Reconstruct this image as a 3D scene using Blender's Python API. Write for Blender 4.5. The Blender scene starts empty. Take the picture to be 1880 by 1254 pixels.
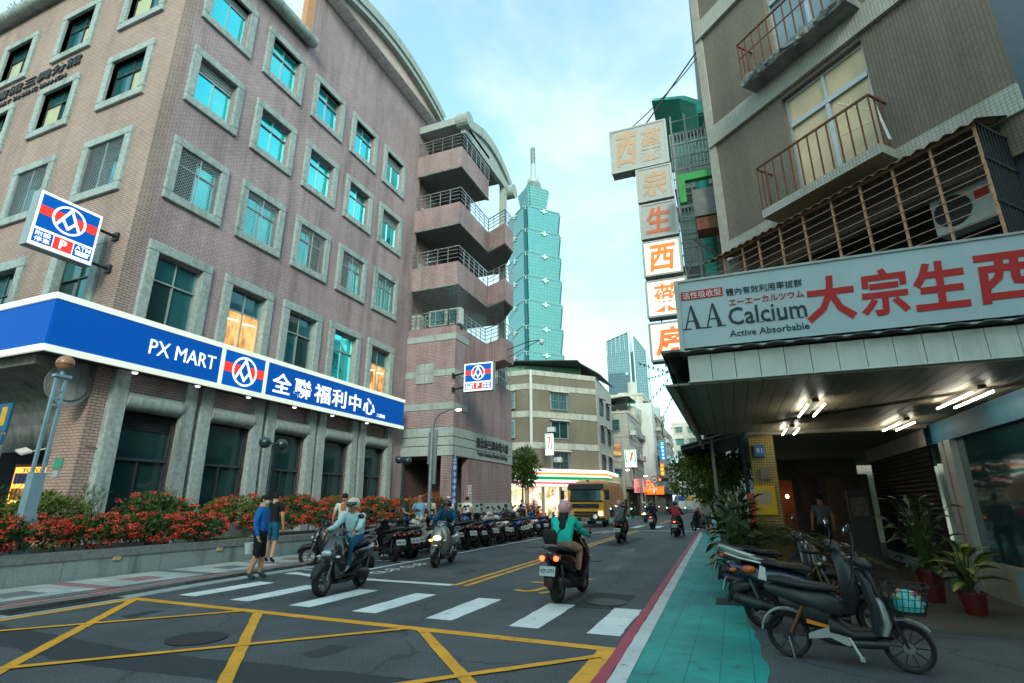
import bpy, bmesh, math, random
from mathutils import Vector, Matrix, Euler
random.seed(7)
sc = bpy.context.scene
COL = sc.collection
R = math.radians
PI = math.pi

# ---------------------------------------------------------------- camera
cam_d = bpy.data.cameras.new('camera')
cam = bpy.data.objects.new('camera', cam_d)
COL.objects.link(cam)
cam_d.sensor_width = 36.0
cam_d.lens = 36.0 * 965.0 / 1880.0
cam_d.clip_start = 0.05
cam_d.clip_end = 5000
cam.location = (0, 0, 1.55)
cam.rotation_euler = (R(90) + math.atan(296 / 965), 0, R(22.0))
sc.camera = cam

# ---------------------------------------------------------------- world / sky
SUN_EL, SUN_AZ = R(26), R(153)      # azimuth clockwise from +Y : the low veiled sun stands behind the camera
world = bpy.data.worlds.new('World')
sc.world = world
world.use_nodes = True
wn = world.node_tree.nodes
wl = world.node_tree.links
wn.clear()
w_out = wn.new('ShaderNodeOutputWorld')
w_bg = wn.new('ShaderNodeBackground')
sky = wn.new('ShaderNodeTexSky')
sky.sky_type = 'NISHITA'
sky.sun_disc = False
sky.sun_elevation = SUN_EL
sky.sun_rotation = SUN_AZ
sky.air_density = 1.1
sky.dust_density = 1.4
sky.ozone_density = 1.0
tc = wn.new('ShaderNodeTexCoord')
sep = wn.new('ShaderNodeSeparateXYZ')
wl.new(tc.outputs['Generated'], sep.inputs[0])
zz = wn.new('ShaderNodeMath'); zz.operation = 'MAXIMUM'; zz.inputs[1].default_value = 0.0
wl.new(sep.outputs[2], zz.inputs[0])
za = wn.new('ShaderNodeMath'); za.operation = 'ADD'; za.inputs[1].default_value = 0.42
wl.new(zz.outputs[0], za.inputs[0])
cmb = wn.new('ShaderNodeCombineXYZ')
for k in (0, 1):
    dv = wn.new('ShaderNodeMath'); dv.operation = 'DIVIDE'
    wl.new(sep.outputs[k], dv.inputs[0]); wl.new(za.outputs[0], dv.inputs[1])
    wl.new(dv.outputs[0], cmb.inputs[k])
cmb.inputs[2].default_value = 3.7
nz = wn.new('ShaderNodeTexNoise')
nz.inputs['Scale'].default_value = 1.9
nz.inputs['Detail'].default_value = 7.0
nz.inputs['Roughness'].default_value = 0.56
nz.inputs['Distortion'].default_value = 0.35
wl.new(cmb.outputs[0], nz.inputs['Vector'])
rmp = wn.new('ShaderNodeMapRange')
rmp.inputs['From Min'].default_value = 0.40
rmp.inputs['From Max'].default_value = 0.66
rmp.interpolation_type = 'SMOOTHSTEP'
rmp.inputs['To Min'].default_value = 0.22
rmp.inputs['To Max'].default_value = 0.95
wl.new(nz.outputs[0], rmp.inputs['Value'])
tint = wn.new('ShaderNodeMix'); tint.data_type = 'RGBA'; tint.blend_type = 'MULTIPLY'
tint.inputs[0].default_value = 1.0
tint.inputs[7].default_value = (1.7, 2.7, 2.2, 1)
wl.new(sky.outputs[0], tint.inputs[6])
mixc = wn.new('ShaderNodeMix'); mixc.data_type = 'RGBA'
mixc.inputs[7].default_value = (5.2, 6.0, 6.3, 1)
hz = wn.new('ShaderNodeMapRange')          # veil of cloud thickens towards the horizon all round
hz.inputs['From Min'].default_value = 0.0; hz.inputs['From Max'].default_value = 0.55
hz.inputs['To Min'].default_value = 0.9; hz.inputs['To Max'].default_value = 0.0
wl.new(zz.outputs[0], hz.inputs['Value'])
mxx = wn.new('ShaderNodeMath'); mxx.operation = 'MAXIMUM'
wl.new(rmp.outputs[0], mxx.inputs[0]); wl.new(hz.outputs[0], mxx.inputs[1])
wl.new(mxx.outputs[0], mixc.inputs[0])
wl.new(tint.outputs[2], mixc.inputs[6])
wl.new(mixc.outputs[2], w_bg.inputs['Color'])
w_bg.inputs['Strength'].default_value = 0.105
wl.new(w_bg.outputs[0], w_out.inputs[0])

# ---------------------------------------------------------------- sun (low, veiled by cloud) and exposure
sun_d = bpy.data.lights.new('sun', 'SUN')
sun_d.energy = 1.15
sun_d.angle = R(14)
sun_d.color = (1.0, 0.92, 0.84)
sun = bpy.data.objects.new('sun', sun_d)
COL.objects.link(sun)
sd = Vector((math.sin(SUN_AZ) * math.cos(SUN_EL), math.cos(SUN_AZ) * math.cos(SUN_EL), math.sin(SUN_EL)))
sun.rotation_euler = sd.to_track_quat('Z', 'Y').to_euler()
sun.location = sd * 60
vs = sc.view_settings
vs.view_transform = 'Standard'
vs.look = 'None'
vs.exposure = 0.88
vs.gamma = 1.0
vs.use_curve_mapping = False
cy = sc.cycles
cy.use_denoising = True
cy.max_bounces = 6
cy.diffuse_bounces = 3
cy.glossy_bounces = 4
cy.transmission_bounces = 4
cy.transparent_max_bounces = 6
cy.sample_clamp_indirect = 4.0
cy.caustics_reflective = False
cy.caustics_refractive = False

# ---------------------------------------------------------------- helpers
def link(o, parent=None):
    COL.objects.link(o)
    if parent is not None:
        o.parent = parent
    return o

class G:
    """collects faces; build() links them as ONE mesh object"""
    def __init__(s):
        s.v = []; s.f = []; s.mi = []
    def add(s, vs, fs, m=0):
        b = len(s.v)
        s.v += [tuple(p) for p in vs]
        s.f += [tuple(b + i for i in f) for f in fs]
        s.mi += [m] * len(fs)
        return s
    def box(s, x0, y0, z0, x1, y1, z1, m=0):
        vs = [(x0,y0,z0),(x1,y0,z0),(x1,y1,z0),(x0,y1,z0),(x0,y0,z1),(x1,y0,z1),(x1,y1,z1),(x0,y1,z1)]
        return s.add(vs, [(0,3,2,1),(4,5,6,7),(0,1,5,4),(1,2,6,5),(2,3,7,6),(3,0,4,7)], m)
    def obox(s, c, h, M=None, m=0):
        """box with centre c, half sizes h, rotated by M"""
        vs = []
        for dz in (-1, 1):
            for dx, dy in ((-1,-1),(1,-1),(1,1),(-1,1)):
                p = Vector((dx*h[0], dy*h[1], dz*h[2]))
                if M is not None: p = M @ p
                vs.append(Vector(c) + p)
        return s.add(vs, [(0,3,2,1),(4,5,6,7),(0,1,5,4),(1,2,6,5),(2,3,7,6),(3,0,4,7)], m)
    def bar(s, p, q, w, h=None, m=0, up=(0,0,1)):
        """rectangular bar from p to q"""
        h = w if h is None else h
        p = Vector(p); q = Vector(q); d = q - p; L = d.length
        if L < 1e-6: return s
        z = d / L; u = Vector(up)
        if abs(z.dot(u)) > .98: u = Vector((1,0,0)) if abs(z.x) < .9 else Vector((0,1,0))
        x = u.cross(z).normalized(); y = z.cross(x)
        M = Matrix((x, y, z)).transposed()
        return s.obox((p+q)/2, (w/2, h/2, L/2), M, m)
    def prism(s, poly, y0, y1, M=None, m=0, cap=True):
        """poly = (x,z) ring extruded along y, then moved by 4x4 M"""
        n = len(poly)
        vs = [Vector((x, y0, z)) for x, z in poly] + [Vector((x, y1, z)) for x, z in poly]
        if M is not None: vs = [M @ v for v in vs]
        fs = [(i, (i+1) % n, n + (i+1) % n, n + i) for i in range(n)]
        if cap: fs += [tuple(range(n))[::-1], tuple(range(n, 2*n))]
        return s.add(vs, fs, m)
    def vprism(s, poly, z0, z1, m=0):
        """poly = (x,y) ring extruded upwards"""
        n = len(poly)
        vs = [(x, y, z0) for x, y in poly] + [(x, y, z1) for x, y in poly]
        fs = [(i, (i+1) % n, n + (i+1) % n, n + i) for i in range(n)] + [tuple(range(n))[::-1], tuple(range(n, 2*n))]
        return s.add(vs, fs, m)
    def tube(s, pts, r, n=8, m=0, cap=True, sx=1.0):
        pts = [Vector(p) for p in pts]; k = len(pts)
        rs = r if isinstance(r, (list, tuple)) else [r] * k
        vs = []; up = None
        for i in range(k):
            d = (pts[min(i+1, k-1)] - pts[max(i-1, 0)]).normalized()
            if up is None:
                up = Vector((0,0,1)) if abs(d.z) < .9 else Vector((1,0,0))
            x = up.cross(d)
            if x.length < 1e-4: x = Vector((1,0,0)).cross(d)
            x.normalize(); y = d.cross(x); up = y
            for j in range(n):
                a = 2*PI*j/n
                vs.append(pts[i] + x*(math.cos(a)*rs[i]*sx) + y*(math.sin(a)*rs[i]))
        fs = [(i*n+j, i*n+(j+1) % n, (i+1)*n+(j+1) % n, (i+1)*n+j) for i in range(k-1) for j in range(n)]
        if cap: fs += [tuple(range(n))[::-1], tuple(range((k-1)*n, k*n))]
        return s.add(vs, fs, m)
    def lathe(s, prof, n=16, c=(0,0,0), M=None, m=0, cap=True):
        """prof = (radius, z) ; spun about z, turned by M (3x3), moved to c"""
        vs = []
        for r_, z in prof:
            for j in range(n):
                a = 2*PI*j/n
                p = Vector((r_*math.cos(a), r_*math.sin(a), z))
                if M is not None: p = M @ p
                vs.append(p + Vector(c))
        k = len(prof)
        fs = [(i*n+j, i*n+(j+1) % n, (i+1)*n+(j+1) % n, (i+1)*n+j) for i in range(k-1) for j in range(n)]
        if cap: fs += [tuple(range(n))[::-1], tuple(range((k-1)*n, k*n))]
        return s.add(vs, fs, m)
    def ell(s, c, r, n=12, k=8, M=None, m=0, z0=-1.0):
        """ellipsoid (from z0 of -1..1 upwards)"""
        a0 = math.asin(z0)
        prof = []
        for i in range(k+1):
            a = a0 + (PI/2 - a0) * i / k
            prof.append((max(math.cos(a), 1e-3), math.sin(a)))
        vs = []
        for r_, z in prof:
            for j in range(n):
                t = 2*PI*j/n
                p = Vector((r_*math.cos(t)*r[0], r_*math.sin(t)*r[1], z*r[2]))
                if M is not None: p = M @ p
                vs.append(p + Vector(c))
        fs = [(i*n+j, i*n+(j+1) % n, (i+1)*n+(j+1) % n, (i+1)*n+j) for i in range(k) for j in range(n)]
        fs += [tuple(range(n))[::-1], tuple(range(k*n, (k+1)*n))]
        return s.add(vs, fs, m)
    def loft(s, rings, m=0, cap=True):
        n = len(rings[0]); b = []
        for rg in rings: b += list(rg)
        fs = [(i*n+j, i*n+(j+1) % n, (i+1)*n+(j+1) % n, (i+1)*n+j) for i in range(len(rings)-1) for j in range(n)]
        if cap: fs += [tuple(range(n))[::-1], tuple(range((len(rings)-1)*n, len(rings)*n))]
        return s.add(b, fs, m)
    def quad(s, a, b, c, d, m=0):
        return s.add([a,b,c,d], [(0,1,2,3)], m)
    def mesh(s, name, mats, smooth=False, fix=True):
        me = bpy.data.meshes.new(name)
        me.from_pydata(s.v, [], s.f)
        if not isinstance(mats, (list, tuple)): mats = [mats]
        for mt in mats: me.materials.append(mt)
        if len(mats) > 1: me.polygons.foreach_set('material_index', s.mi)
        if fix:
            bm = bmesh.new(); bm.from_mesh(me)
            bmesh.ops.recalc_face_normals(bm, faces=bm.faces)
            bm.to_mesh(me); bm.free()
        if smooth:
            me.polygons.foreach_set('use_smooth', [True]*len(me.polygons))
            try: me.set_sharp_from_angle(angle=R(smooth if smooth > 1 else 40))
            except Exception: pass
        me.update()
        return me
    def build(s, name, mats, parent=None, smooth=False, fix=True):
        o = bpy.data.objects.new(name, s.mesh(name, mats, smooth, fix))
        return link(o, parent)

def inst(name, me, parent=None, loc=(0,0,0), rot=(0,0,0), scale=None):
    o = bpy.data.objects.new(name, me)
    o.location = loc; o.rotation_euler = rot
    if scale is not None: o.scale = scale
    return link(o, parent)

def tag(o, label, cat, group=None):
    o['label'] = label; o['category'] = cat
    if group: o['group'] = group
    return o

def thing(name, label, cat, loc=(0,0,0), rz=0, group=None):
    o = bpy.data.objects.new(name, None)
    o.empty_display_size = .2
    o.location = loc; o.rotation_euler = (0, 0, rz)
    link(o)
    return tag(o, label, cat, group)

def struct(o):
    o['kind'] = 'structure'
    return o

def stuff(o):
    o['kind'] = 'stuff'
    return o

def dup(root, loc=None, rot=None, label=None, scale=None):
    def cp(o, par):
        c = o.copy(); COL.objects.link(c)
        if par is not None: c.parent = par
        for ch in o.children: cp(ch, c)
        return c
    r = cp(root, None)
    if loc is not None: r.location = loc
    if rot is not None: r.rotation_euler = rot
    if scale is not None: r.scale = (scale, scale, scale)
    if label: r['label'] = label
    return r

# ---------------------------------------------------------------- text
_tmp = bpy.data.scenes.new('workbench_scratch')      # scratch scene: keeps evaluation of one object cheap; removed at the end
def eval_mesh(o):
    _tmp.collection.objects.link(o)
    with bpy.context.temp_override(scene=_tmp, view_layer=_tmp.view_layers[0]):
        dg = bpy.context.evaluated_depsgraph_get(); dg.update()
        return bpy.data.meshes.new_from_object(o.evaluated_get(dg), depsgraph=dg)
_tc = {}
def text_mesh(txt, mat, bold=0.0, depth=0.004, res=2):
    """text as mesh in its x-y plane, origin at centre of the bounding box, height 1 for the box"""
    cu = bpy.data.curves.new('lettering', 'FONT')
    cu.body = txt; cu.size = 1.0; cu.extrude = depth; cu.offset = bold; cu.resolution_u = res
    cu.fill_mode = 'BOTH'
    o = bpy.data.objects.new('tmp', cu)
    me = eval_mesh(o)
    bpy.data.objects.remove(o); bpy.data.curves.remove(cu)
    xs = [v.co.x for v in me.vertices]; ys = [v.co.y for v in me.vertices]
    cx, cy_ = (min(xs)+max(xs))/2, (min(ys)+max(ys))/2
    for v in me.vertices: v.co.x -= cx; v.co.y -= cy_
    w, h = max(xs)-min(xs), max(ys)-min(ys)
    me.materials.clear(); me.materials.append(mat)
    return me, w, h

def put_text(txt, mat, parent, c, w=None, h=None, right=(1,0,0), up=(0,0,1), bold=0.0, name='lettering', depth=.004, shear=0.0):
    """lay text centred at c on the plane spanned by right/up, stretched to w x h"""
    me, mw, mh = text_mesh(txt, mat, bold, depth)
    sx = (w/mw) if w else (h/mh)
    sy = (h/mh) if h else (w/mw)
    x = Vector(right).normalized(); y = Vector(up).normalized(); z = x.cross(y)
    M = Matrix((x*sx, y*sy, z)).transposed()
    for v in me.vertices:
        p = v.co.copy(); p.x += shear*p.y
        v.co = M @ p
    o = bpy.data.objects.new(name, me); o.location = c
    return link(o, parent)

# ---------------------------------------------------------------- materials (procedural)
MATS = {}
def srgb(r, g, b):
    f = lambda c: (c/255/12.92) if c/255 <= .04045 else ((c/255+.055)/1.055)**2.4
    return (f(r), f(g), f(b))

def new_mat(name):
    m = bpy.data.materials.new(name); m.use_nodes = True
    nt = m.node_tree
    return m, nt.nodes, nt.links, nt.nodes['Principled BSDF']

def N(nodes, t, **kw):
    n = nodes.new(t)
    for k, v in kw.items(): setattr(n, k, v)
    return n

def mat(name, col, rough=.6, metal=0.0, var=.18, scale=6.0, bump=.0, bscale=60.0, spec=.4, stain=0.0, streak=False, emit=None, estr=0.0, coat=0.0, dirt=(.35,.33,.30)):
    """noise-varied principled paint; stain adds darker blotches of a shape of their own"""
    if name in MATS: return MATS[name]
    m, nd, lk, b = new_mat(name)
    b.inputs['Roughness'].default_value = rough
    b.inputs['Metallic'].default_value = metal
    b.inputs['Specular IOR Level'].default_value = spec
    if coat: b.inputs['Coat Weight'].default_value = coat; b.inputs['Coat Roughness'].default_value = .08
    tcn = N(nd, 'ShaderNodeTexCoord'); geo = N(nd, 'ShaderNodeNewGeometry')
    src = geo.outputs['Position']
    n1 = N(nd, 'ShaderNodeTexNoise'); n1.inputs['Scale'].default_value = scale; n1.inputs['Detail'].default_value = 5
    lk.new(src, n1.inputs['Vector'])
    mr = N(nd, 'ShaderNodeMapRange'); mr.inputs['From Min'].default_value = .3; mr.inputs['From Max'].default_value = .7
    mr.inputs['To Min'].default_value = 1-var; mr.inputs['To Max'].default_value = 1+var
    lk.new(n1.outputs[0], mr.inputs['Value'])
    mx = N(nd, 'ShaderNodeMix', data_type='RGBA', blend_type='MULTIPLY'); mx.inputs[0].default_value = 1
    mx.inputs[6].default_value = (*col, 1)
    lk.new(mr.outputs[0], mx.inputs[7])
    out = mx.outputs[2]
    if stain > 0:
        n2 = N(nd, 'ShaderNodeTexNoise'); n2.inputs['Scale'].default_value = .9; n2.inputs['Detail'].default_value = 8; n2.inputs['Roughness'].default_value = .65
        mp = N(nd, 'ShaderNodeMapping')
        mp.inputs['Scale'].default_value = (2.2, 2.2, .28) if streak else (1, 1, 1)
        lk.new(src, mp.inputs['Vector']); lk.new(mp.outputs[0], n2.inputs['Vector'])
        r2 = N(nd, 'ShaderNodeMapRange'); r2.inputs['From Min'].default_value = .5; r2.inputs['From Max'].default_value = .72
        r2.inputs['To Max'].default_value = stain
        lk.new(n2.outputs[0], r2.inputs['Value'])
        m2 = N(nd, 'ShaderNodeMix', data_type='RGBA', blend_type='MULTIPLY')
        m2.inputs[7].default_value = (*dirt, 1)
        lk.new(r2.outputs[0], m2.inputs[0]); lk.new(out, m2.inputs[6]); out = m2.outputs[2]
    lk.new(out, b.inputs['Base Color'])
    rr = N(nd, 'ShaderNodeMapRange'); rr.inputs['To Min'].default_value = max(.02, rough-.12); rr.inputs['To Max'].default_value = min(1, rough+.12)
    lk.new(n1.outputs[0], rr.inputs['Value']); lk.new(rr.outputs[0], b.inputs['Roughness'])
    if bump:
        nb = N(nd, 'ShaderNodeTexNoise'); nb.inputs['Scale'].default_value = bscale; nb.inputs['Detail'].default_value = 4
        lk.new(src, nb.inputs['Vector'])
        bp = N(nd, 'ShaderNodeBump'); bp.inputs['Strength'].default_value = bump; bp.inputs['Distance'].default_value = .01
        lk.new(nb.outputs[0], bp.inputs['Height']); lk.new(bp.outputs[0], b.inputs['Normal'])
    if emit:
        b.inputs['Emission Color'].default_value = (*emit, 1); b.inputs['Emission Strength'].default_value = estr
    MATS[name] = m
    return m

def lit(name, col, estr=1.0):
    """a lamp, backlit sign face or screen"""
    if name in MATS: return MATS[name]
    m, nd, lk, b = new_mat(name)
    b.inputs['Base Color'].default_value = (*col, 1)
    b.inputs['Roughness'].default_value = .6; b.inputs['Specular IOR Level'].default_value = .15
    b.inputs['Emission Color'].default_value = (*col, 1)
    b.inputs['Emission Strength'].default_value = estr
    MATS[name] = m
    return m

def brick_mat(name, c1, c2, mortar, bw, bh, ms=.012, off=.5, rough=.75, bump=.5, stain=.5, sun=0, dirt=(.42,.40,.40), axis='wall'):
    """brick / mosaic tile coursing on upright walls, in world metres"""
    m, nd, lk, b = new_mat(name)
    b.inputs['Roughness'].default_value = rough
    geo = N(nd, 'ShaderNodeNewGeometry')
    sp = N(nd, 'ShaderNodeSeparateXYZ'); lk.new(geo.outputs['Position'], sp.inputs[0])
    cb = N(nd, 'ShaderNodeCombineXYZ')
    if axis == 'wall':
        ad = N(nd, 'ShaderNodeMath', operation='ADD'); lk.new(sp.outputs[0], ad.inputs[0]); lk.new(sp.outputs[1], ad.inputs[1])
        lk.new(ad.outputs[0], cb.inputs[0]); lk.new(sp.outputs[2], cb.inputs[1])
    elif axis == 'diag':     # wall running along (sin47,-cos47)
        vm = N(nd, 'ShaderNodeVectorMath', operation='DOT_PRODUCT'); vm.inputs[1].default_value = (math.sin(R(47)), -math.cos(R(47)), 0)
        lk.new(geo.outputs['Position'], vm.inputs[0])
        lk.new(vm.outputs['Value'], cb.inputs[0]); lk.new(sp.outputs[2], cb.inputs[1])
    else:
        lk.new(sp.outputs[0], cb.inputs[0]); lk.new(sp.outputs[1], cb.inputs[1])
    bt = N(nd, 'ShaderNodeTexBrick'); bt.offset = off
    bt.inputs['Scale'].default_value = 1.0
    bt.inputs['Brick Width'].default_value = bw; bt.inputs['Row Height'].default_value = bh
    bt.inputs['Mortar Size'].default_value = ms; bt.inputs['Mortar Smooth'].default_value = .2
    bt.inputs['Color1'].default_value = (*c1, 1); bt.inputs['Color2'].default_value = (*c2, 1); bt.inputs['Mortar'].default_value = (*mortar, 1)
    lk.new(cb.outputs[0], bt.inputs['Vector'])
    n2 = N(nd, 'ShaderNodeTexNoise'); n2.inputs['Scale'].default_value = .8; n2.inputs['Detail'].default_value = 8; n2.inputs['Roughness'].default_value = .62
    mp = N(nd, 'ShaderNodeMapping'); mp.inputs['Scale'].default_value = (1.6, 1.6, .22)
    lk.new(geo.outputs['Position'], mp.inputs['Vector']); lk.new(mp.outputs[0], n2.inputs['Vector'])
    r2 = N(nd, 'ShaderNodeMapRange'); r2.inputs['From Min'].default_value = .46; r2.inputs['From Max'].default_value = .74; r2.inputs['To Max'].default_value = stain
    lk.new(n2.outputs[0], r2.inputs['Value'])
    m2 = N(nd, 'ShaderNodeMix', data_type='RGBA', blend_type='MULTIPLY'); m2.inputs[7].default_value = (*dirt, 1)
    lk.new(r2.outputs[0], m2.inputs[0]); lk.new(bt.outputs['Color'], m2.inputs[6])
    n3 = N(nd, 'ShaderNodeTexNoise'); n3.inputs['Scale'].default_value = .35; n3.inputs['Detail'].default_value = 4
    lk.new(geo.outputs['Position'], n3.inputs['Vector'])
    r3 = N(nd, 'ShaderNodeMapRange'); r3.inputs['From Min'].default_value = .3; r3.inputs['From Max'].default_value = .7; r3.inputs['To Min'].default_value = .86; r3.inputs['To Max'].default_value = 1.14
    lk.new(n3.outputs[0], r3.inputs['Value'])
    m3 = N(nd, 'ShaderNodeMix', data_type='RGBA', blend_type='MULTIPLY'); m3.inputs[0].default_value = 1
    lk.new(m2.outputs[2], m3.inputs[6]); lk.new(r3.outputs[0], m3.inputs[7])
    lk.new(m3.outputs[2], b.inputs['Base Color'])
    bp = N(nd, 'ShaderNodeBump'); bp.inputs['Strength'].default_value = bump; bp.inputs['Distance'].default_value = .008; bp.invert = True
    lk.new(bt.outputs['Fac'], bp.inputs['Height']); lk.new(bp.outputs[0], b.inputs['Normal'])
    MATS[name] = m
    return m

def glass_mat(name, col, rough=.04, metal=.75, wob=.02):
    """coated window glass: tinted mirror with a slight waviness"""
    m, nd, lk, b = new_mat(name)
    b.inputs['Base Color'].default_value = (*col, 1)
    b.inputs['Metallic'].default_value = metal
    b.inputs['Roughness'].default_value = rough
    b.inputs['Specular IOR Level'].default_value = .6
    geo = N(nd, 'ShaderNodeNewGeometry')
    nb = N(nd, 'ShaderNodeTexNoise'); nb.inputs['Scale'].default_value = 1.3; nb.inputs['Detail'].default_value = 1
    lk.new(geo.outputs['Position'], nb.inputs['Vector'])
    bp = N(nd, 'ShaderNodeBump'); bp.inputs['Strength'].default_value = wob; bp.inputs['Distance'].default_value = .3
    lk.new(nb.outputs[0], bp.inputs['Height']); lk.new(bp.outputs[0], b.inputs['Normal'])
    MATS[name] = m
    return m

BRICK = brick_mat('mauve_brick', srgb(182,160,162), srgb(170,147,150), srgb(118,105,109), .23, .082, .010, bump=.6, stain=.8)
BRICK_D = brick_mat('red_brick', srgb(176,151,152), srgb(164,140,141), srgb(100,84,84), .23, .082, .010, bump=.6, stain=.75)
STONE = mat('washed_stone', srgb(154,166,164), .85, var=.22, scale=9, bump=.5, bscale=70, stain=.75, streak=True, dirt=(.42,.44,.43))
STONE_L = mat('pale_stone', srgb(158,170,166), .85, var=.15, scale=8, bump=.4, bscale=70, stain=.6, streak=True, dirt=(.5,.5,.48))
CONC = mat('stained_concrete', srgb(128,134,132), .9, var=.2, scale=4, bump=.5, bscale=40, stain=.9, streak=True, dirt=(.30,.31,.30))
CONC_L = mat('concrete', srgb(168,170,164), .9, var=.15, scale=3, bump=.3, bscale=40, stain=.6, dirt=(.5,.5,.48))
WHITE = mat('white_paint', (.72,.73,.72), .5, var=.05, scale=3)
OFFW = mat('off_white_panel', srgb(196,196,186), .55, var=.08, scale=3, stain=.5, streak=True, dirt=(.55,.52,.46))
ALU = mat('aluminium', srgb(178,184,184), .4, .6, var=.1)
DALU = mat('dark_window_frame', srgb(70,78,80), .45, .4, var=.1)
STEEL = mat('stainless_rail', srgb(170,176,176), .3, .8, var=.1)
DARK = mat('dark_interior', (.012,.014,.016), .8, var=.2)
BLACKP = mat('black_plastic', (.012,.013,.015), .45, var=.2, scale=20)
RUBBER = mat('tyre_rubber', (.012,.012,.013), .85, var=.2, scale=30)
GLASS = glass_mat('teal_sky_glass', (.10,.78,.84), .04, .85)
GLASS_D = glass_mat('dark_teal_glass', (.03,.16,.18), .05, .45)
GLASS_B = glass_mat('dark_shop_glass', (.014,.050,.054), .05, .15)
TEALP = mat('teal_cycle_paint', srgb(38,160,152), .6, var=.14, scale=1.6, bump=.15, bscale=120, stain=.55, dirt=(.45,.55,.55), spec=.25)
# ================================================================ ROAD AND PAVEMENTS
def asphalt():
    m, nd, lk, b = new_mat('asphalt')
    geo = N(nd, 'ShaderNodeNewGeometry')
    n1 = N(nd, 'ShaderNodeTexNoise'); n1.inputs['Scale'].default_value = 60; n1.inputs['Detail'].default_value = 4
    n2 = N(nd, 'ShaderNodeTexNoise'); n2.inputs['Scale'].default_value = .55; n2.inputs['Detail'].default_value = 7; n2.inputs['Roughness'].default_value = .6
    n3 = N(nd, 'ShaderNodeTexNoise'); n3.inputs['Scale'].default_value = 1.0; n3.inputs['Detail'].default_value = 5
    mp = N(nd, 'ShaderNodeMapping'); mp.inputs['Scale'].default_value = (1.6, .10, 1)   # tyre-polished lanes run along the street
    for n in (n1, n2): lk.new(geo.outputs['Position'], n.inputs['Vector'])
    lk.new(geo.outputs['Position'], mp.inputs['Vector']); lk.new(mp.outputs[0], n3.inputs['Vector'])
    r1 = N(nd, 'ShaderNodeMapRange'); r1.inputs['From Min'].default_value = .32; r1.inputs['From Max'].default_value = .72; r1.inputs['To Min'].default_value = .45; r1.inputs['To Max'].default_value = 1.75
    r2 = N(nd, 'ShaderNodeMapRange'); r2.inputs['From Min'].default_value = .3; r2.inputs['From Max'].default_value = .7; r2.inputs['To Min'].default_value = .72; r2.inputs['To Max'].default_value = 1.25
    r3 = N(nd, 'ShaderNodeMapRange'); r3.inputs['From Min'].default_value = .3; r3.inputs['From Max'].default_value = .7; r3.inputs['To Min'].default_value = .86; r3.inputs['To Max'].default_value = 1.14
    for n, r in ((n1, r1), (n2, r2), (n3, r3)): lk.new(n.outputs[0], r.inputs['Value'])
    a = N(nd, 'ShaderNodeMath', operation='MULTIPLY'); lk.new(r1.outputs[0], a.inputs[0]); lk.new(r2.outputs[0], a.inputs[1])
    c = N(nd, 'ShaderNodeMath', operation='MULTIPLY'); lk.new(a.outputs[0], c.inputs[0]); lk.new(r3.outputs[0], c.inputs[1])
    # hairline cracks
    vo = N(nd, 'ShaderNodeTexVoronoi', feature='DISTANCE_TO_EDGE'); vo.inputs['Scale'].default_value = .42
    wv = N(nd, 'ShaderNodeTexNoise'); wv.inputs['Scale'].default_value = 2.2; wv.inputs['Detail'].default_value = 6
    lk.new(geo.outputs['Position'], wv.inputs['Vector'])
    wm = N(nd, 'ShaderNodeMix', data_type='RGBA', blend_type='ADD'); wm.inputs[0].default_value = .55
    lk.new(geo.outputs['Position'], wm.inputs[6]); lk.new(wv.outputs['Color'], wm.inputs[7]); lk.new(wm.outputs[2], vo.inputs['Vector'])
    rc = N(nd, 'ShaderNodeMapRange'); rc.inputs['From Min'].default_value = .0; rc.inputs['From Max'].default_value = .012; rc.inputs['To Min'].default_value = .55; rc.inputs['To Max'].default_value = 1
    lk.new(vo.outputs['Distance'], rc.inputs['Value'])
    d = N(nd, 'ShaderNodeMath', operation='MULTIPLY'); lk.new(c.outputs[0], d.inputs[0]); lk.new(rc.outputs[0], d.inputs[1])
    mx = N(nd, 'ShaderNodeMix', data_type='RGBA', blend_type='MULTIPLY'); mx.inputs[0].default_value = 1; mx.inputs[6].default_value = (.080, .088, .092, 1)
    lk.new(d.outputs[0], mx.inputs[7]); lk.new(mx.outputs[2], b.inputs['Base Color'])
    b.inputs['Roughness'].default_value = .75; b.inputs['Specular IOR Level'].default_value = .3
    bp = N(nd, 'ShaderNodeBump'); bp.inputs['Strength'].default_value = .5; bp.inputs['Distance'].default_value = .008
    lk.new(n1.outputs[0], bp.inputs['Height']); lk.new(bp.outputs[0], b.inputs['Normal'])
    return m
ASPH = asphalt()

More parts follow.
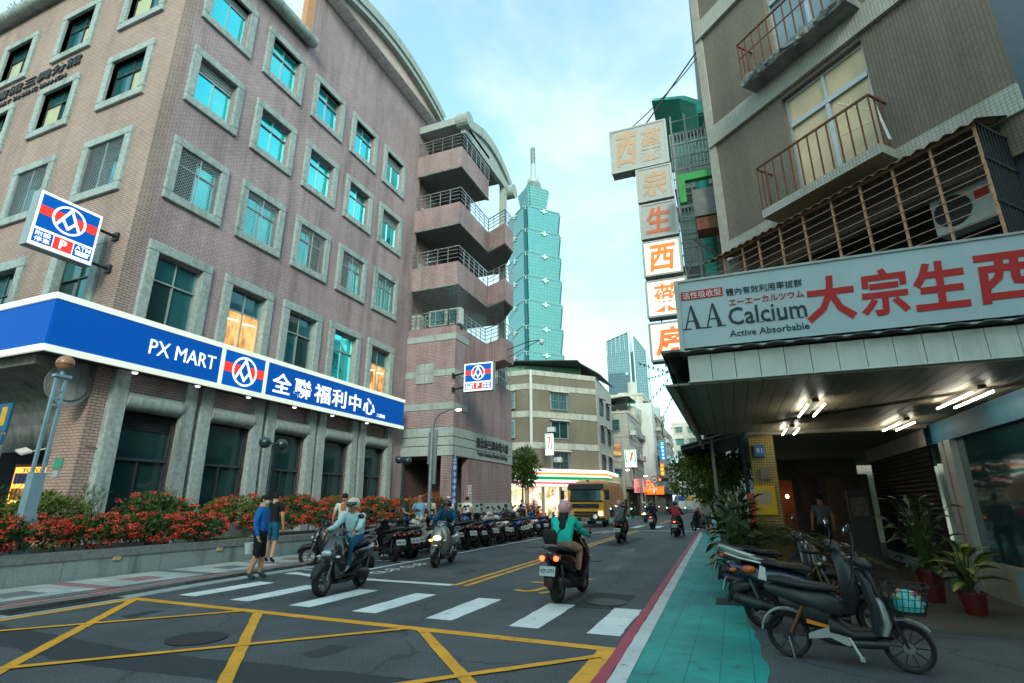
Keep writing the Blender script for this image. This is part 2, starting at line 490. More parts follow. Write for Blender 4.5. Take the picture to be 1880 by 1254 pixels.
def paint(name, col, wear=.5):
    """road paint, worn through to the asphalt in flecks and scratches"""
    m, nd, lk, b = new_mat(name)
    geo = N(nd, 'ShaderNodeNewGeometry')
    n1 = N(nd, 'ShaderNodeTexNoise'); n1.inputs['Scale'].default_value = 7; n1.inputs['Detail'].default_value = 9; n1.inputs['Roughness'].default_value = .72
    lk.new(geo.outputs['Position'], n1.inputs['Vector'])
    r1 = N(nd, 'ShaderNodeMapRange'); r1.inputs['From Min'].default_value = .64 - .1*wear; r1.inputs['From Max'].default_value = .70; r1.inputs['To Max'].default_value = .85
    lk.new(n1.outputs[0], r1.inputs['Value'])
    n2 = N(nd, 'ShaderNodeTexNoise'); n2.inputs['Scale'].default_value = 1.4; n2.inputs['Detail'].default_value = 5
    lk.new(geo.outputs['Position'], n2.inputs['Vector'])
    r2 = N(nd, 'ShaderNodeMapRange'); r2.inputs['From Min'].default_value = .3; r2.inputs['From Max'].default_value = .7; r2.inputs['To Min'].default_value = .84; r2.inputs['To Max'].default_value = 1.08
    lk.new(n2.outputs[0], r2.inputs['Value'])
    m1 = N(nd, 'ShaderNodeMix', data_type='RGBA', blend_type='MULTIPLY'); m1.inputs[0].default_value = 1; m1.inputs[6].default_value = (*col, 1); lk.new(r2.outputs[0], m1.inputs[7])
    m2 = N(nd, 'ShaderNodeMix', data_type='RGBA'); m2.inputs[7].default_value = (.05,.056,.06,1)
    lk.new(r1.outputs[0], m2.inputs[0]); lk.new(m1.outputs[2], m2.inputs[6]); lk.new(m2.outputs[2], b.inputs['Base Color'])
    b.inputs['Roughness'].default_value = .65; b.inputs['Specular IOR Level'].default_value = .25
    MATS[name] = m
    return m
P_WHITE = paint('white_road_paint', (.76,.79,.76), .6)
P_YEL = paint('yellow_road_paint', (.88,.39,.03), .85)
P_RED = paint('red_kerb_paint', srgb(176,70,84), .35)
P_WEDGE = paint('white_edge_paint', (.58,.60,.58), .5)

road = struct(G().quad((-1500,-1500,0),(1500,-1500,0),(1500,1500,0),(-1500,1500,0)).build('road', ASPH))
ZM = .004
def strip(pts, w, m, name, z=ZM, jag=0.0):
    """painted line along pts, ragged edges"""
    g = G(); L = []; Rr = []
    P = [Vector((p[0], p[1], 0)) for p in pts]
    fine = []
    for a, b_ in zip(P[:-1], P[1:]):
        n = max(1, int((b_-a).length/.18)) if jag else 1
        for i in range(n): fine.append(a.lerp(b_, i/n))
    fine.append(P[-1])
    for i, p in enumerate(fine):
        d = (fine[min(i+1, len(fine)-1)] - fine[max(i-1, 0)]).normalized()
        nn = Vector((-d.y, d.x, 0))
        L.append(p + nn*(w/2 + random.uniform(-jag, jag))); Rr.append(p - nn*(w/2 + random.uniform(-jag, jag)))
    vs = [(v.x, v.y, z) for v in L] + [(v.x, v.y, z) for v in Rr]
    k = len(L)
    g.add(vs, [(i, k+i, k+i+1, i+1) for i in range(k-1)])
    return g.build(name, m, road, fix=False)

for x in (-9.22, -7.97, -6.69, -5.46, -4.20, -2.93, -1.88):
    strip([(x+.21, 7.08+.012*(-x)), (x+.21, 8.85+.012*(-x))], .42, P_WHITE, 'zebra_stripe', jag=.012)
for x in (-6.3, -5.0, -3.8, -2.5):
    strip([(x+.1, 36.2), (x+.1, 40.0)], .5, P_WHITE, 'zebra_stripe')
# yellow box
strip([(-9.45,6.66), (-1.57,6.48)], .17, P_YEL, 'box_line', jag=.005)
strip([(-9.53,6.74), (-9.55,3.2), (-9.6,-3)], .15, P_YEL, 'box_line', jag=.005)
strip([(-1.47,6.56), (-1.47,-3)], .19, P_YEL, 'box_line', jag=.005)
for a, b_ in (((-9.43,6.55),(-5.3,1.9)), ((-6.69,6.56),(-2.2,1.6)), ((-3.87,6.5),(-1.5,3.9))):
    strip([a, b_], .13, P_YEL, 'box_diagonal', z=ZM*2, jag=.006)
for a, b_ in (((-6.95,6.55),(-9.5,3.55)), ((-4.05,6.48),(-8.5,1.7)), ((-1.49,6.15),(-5.6,1.7))):
    strip([a, b_], .10, P_YEL, 'box_diagonal', z=ZM*3, jag=.005)
# centre lines, stop lines
strip([(-5.26,10.0), (-5.33,16), (-5.45,26), (-5.48,33)], .11, P_YEL, 'centre_line', jag=.008)
strip([(-5.03,10.0), (-5.10,16), (-5.22,26), (-5.25,33)], .11, P_YEL, 'centre_line', jag=.008)
strip([(-5.5,44), (-6.2,90)], .12, P_YEL, 'centre_line')
strip([(-7.45,10.06), (-5.31,10.02)], .22, P_WHITE, 'stop_line', jag=.02)
strip([(-5.1,33.0), (-1.95,33.0)], .25, P_WHITE, 'stop_line', jag=.02)
strip([(-10.3,41.6), (-5.6,41.6)], .25, P_WHITE, 'stop_line')
strip([(-8.42,10.9), (-8.40,14.2), (-8.40,19), (-8.40,24.5)], .10, P_WHITE, 'parking_line', jag=.008)
strip([(-8.4,26.5), (-8.5,31)], .10, P_WHITE, 'parking_line', jag=.008)
for y in (10.95, 13.4, 15.9, 18.4, 21.0, 24.5):
    strip([(-10.25,y-.05), (-8.45,y)], .09, P_WHITE, 'parking_line', jag=.008)
strip([(-9.7,10.3), (-8.6,10.05)], .26, P_WHITE, 'parking_line', jag=.03)
# bicycle mark in the lane
for c in ((-7.85,12.6), (-7.85,11.35)):
    for dx in (-.0,):
        strip([(c[0]+.16*math.cos(t*PI/5), c[1]-.25+.16*math.sin(t*PI/5)) for t in range(11)], .06, P_WHITE, 'bicycle_mark')
        strip([(c[0]+.16*math.cos(t*PI/5), c[1]+.35+.16*math.sin(t*PI/5)) for t in range(11)], .06, P_WHITE, 'bicycle_mark', z=ZM*2)
        strip([(c[0],c[1]-.25), (c[0]+.2,c[1]), (c[0],c[1]+.35)], .06, P_WHITE, 'bicycle_mark', z=ZM*3)
# no-turn mark, yellow
strip([(-3.95,9.95), (-3.75,9.85), (-3.6,9.95), (-3.5,10.4), (-3.3,11.1), (-3.0,11.95)], .14, P_YEL, 'turn_mark', jag=.01)
strip([(-4.0,11.0), (-3.62,11.03)], .13, P_YEL, 'turn_mark', jag=.01)
strip([(-3.4,9.75), (-3.25,10.0)], .13, P_YEL, 'turn_mark', jag=.01)
strip([(-7.2,29.2), (-6.9,32)], .14, P_WHITE, 'lane_mark'); strip([(-6.7,29.2), (-6.4,32)], .14, P_WHITE, 'lane_mark')
# repaired patch of darker asphalt and utility lid
PATCH = mat('asphalt_patch', (.034,.040,.044), .85, var=.3, scale=60, bump=.4, bscale=120)
strip([(-2.2,8.7), (-2.15,10.2)], .75, PATCH, 'asphalt_patch', z=.002, jag=.05)
strip([(-4.6,21), (-4.4,26)], 1.0, PATCH, 'asphalt_patch', z=.002, jag=.05)
OIL = mat('oil_stain', (.030,.034,.037), .5, var=.4, scale=9)
for x, y, w_, l_ in ((-3.4,8.1,.25,.7), (-6.0,11.6,.3,.9), (-7.1,9.6,.2,.6), (-4.3,5.0,.3,.5), (-8.2,5.6,.25,.5), (-3.0,13.5,.35,1.2), (-3.6,18,.5,2.0), (-6.8,16,.3,1.6)): strip([(x,y), (x+.05,y+l_*.5), (x,y+l_)], w_, OIL, 'oil_stain', z=.0015, jag=.09)
strip([(-9.4,4.4), (-6.2,4.2), (-3.0,4.5), (-1.6,4.4)], .55, PATCH, 'asphalt_patch', z=.001, jag=.03)
LID = mat('iron_lid', (.05,.05,.05), .6, .5, var=.3, scale=40)
for lx, ly in ((-2.1,9.3), (-6.1,5.1), (-3.9,15.6), (-6.9,19.4)):
    G().lathe([(.33,.001),(.33,.0135),(.30,.0135),(.30,.0125),(.05,.0125)], 28, (lx,ly,0)).build('utility_lid', LID, road)

# ---- right edge: red line, white line, teal cycle path
def edge_x(y): return -1.24 - .0245*max(0, y-5)     # the street bends a little to the left
ys = [-6, 0, 5, 8, 11, 14, 18, 23, 28, 33]
strip([(edge_x(y)-.06, y) for y in ys], .12, P_RED, 'kerb_line', z=.0065, jag=.008)
strip([(edge_x(y)+.09, y) for y in ys], .17, P_WEDGE, 'edge_line', jag=.008)
strip([(edge_x(y)-.06, y) for y in (46, 70, 110)], .12, P_RED, 'kerb_line')
strip([(edge_x(y)+.09, y) for y in (46, 70, 110)], .17, P_WEDGE, 'edge_line')
def teal_mat():
    m, nd, lk, b = new_mat('teal_path_paint')
    geo = N(nd, 'ShaderNodeNewGeometry')
    bt = N(nd, 'ShaderNodeTexBrick'); bt.offset = .5
    bt.inputs['Scale'].default_value = 1; bt.inputs['Brick Width'].default_value = .6; bt.inputs['Row Height'].default_value = .3; bt.inputs['Mortar Size'].default_value = .006
    c = srgb(36,150,142)
    bt.inputs['Color1'].default_value = (*c, 1); bt.inputs['Color2'].default_value = (c[0]*1.1, c[1]*.94, c[2]*.94, 1); bt.inputs['Mortar'].default_value = (c[0]*.6, c[1]*.55, c[2]*.55, 1)
    mp = N(nd, 'ShaderNodeMapping'); mp.inputs['Rotation'].default_value = (0,0,R(90)); lk.new(geo.outputs['Position'], mp.inputs['Vector']); lk.new(mp.outputs[0], bt.inputs['Vector'])
    n1 = N(nd, 'ShaderNodeTexNoise'); n1.inputs['Scale'].default_value = 5; n1.inputs['Detail'].default_value = 9; n1.inputs['Roughness'].default_value = .75
    lk.new(geo.outputs['Position'], n1.inputs['Vector'])
    r1 = N(nd, 'ShaderNodeMapRange'); r1.inputs['From Min'].default_value = .535; r1.inputs['From Max'].default_value = .70; r1.inputs['To Max'].default_value = .9
    lk.new(n1.outputs[0], r1.inputs['Value'])
    m2 = N(nd, 'ShaderNodeMix', data_type='RGBA'); m2.inputs[7].default_value = (c[0]*.35+.02, c[1]*.35, c[2]*.38, 1)
    lk.new(r1.outputs[0], m2.inputs[0]); lk.new(bt.outputs['Color'], m2.inputs[6])
    n2 = N(nd, 'ShaderNodeTexNoise'); n2.inputs['Scale'].default_value = .8; n2.inputs['Detail'].default_value = 6; lk.new(geo.outputs['Position'], n2.inputs['Vector'])
    r2 = N(nd, 'ShaderNodeMapRange'); r2.inputs['From Min'].default_value = .3; r2.inputs['From Max'].default_value = .7; r2.inputs['To Min'].default_value = .66; r2.inputs['To Max'].default_value = 1.2
    lk.new(n2.outputs[0], r2.inputs['Value'])
    m3 = N(nd, 'ShaderNodeMix', data_type='RGBA', blend_type='MULTIPLY'); m3.inputs[0].default_value = 1
    lk.new(m2.outputs[2], m3.inputs[6]); lk.new(r2.outputs[0], m3.inputs[7]); lk.new(m3.outputs[2], b.inputs['Base Color'])
    b.inputs['Roughness'].default_value = .6; b.inputs['Specular IOR Level'].default_value = .3
    bp = N(nd, 'ShaderNodeBump'); bp.inputs['Strength'].default_value = .3; bp.inputs['Distance'].default_value = .004; bp.invert = True
    lk.new(bt.outputs['Fac'], bp.inputs['Height']); lk.new(bp.outputs[0], b.inputs['Normal'])
    return m
TEAL = teal_mat()
g = G(); yy = [-6 + .25*i for i in range(160)]
L = []; Rr = []
for y in yy:
    xr = .12 if y < 7.7 else .06 - .052*(y-7.7)**.98 if y < 13 else -.22 - .03*(y-13)
    L.append((edge_x(y)+.17, y, ZM)); Rr.append((max(edge_x(y)+.9, xr + random.uniform(-.035,.035)), y, ZM))
k = len(L)
g.add(L + Rr, [(i, k+i, k+i+1, i+1) for i in range(k-1)])
struct(g.build('cycle_path', TEAL, fix=False))
g = G().quad((edge_x(46)+.17,46,ZM),(edge_x(46)+1.4,46,ZM),(edge_x(110)+1.4,110,ZM),(edge_x(110)+.17,110,ZM))
struct(g.build('cycle_path', TEAL, fix=False))
g = G().quad((-11.6,43,ZM),(-9.9,43,ZM),(-10.6,90,ZM),(-12.3,90,ZM))
struct(g.build('cycle_path', TEAL, fix=False))

# ---- arcade floor on the right (terrazzo, dark asphalt apron)
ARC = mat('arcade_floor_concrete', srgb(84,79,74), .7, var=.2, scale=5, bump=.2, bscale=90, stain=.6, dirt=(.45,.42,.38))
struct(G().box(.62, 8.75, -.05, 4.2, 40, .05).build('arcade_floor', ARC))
GRATE = mat('drain_iron', (.05,.05,.048), .7, .4, var=.3, scale=30)
dg = struct(G().box(-.45, 9.75, .003, .05, 10.35, .012).build('drain_grate', GRATE))
for i in range(9):
    G().box(-.45+.055*i, 9.75, .012, -.45+.055*i+.03, 10.35, .02).build('grate_bar', GRATE, dg)

# ---- left pavement
KX = [(-11.4,1.2), (-10.2,3.2), (-9.92,4.9), (-9.95,6.5), (-10.12,8), (-10.2,10), (-10.3,14), (-10.35,20), (-10.4,32.2)]
PAVE = mat('pavement_bed', srgb(92,92,92), .9, var=.15, bump=.3)
pave = struct(G().vprism([(-30,1.2)] + KX + [(-30,32.2)], -.1, .075).build('pavement', PAVE))
KERB = mat('kerb_concrete', srgb(158,166,164), .85, var=.15, scale=5, bump=.3, stain=.5, dirt=(.55,.55,.55))
P_KRED = paint('red_line_paint', srgb(190,52,52), .5)
def off(pts, d):
    out = []
    for i, p in enumerate(pts):
        a = Vector(pts[max(i-1,0)]); b_ = Vector(pts[min(i+1,len(pts)-1)]); t = (b_-a).normalized()
        out.append((p[0]-t.y*d, p[1]+t.x*d))
    return out
def band(pts, d0, d1, z0, z1, name, m, parent):
    a = off(pts, d0); b_ = off(pts, d1); g = G()
    for i in range(len(pts)-1):
        g.vprism([a[i], a[i+1], b_[i+1], b_[i]], z0, z1)
    return g.build(name, m, parent)
band(KX, -.34, 0, -.05, .012, 'gutter', KERB, pave)
band(KX, 0, .16, -.05, .105, 'kerb', KERB, pave)
band(KX, .012, .075, .1055, .109, 'kerb_line', P_KRED, pave)
dr = G().box(-9.98, 5.0, .014, -9.72, 6.6, .02).build('gutter_grate', GRATE, pave)
# paving tiles: strips with coloured borders
T_GREY = [mat('paver_pale_%d' % i, srgb(*c), .8, var=.1, scale=9, bump=.25, bscale=90, stain=.4, dirt=(.6,.6,.6)) for i, c in enumerate(((172,178,174), (160,168,164), (180,184,178)))]
T_RED = mat('paver_rose', srgb(150,112,112), .8, var=.12, scale=9, bump=.25, bscale=90)
T_DARK = mat('paver_slate', srgb(104,112,114), .8, var=.12, scale=9, bump=.25, bscale=90)
def tile_mesh(w, l, m):
    c = .006; g = G()
    g.add([(0,0,0),(w,0,0),(w,l,0),(0,l,0),(c,c,.02),(w-c,c,.02),(w-c,l-c,.02),(c,l-c,.02)],
          [(4,5,6,7),(0,1,5,4),(1,2,6,5),(2,3,7,6),(3,0,4,7)])
    return g.mesh('paving_tile', m)
TW, TL = .30, .60
tm = {(i, s): tile_mesh(*( (TW-.012, TL-.012) if s == 0 else (TL-.012, TW-.012)), mm) for i, mm in enumerate(T_GREY + [T_RED, T_DARK]) for s in (0, 1)}
ntile = 0
for iy in range(30):          # rows of 0.30 m along the street ; across: 3 big tiles with rose and slate borders
    y = 4.6 + iy*TW
    blk = (iy // 7) % 2
    r7 = iy % 7
    xk = -10.30
    for ix in range(3):
        x = xk - .62 - ix*TL
        if y < 5.4 and ix < 1: pass
        if r7 == 0: k = 3 if blk else 4
        elif ix == 1 and r7 in (3, 4): k = 3 if blk else 4
        else: k = random.choice((0, 0, 1, 1, 2))
        inst('paving_tile', tm[(k, 1)], pave, (x, y, .075)); ntile += 1
for iy in range(16):
    inst('paving_tile', tm[(3 if iy % 2 else 4, 0)], pave, (xk-.30, 4.6+iy*TL, .075))
    
# ---- planter with low wall
GRAN = mat('granite_washed', srgb(140,152,152), .85, var=.32, scale=45, bump=.5, bscale=60, stain=.85, streak=True, dirt=(.28,.28,.28))
CAPM = mat('granite_cap', srgb(116,122,120), .9, var=.25, scale=12, bump=.4, bscale=50, stain=.95, dirt=(.28,.29,.28))
SOIL = mat('soil', (.03,.022,.015), .95, var=.4, scale=20, bump=.8, bscale=30)
pw = thing('planter_wall', 'long low grey granite planter wall with dark cap along the left pavement', 'planter', (-12.2, 3, 0))
def rel(o, x, y, z=0): o.location = (x, y, z); return o
blk_me = G().box(-.22, 0, .02, 0, 1.97, .47).mesh('wall_block', GRAN)
cap_me = G().box(-.26, 0, .472, .03, 1.975, .63).mesh('cap_stone', CAPM)
LMP = mat('amber_lamp_lens', srgb(196,170,120), .4, var=.1)
for i in range(10):
    inst('wall_block', blk_me, pw, (0, i*1.98, 0)); inst('cap_stone', cap_me, pw, (0, i*1.98, 0))
    if i in (2, 3, 4, 5, 7): inst('wall_lamp', G().box(0, 0, .40, .05, .14, .47).mesh('wall_lamp', LMP), pw, (0, i*1.98+.9+ (i%2)*.5, 0))
G().box(-3.4, 0, .05, -.22, 19.7, .52).build('soil_bed', SOIL, pw)
G().box(-1.55, 7.2, .5, -1.40, 10.2, .98).build('inner_wall', GRAN, pw)
G().box(-3.4, 19.7, .02, 0, 19.9, .6).build('end_wall', GRAN, pw)
# ================================================================ BRICK CIVIC BUILDING ON THE LEFT
FX, FY = -16.05, 8.87          # planes of the street front and of the side front
bld = thing('brick_building', 'mauve brick civic building with stone-framed teal windows and arched roof on the left', 'building', (FX, FY, 0))
def at_b(o): o.location = (-FX, -FY, 0); return o      # parts modelled in world metres
def bpart(g, name, m, smooth=False): return at_b(g.build(name, m, bld, smooth))

def wall_with_holes(g, u0, u1, z0, z1, holes, put):
    """fills [u0,u1]x[z0,z1] minus holes with boxes; put(u0,u1,z0,z1)"""
    us = sorted({u0, u1, *[h[0] for h in holes], *[h[1] for h in holes]})
    us = [u for u in us if u0 <= u <= u1]
    for a, b_ in zip(us[:-1], us[1:]):
        hs = sorted([h for h in holes if h[0] <= a + 1e-6 and h[1] >= b_ - 1e-6], key=lambda h: h[2])
        z = z0
        for h in hs:
            if h[2] > z: put(a, b_, z, h[2])
            z = max(z, h[3])
        if z < z1: put(a, b_, z, z1)

COLS = [10.57, 13.33, 16.09, 18.84, 21.60]
ROWS = [(10.98, 13.36), (14.80, 17.18), (18.47, 20.88)]
OW, IW = 2.14, 1.52                     # outer / inner window width
holes = []
for c in COLS:
    for z0, z1 in ROWS: holes.append((c-IW/2, c+IW/2, z0+.30, z1-.30))
    holes.append((c-.80, c+.80, 6.3, 9.08))
    holes.append((c-.88, c+.88, .9, 4.62))
g = G()
wall_with_holes(g, FY+.4, 24.3, 0, 21.9, holes, lambda a, b_, z0, z1: g.box(FX-.4, a, z0, FX, b_, z1))
wall_with_holes(g, 14.5, 25.2, 21.9, 25.5, [], lambda a, b_, z0, z1: g.box(FX-.4, a, z0, FX, b_, z1))
bpart(g, 'street_wall', BRICK)
# side front (faces the crossing)
LC = [-18.35, -22.5, -26.7, -30.9]
LR = [(11.1, 13.55), (14.86, 17.22), (18.52, 21.0)]
lh = []
for c in LC:
    for z0, z1 in LR: lh.append((c-.95, c+.95, z0+.30, z1-.30))
    lh.append((c-1.0, c+1.0, 6.3, 9.2))
g = G()
wall_with_holes(g, -34, FX, 5.1, 22.4, lh, lambda a, b_, z0, z1: g.box(a, FY, z0, b_, FY+.4, z1))
g.box(-17.25, FY, 0, FX, FY+.4, 5.1)
g.box(-34, FY, 0, -31, FY+.4, 5.1)
bpart(g, 'side_wall', brick_mat('warm_lit_brick', srgb(178,152,142), srgb(165,140,131), srgb(104,90,86), .23, .082, .010, bump=.6, stain=.5))  # same mauve brick, with the warm light on this side put into its colour
# ground floor recess behind the side pier
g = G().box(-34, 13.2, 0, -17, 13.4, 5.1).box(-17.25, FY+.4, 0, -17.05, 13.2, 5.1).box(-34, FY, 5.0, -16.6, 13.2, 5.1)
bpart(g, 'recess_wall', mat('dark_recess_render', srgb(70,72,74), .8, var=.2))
# roof deck and terrace
g = G().box(-34, FY+.4, 21.6, FX-.4, 24.3, 21.8).box(-34, 12.8, 21.8, -19.5, 13.0, 25)
bpart(g, 'roof_deck', CONC)

# ---- windows
def window_parts(W, H, b, kind, rot, loc, idx):
    """surround (part) > frame, panes, shutter, grille (sub-parts). Local: y along wall, z up, +x outwards"""
    iw, ih = W - 2*b, H - 2*b
    key = (W, H, b)
    if key not in _wm:
        g = G(); d0, d1 = -.28, .11
        s = .035
        for (y0, y1, z0, z1) in ((-W/2, W/2, 0, b), (-W/2, W/2, H-b, H), (-W/2, -W/2+b, b, H-b), (W/2-b, W/2, b, H-b)):
            g.box(d0, y0, z0, d1, y1, z1)
        _wm[key] = g.mesh('window', STONE)
    w = inst('window', _wm[key], bld, loc, (0, 0, rot))
    md = w.modifiers.new('edge', 'BEVEL'); md.width = .03; md.segments = 2; md.limit_method = 'ANGLE'
    shut = kind in ('shutter', 'half')
    zs0 = b; zs1 = H - b
    top = zs1
    if shut:
        hh = .42 if kind == 'shutter' else .30
        g = G()
        n = int(hh/.06)
        for i in range(n): g.box(-.2, -iw/2, zs1-hh+i*.06, -.15 + .012*(i % 2), iw/2, zs1-hh+i*.06+.052)
        g.box(-.24, -iw/2, zs1-hh, -.20, iw/2, zs1)
        inst('shutter_box', _gm(('sh', W, H, hh), g, 'shutter_box', mat('rolled_shutter', srgb(120,130,130), .6, var=.15)), w)
        top = zs1 - hh
    f = .045
    tz = top - (top-zs0)*(.30 if not shut else .0)
    g = G()
    xo0, xo1 = -.24, -.15
    g.box(xo0, -iw/2, zs0, xo1, -iw/2+f, top).box(xo0, iw/2-f, zs0, xo1, iw/2, top)
    g.box(xo0, -iw/2+f, zs0, xo1, iw/2-f, zs0+f).box(xo0, -iw/2+f, top-f, xo1, iw/2-f, top)
    g.box(xo0+.01, -f/2, zs0+f, xo1-.01, f/2, top-f)
    if not shut: g.box(xo0+.02, -iw/2+f, tz-f/2, xo1+.01, iw/2-f, tz+f/2)
    inst('window_frame', _gm(('fr', W, H, b, kind in ('shutter','half'), kind == 'half'), g, 'window_frame', ALU if rot > -.1 else DALU), w)
    zlist = [(zs0+f, top-f)] if shut else [(zs0+f, tz-f/2), (tz+f/2, top-f)]
    for zi, (za, zb) in enumerate(zlist):
        for s in (0, 1):
            ya, yb = (-iw/2+f, -f/2) if s == 0 else (f/2, iw/2-f)
            if kind == 'lit': pm = LITW if zi == 0 else GLASS_D
            elif kind == 'dark': pm = GLASS_D if (idx+s+zi) % 3 else GLASS_B
            elif kind == 'blind': pm = (BLIND if (idx+s) % 2 == 0 else GLASS_D) if zi == 0 else GLASS_D
            elif kind == 'grille': pm = GLASS if (s + idx) % 3 else GLASS_B
            else: pm = random.choice((GLASS, GLASS, GLASS_2, GLASS_3)) if not (zi == 1 and (idx+s) % 5 == 0) else GLASS_D
            g = G().box(-.205 - .012*s, ya-.005, za-.005, -.195-.012*s, yb+.005, zb+.005)
            inst('pane', g.mesh('pane', pm), w, rot=(0, random.uniform(-.012,.012), random.uniform(-.012,.012)))
            if kind == 'lit' and zi == 0: inst('ceiling_tube', G().bar((-.19,ya+.08,zb-.35),(-.19,yb-.1,zb-.28),.03).mesh('ceiling_tube', OTUBE), w)
    if kind in ('grille', 'blindgrille'):
        g = G(); st = .115; lx = .02
        y0, y1, z0, z1 = -iw/2-.02, iw/2+.02, zs0-.02, zs1+.02
        for sgn in (1, -1):
            c = -(z1-z0)
            while c < (y1-y0)+.01:
                # line y = y0 + c + t, z = z0 + t (or mirrored)
                t0 = max(0, -c); t1 = min(z1-z0, (y1-y0)-c)
                if t1 > t0 + .02:
                    pa = (lx, y0+c+t0, z0+t0); pb = (lx, y0+c+t1, z0+t1)
                    if sgn < 0: pa = (lx, y1-c-t0, z0+t0); pb = (lx, y1-c-t1, z0+t1)
                    g.bar(pa, pb, .009)
                c += st
        fw = .03
        g.box(0, y0, z0, .035, y0+fw, z1).box(0, y1-fw, z0, .035, y1, z1).box(0, y0+fw, z0, .035, y1-fw, z0+fw).box(0, y0+fw, z1-fw, .035, y1-fw, z1).box(.0, -.015, z0+fw, .035, .015, z1-fw)
        stuff(inst('security_grille', _gm(('gr', W, H, b), g, 'security_grille', ALU), w))
    return w
GLASS_2 = glass_mat('teal_sky_glass_b', (.06,.62,.70), .06, .8, .06); GLASS_3 = glass_mat('teal_sky_glass_c', (.14,.80,.80), .10, .85, .1)
_wm = {}; _gmc = {}
def _gm(key, g, name, m):
    if key not in _gmc: _gmc[key] = g.mesh(name, m)
    return _gmc[key]
def lit_office():
    m, nd, lk, b = new_mat('lit_office_window')
    geo = N(nd, 'ShaderNodeNewGeometry'); mp = N(nd, 'ShaderNodeMapping'); mp.inputs['Scale'].default_value = (1.0, 1.6, .7)
    n1 = N(nd, 'ShaderNodeTexNoise'); n1.inputs['Scale'].default_value = 1.7; n1.inputs['Detail'].default_value = 3
    lk.new(geo.outputs['Position'], mp.inputs['Vector']); lk.new(mp.outputs[0], n1.inputs['Vector'])
    cr = N(nd, 'ShaderNodeValToRGB'); cr.color_ramp.elements[0].position = .38; cr.color_ramp.elements[0].color = (.22,.10,.035,1); cr.color_ramp.elements[1].position = .62; cr.color_ramp.elements[1].color = (.95,.50,.17,1)
    lk.new(n1.outputs[0], cr.inputs[0]); lk.new(cr.outputs[0], b.inputs['Emission Color']); b.inputs['Emission Strength'].default_value = .8
    b.inputs['Base Color'].default_value = (.05,.04,.03,1); b.inputs['Roughness'].default_value = .05
    return m
LITW = lit_office()
OTUBE = lit('office_ceiling_tube', (1,.9,.7), 2.5)
BLIND = mat('cream_blind', srgb(176,180,150), .8, var=.1, scale=2)
kinds = {0: ['grille']*5, 1: ['shutter', 'std', 'std', 'std', 'shutter'], 2: ['half', 'std', 'std', 'std', 'shutter']}
for r, (z0, z1) in enumerate(ROWS):
    for i, c in enumerate(COLS):
        window_parts(OW, z1-z0, .30, kinds[r][i], 0, (0, c-FY, z0), i+r)
for i, c in enumerate(COLS):
    window_parts(2.24, 3.45, .34, ['dark', 'lit', 'dark', 'std', 'lit'][i], 0, (0, c-FY, 6.0), i)
for r, (z0, z1) in enumerate(LR):
    for i, c in enumerate(LC):
        window_parts(2.5, z1-z0, .30, 'grille' if r == 0 else 'blind', -PI/2, (c-FX, 0, z0), i+r)
for i, c in enumerate(LC):
    window_parts(2.6, 3.5, .36, 'dark', -PI/2, (c-FX, 0, 6.0), i)

# ---- ground floor bays: splayed stone pilasters, round lintel, dark glazing
pil = G()
pil.loft([[(-.3,-.20,.0),(.34,-.20,.0),(.34,.20,.0),(-.3,.20,.0)], [(-.3,-.20,4.0),(.22,-.20,4.0),(.22,.20,4.0),(-.3,.20,4.0)], [(-.3,-.2,5.3),(.2,-.2,5.3),(.2,.2,5.3),(-.3,.2,5.3)]])
pil_me = pil.mesh('pilaster', STONE)
lt_me = G().tube([(.02,-.86,4.38),(.02,.86,4.38)], .27, 14).mesh('round_lintel', STONE, 40)
for i, c in enumerate(COLS):
    y = c - FY
    for s in (-1, 1):
        o = inst('pilaster', pil_me, bld, (0, y+s*1.08, 0))
    inst('round_lintel', lt_me, bld, (0, y, 0))
    sw = inst('shop_window', G().box(-.3,-.88,.88,-.12,-.83,4.2).box(-.3,.83,.88,-.12,.88,4.2).box(-.3,-.83,.88,-.12,.83,.96).box(-.3,-.83,4.12,-.12,.83,4.2).box(-.29,-.83,2.72,-.10,.83,2.80).box(-.28,-.025,.96,-.13,.025,2.72).mesh('shop_window', DALU), bld, (0, y, 0))
    for (ya, yb, za, zb) in ((-.83,-.025,.96,2.72), (.025,.83,.96,2.72), (-.83,.83,2.80,4.12)):
        zt = zb
        if i == 0 and za > 2.7:
            zt = 3.62
            for k in range(9): inst('louvre_slat', _gm(('lou',), G().bar((0,-.83,0),(0,.83,0),.05,.012), 'louvre_slat', DALU), sw, (-.18, 0, 3.64+k*.055), (0, R(35), 0))
        if i == 1 and za > 2.7: zt = zb
        inst('pane', G().box(-.22, ya, za, -.21, yb, zt).mesh('pane', GLASS_B), sw)
    G().box(FX-.40, c-.86, 4.2, FX-.05, c+.86, 4.6)
bpart(G().box(FX-.02, FY, .0, FX+.10, 24.0, .55), 'plinth', STONE)

# ---- roof edge: tubular ledge, gable soffit with tiles, arched fascia
bpart(G().tube([(FX+.28, FY-.1, 22.0), (FX+.28, 14.5, 22.0)], .27, 14).box(FX-.5, FY+.4, 22.15, FX+.2, 14.45, 22.28), 'round_ledge', STONE, 40)
bpart(G().tube([(-34, FY-.25, 22.6), (FX+.1, FY-.25, 22.6)], .27, 14).box(-34, FY-.1, 22.4, FX, FY+.5, 22.95), 'round_ledge', STONE, 40)
bpart(G().box(-15.95, 9.2, 22.28, -15.9, 14.4, 22.34).box(FX-.35, 14.1, 22.28, FX-.05, 14.5, 25.5), 'terrace_pier', mat('ochre_render', srgb(190,140,104), .8, var=.1))
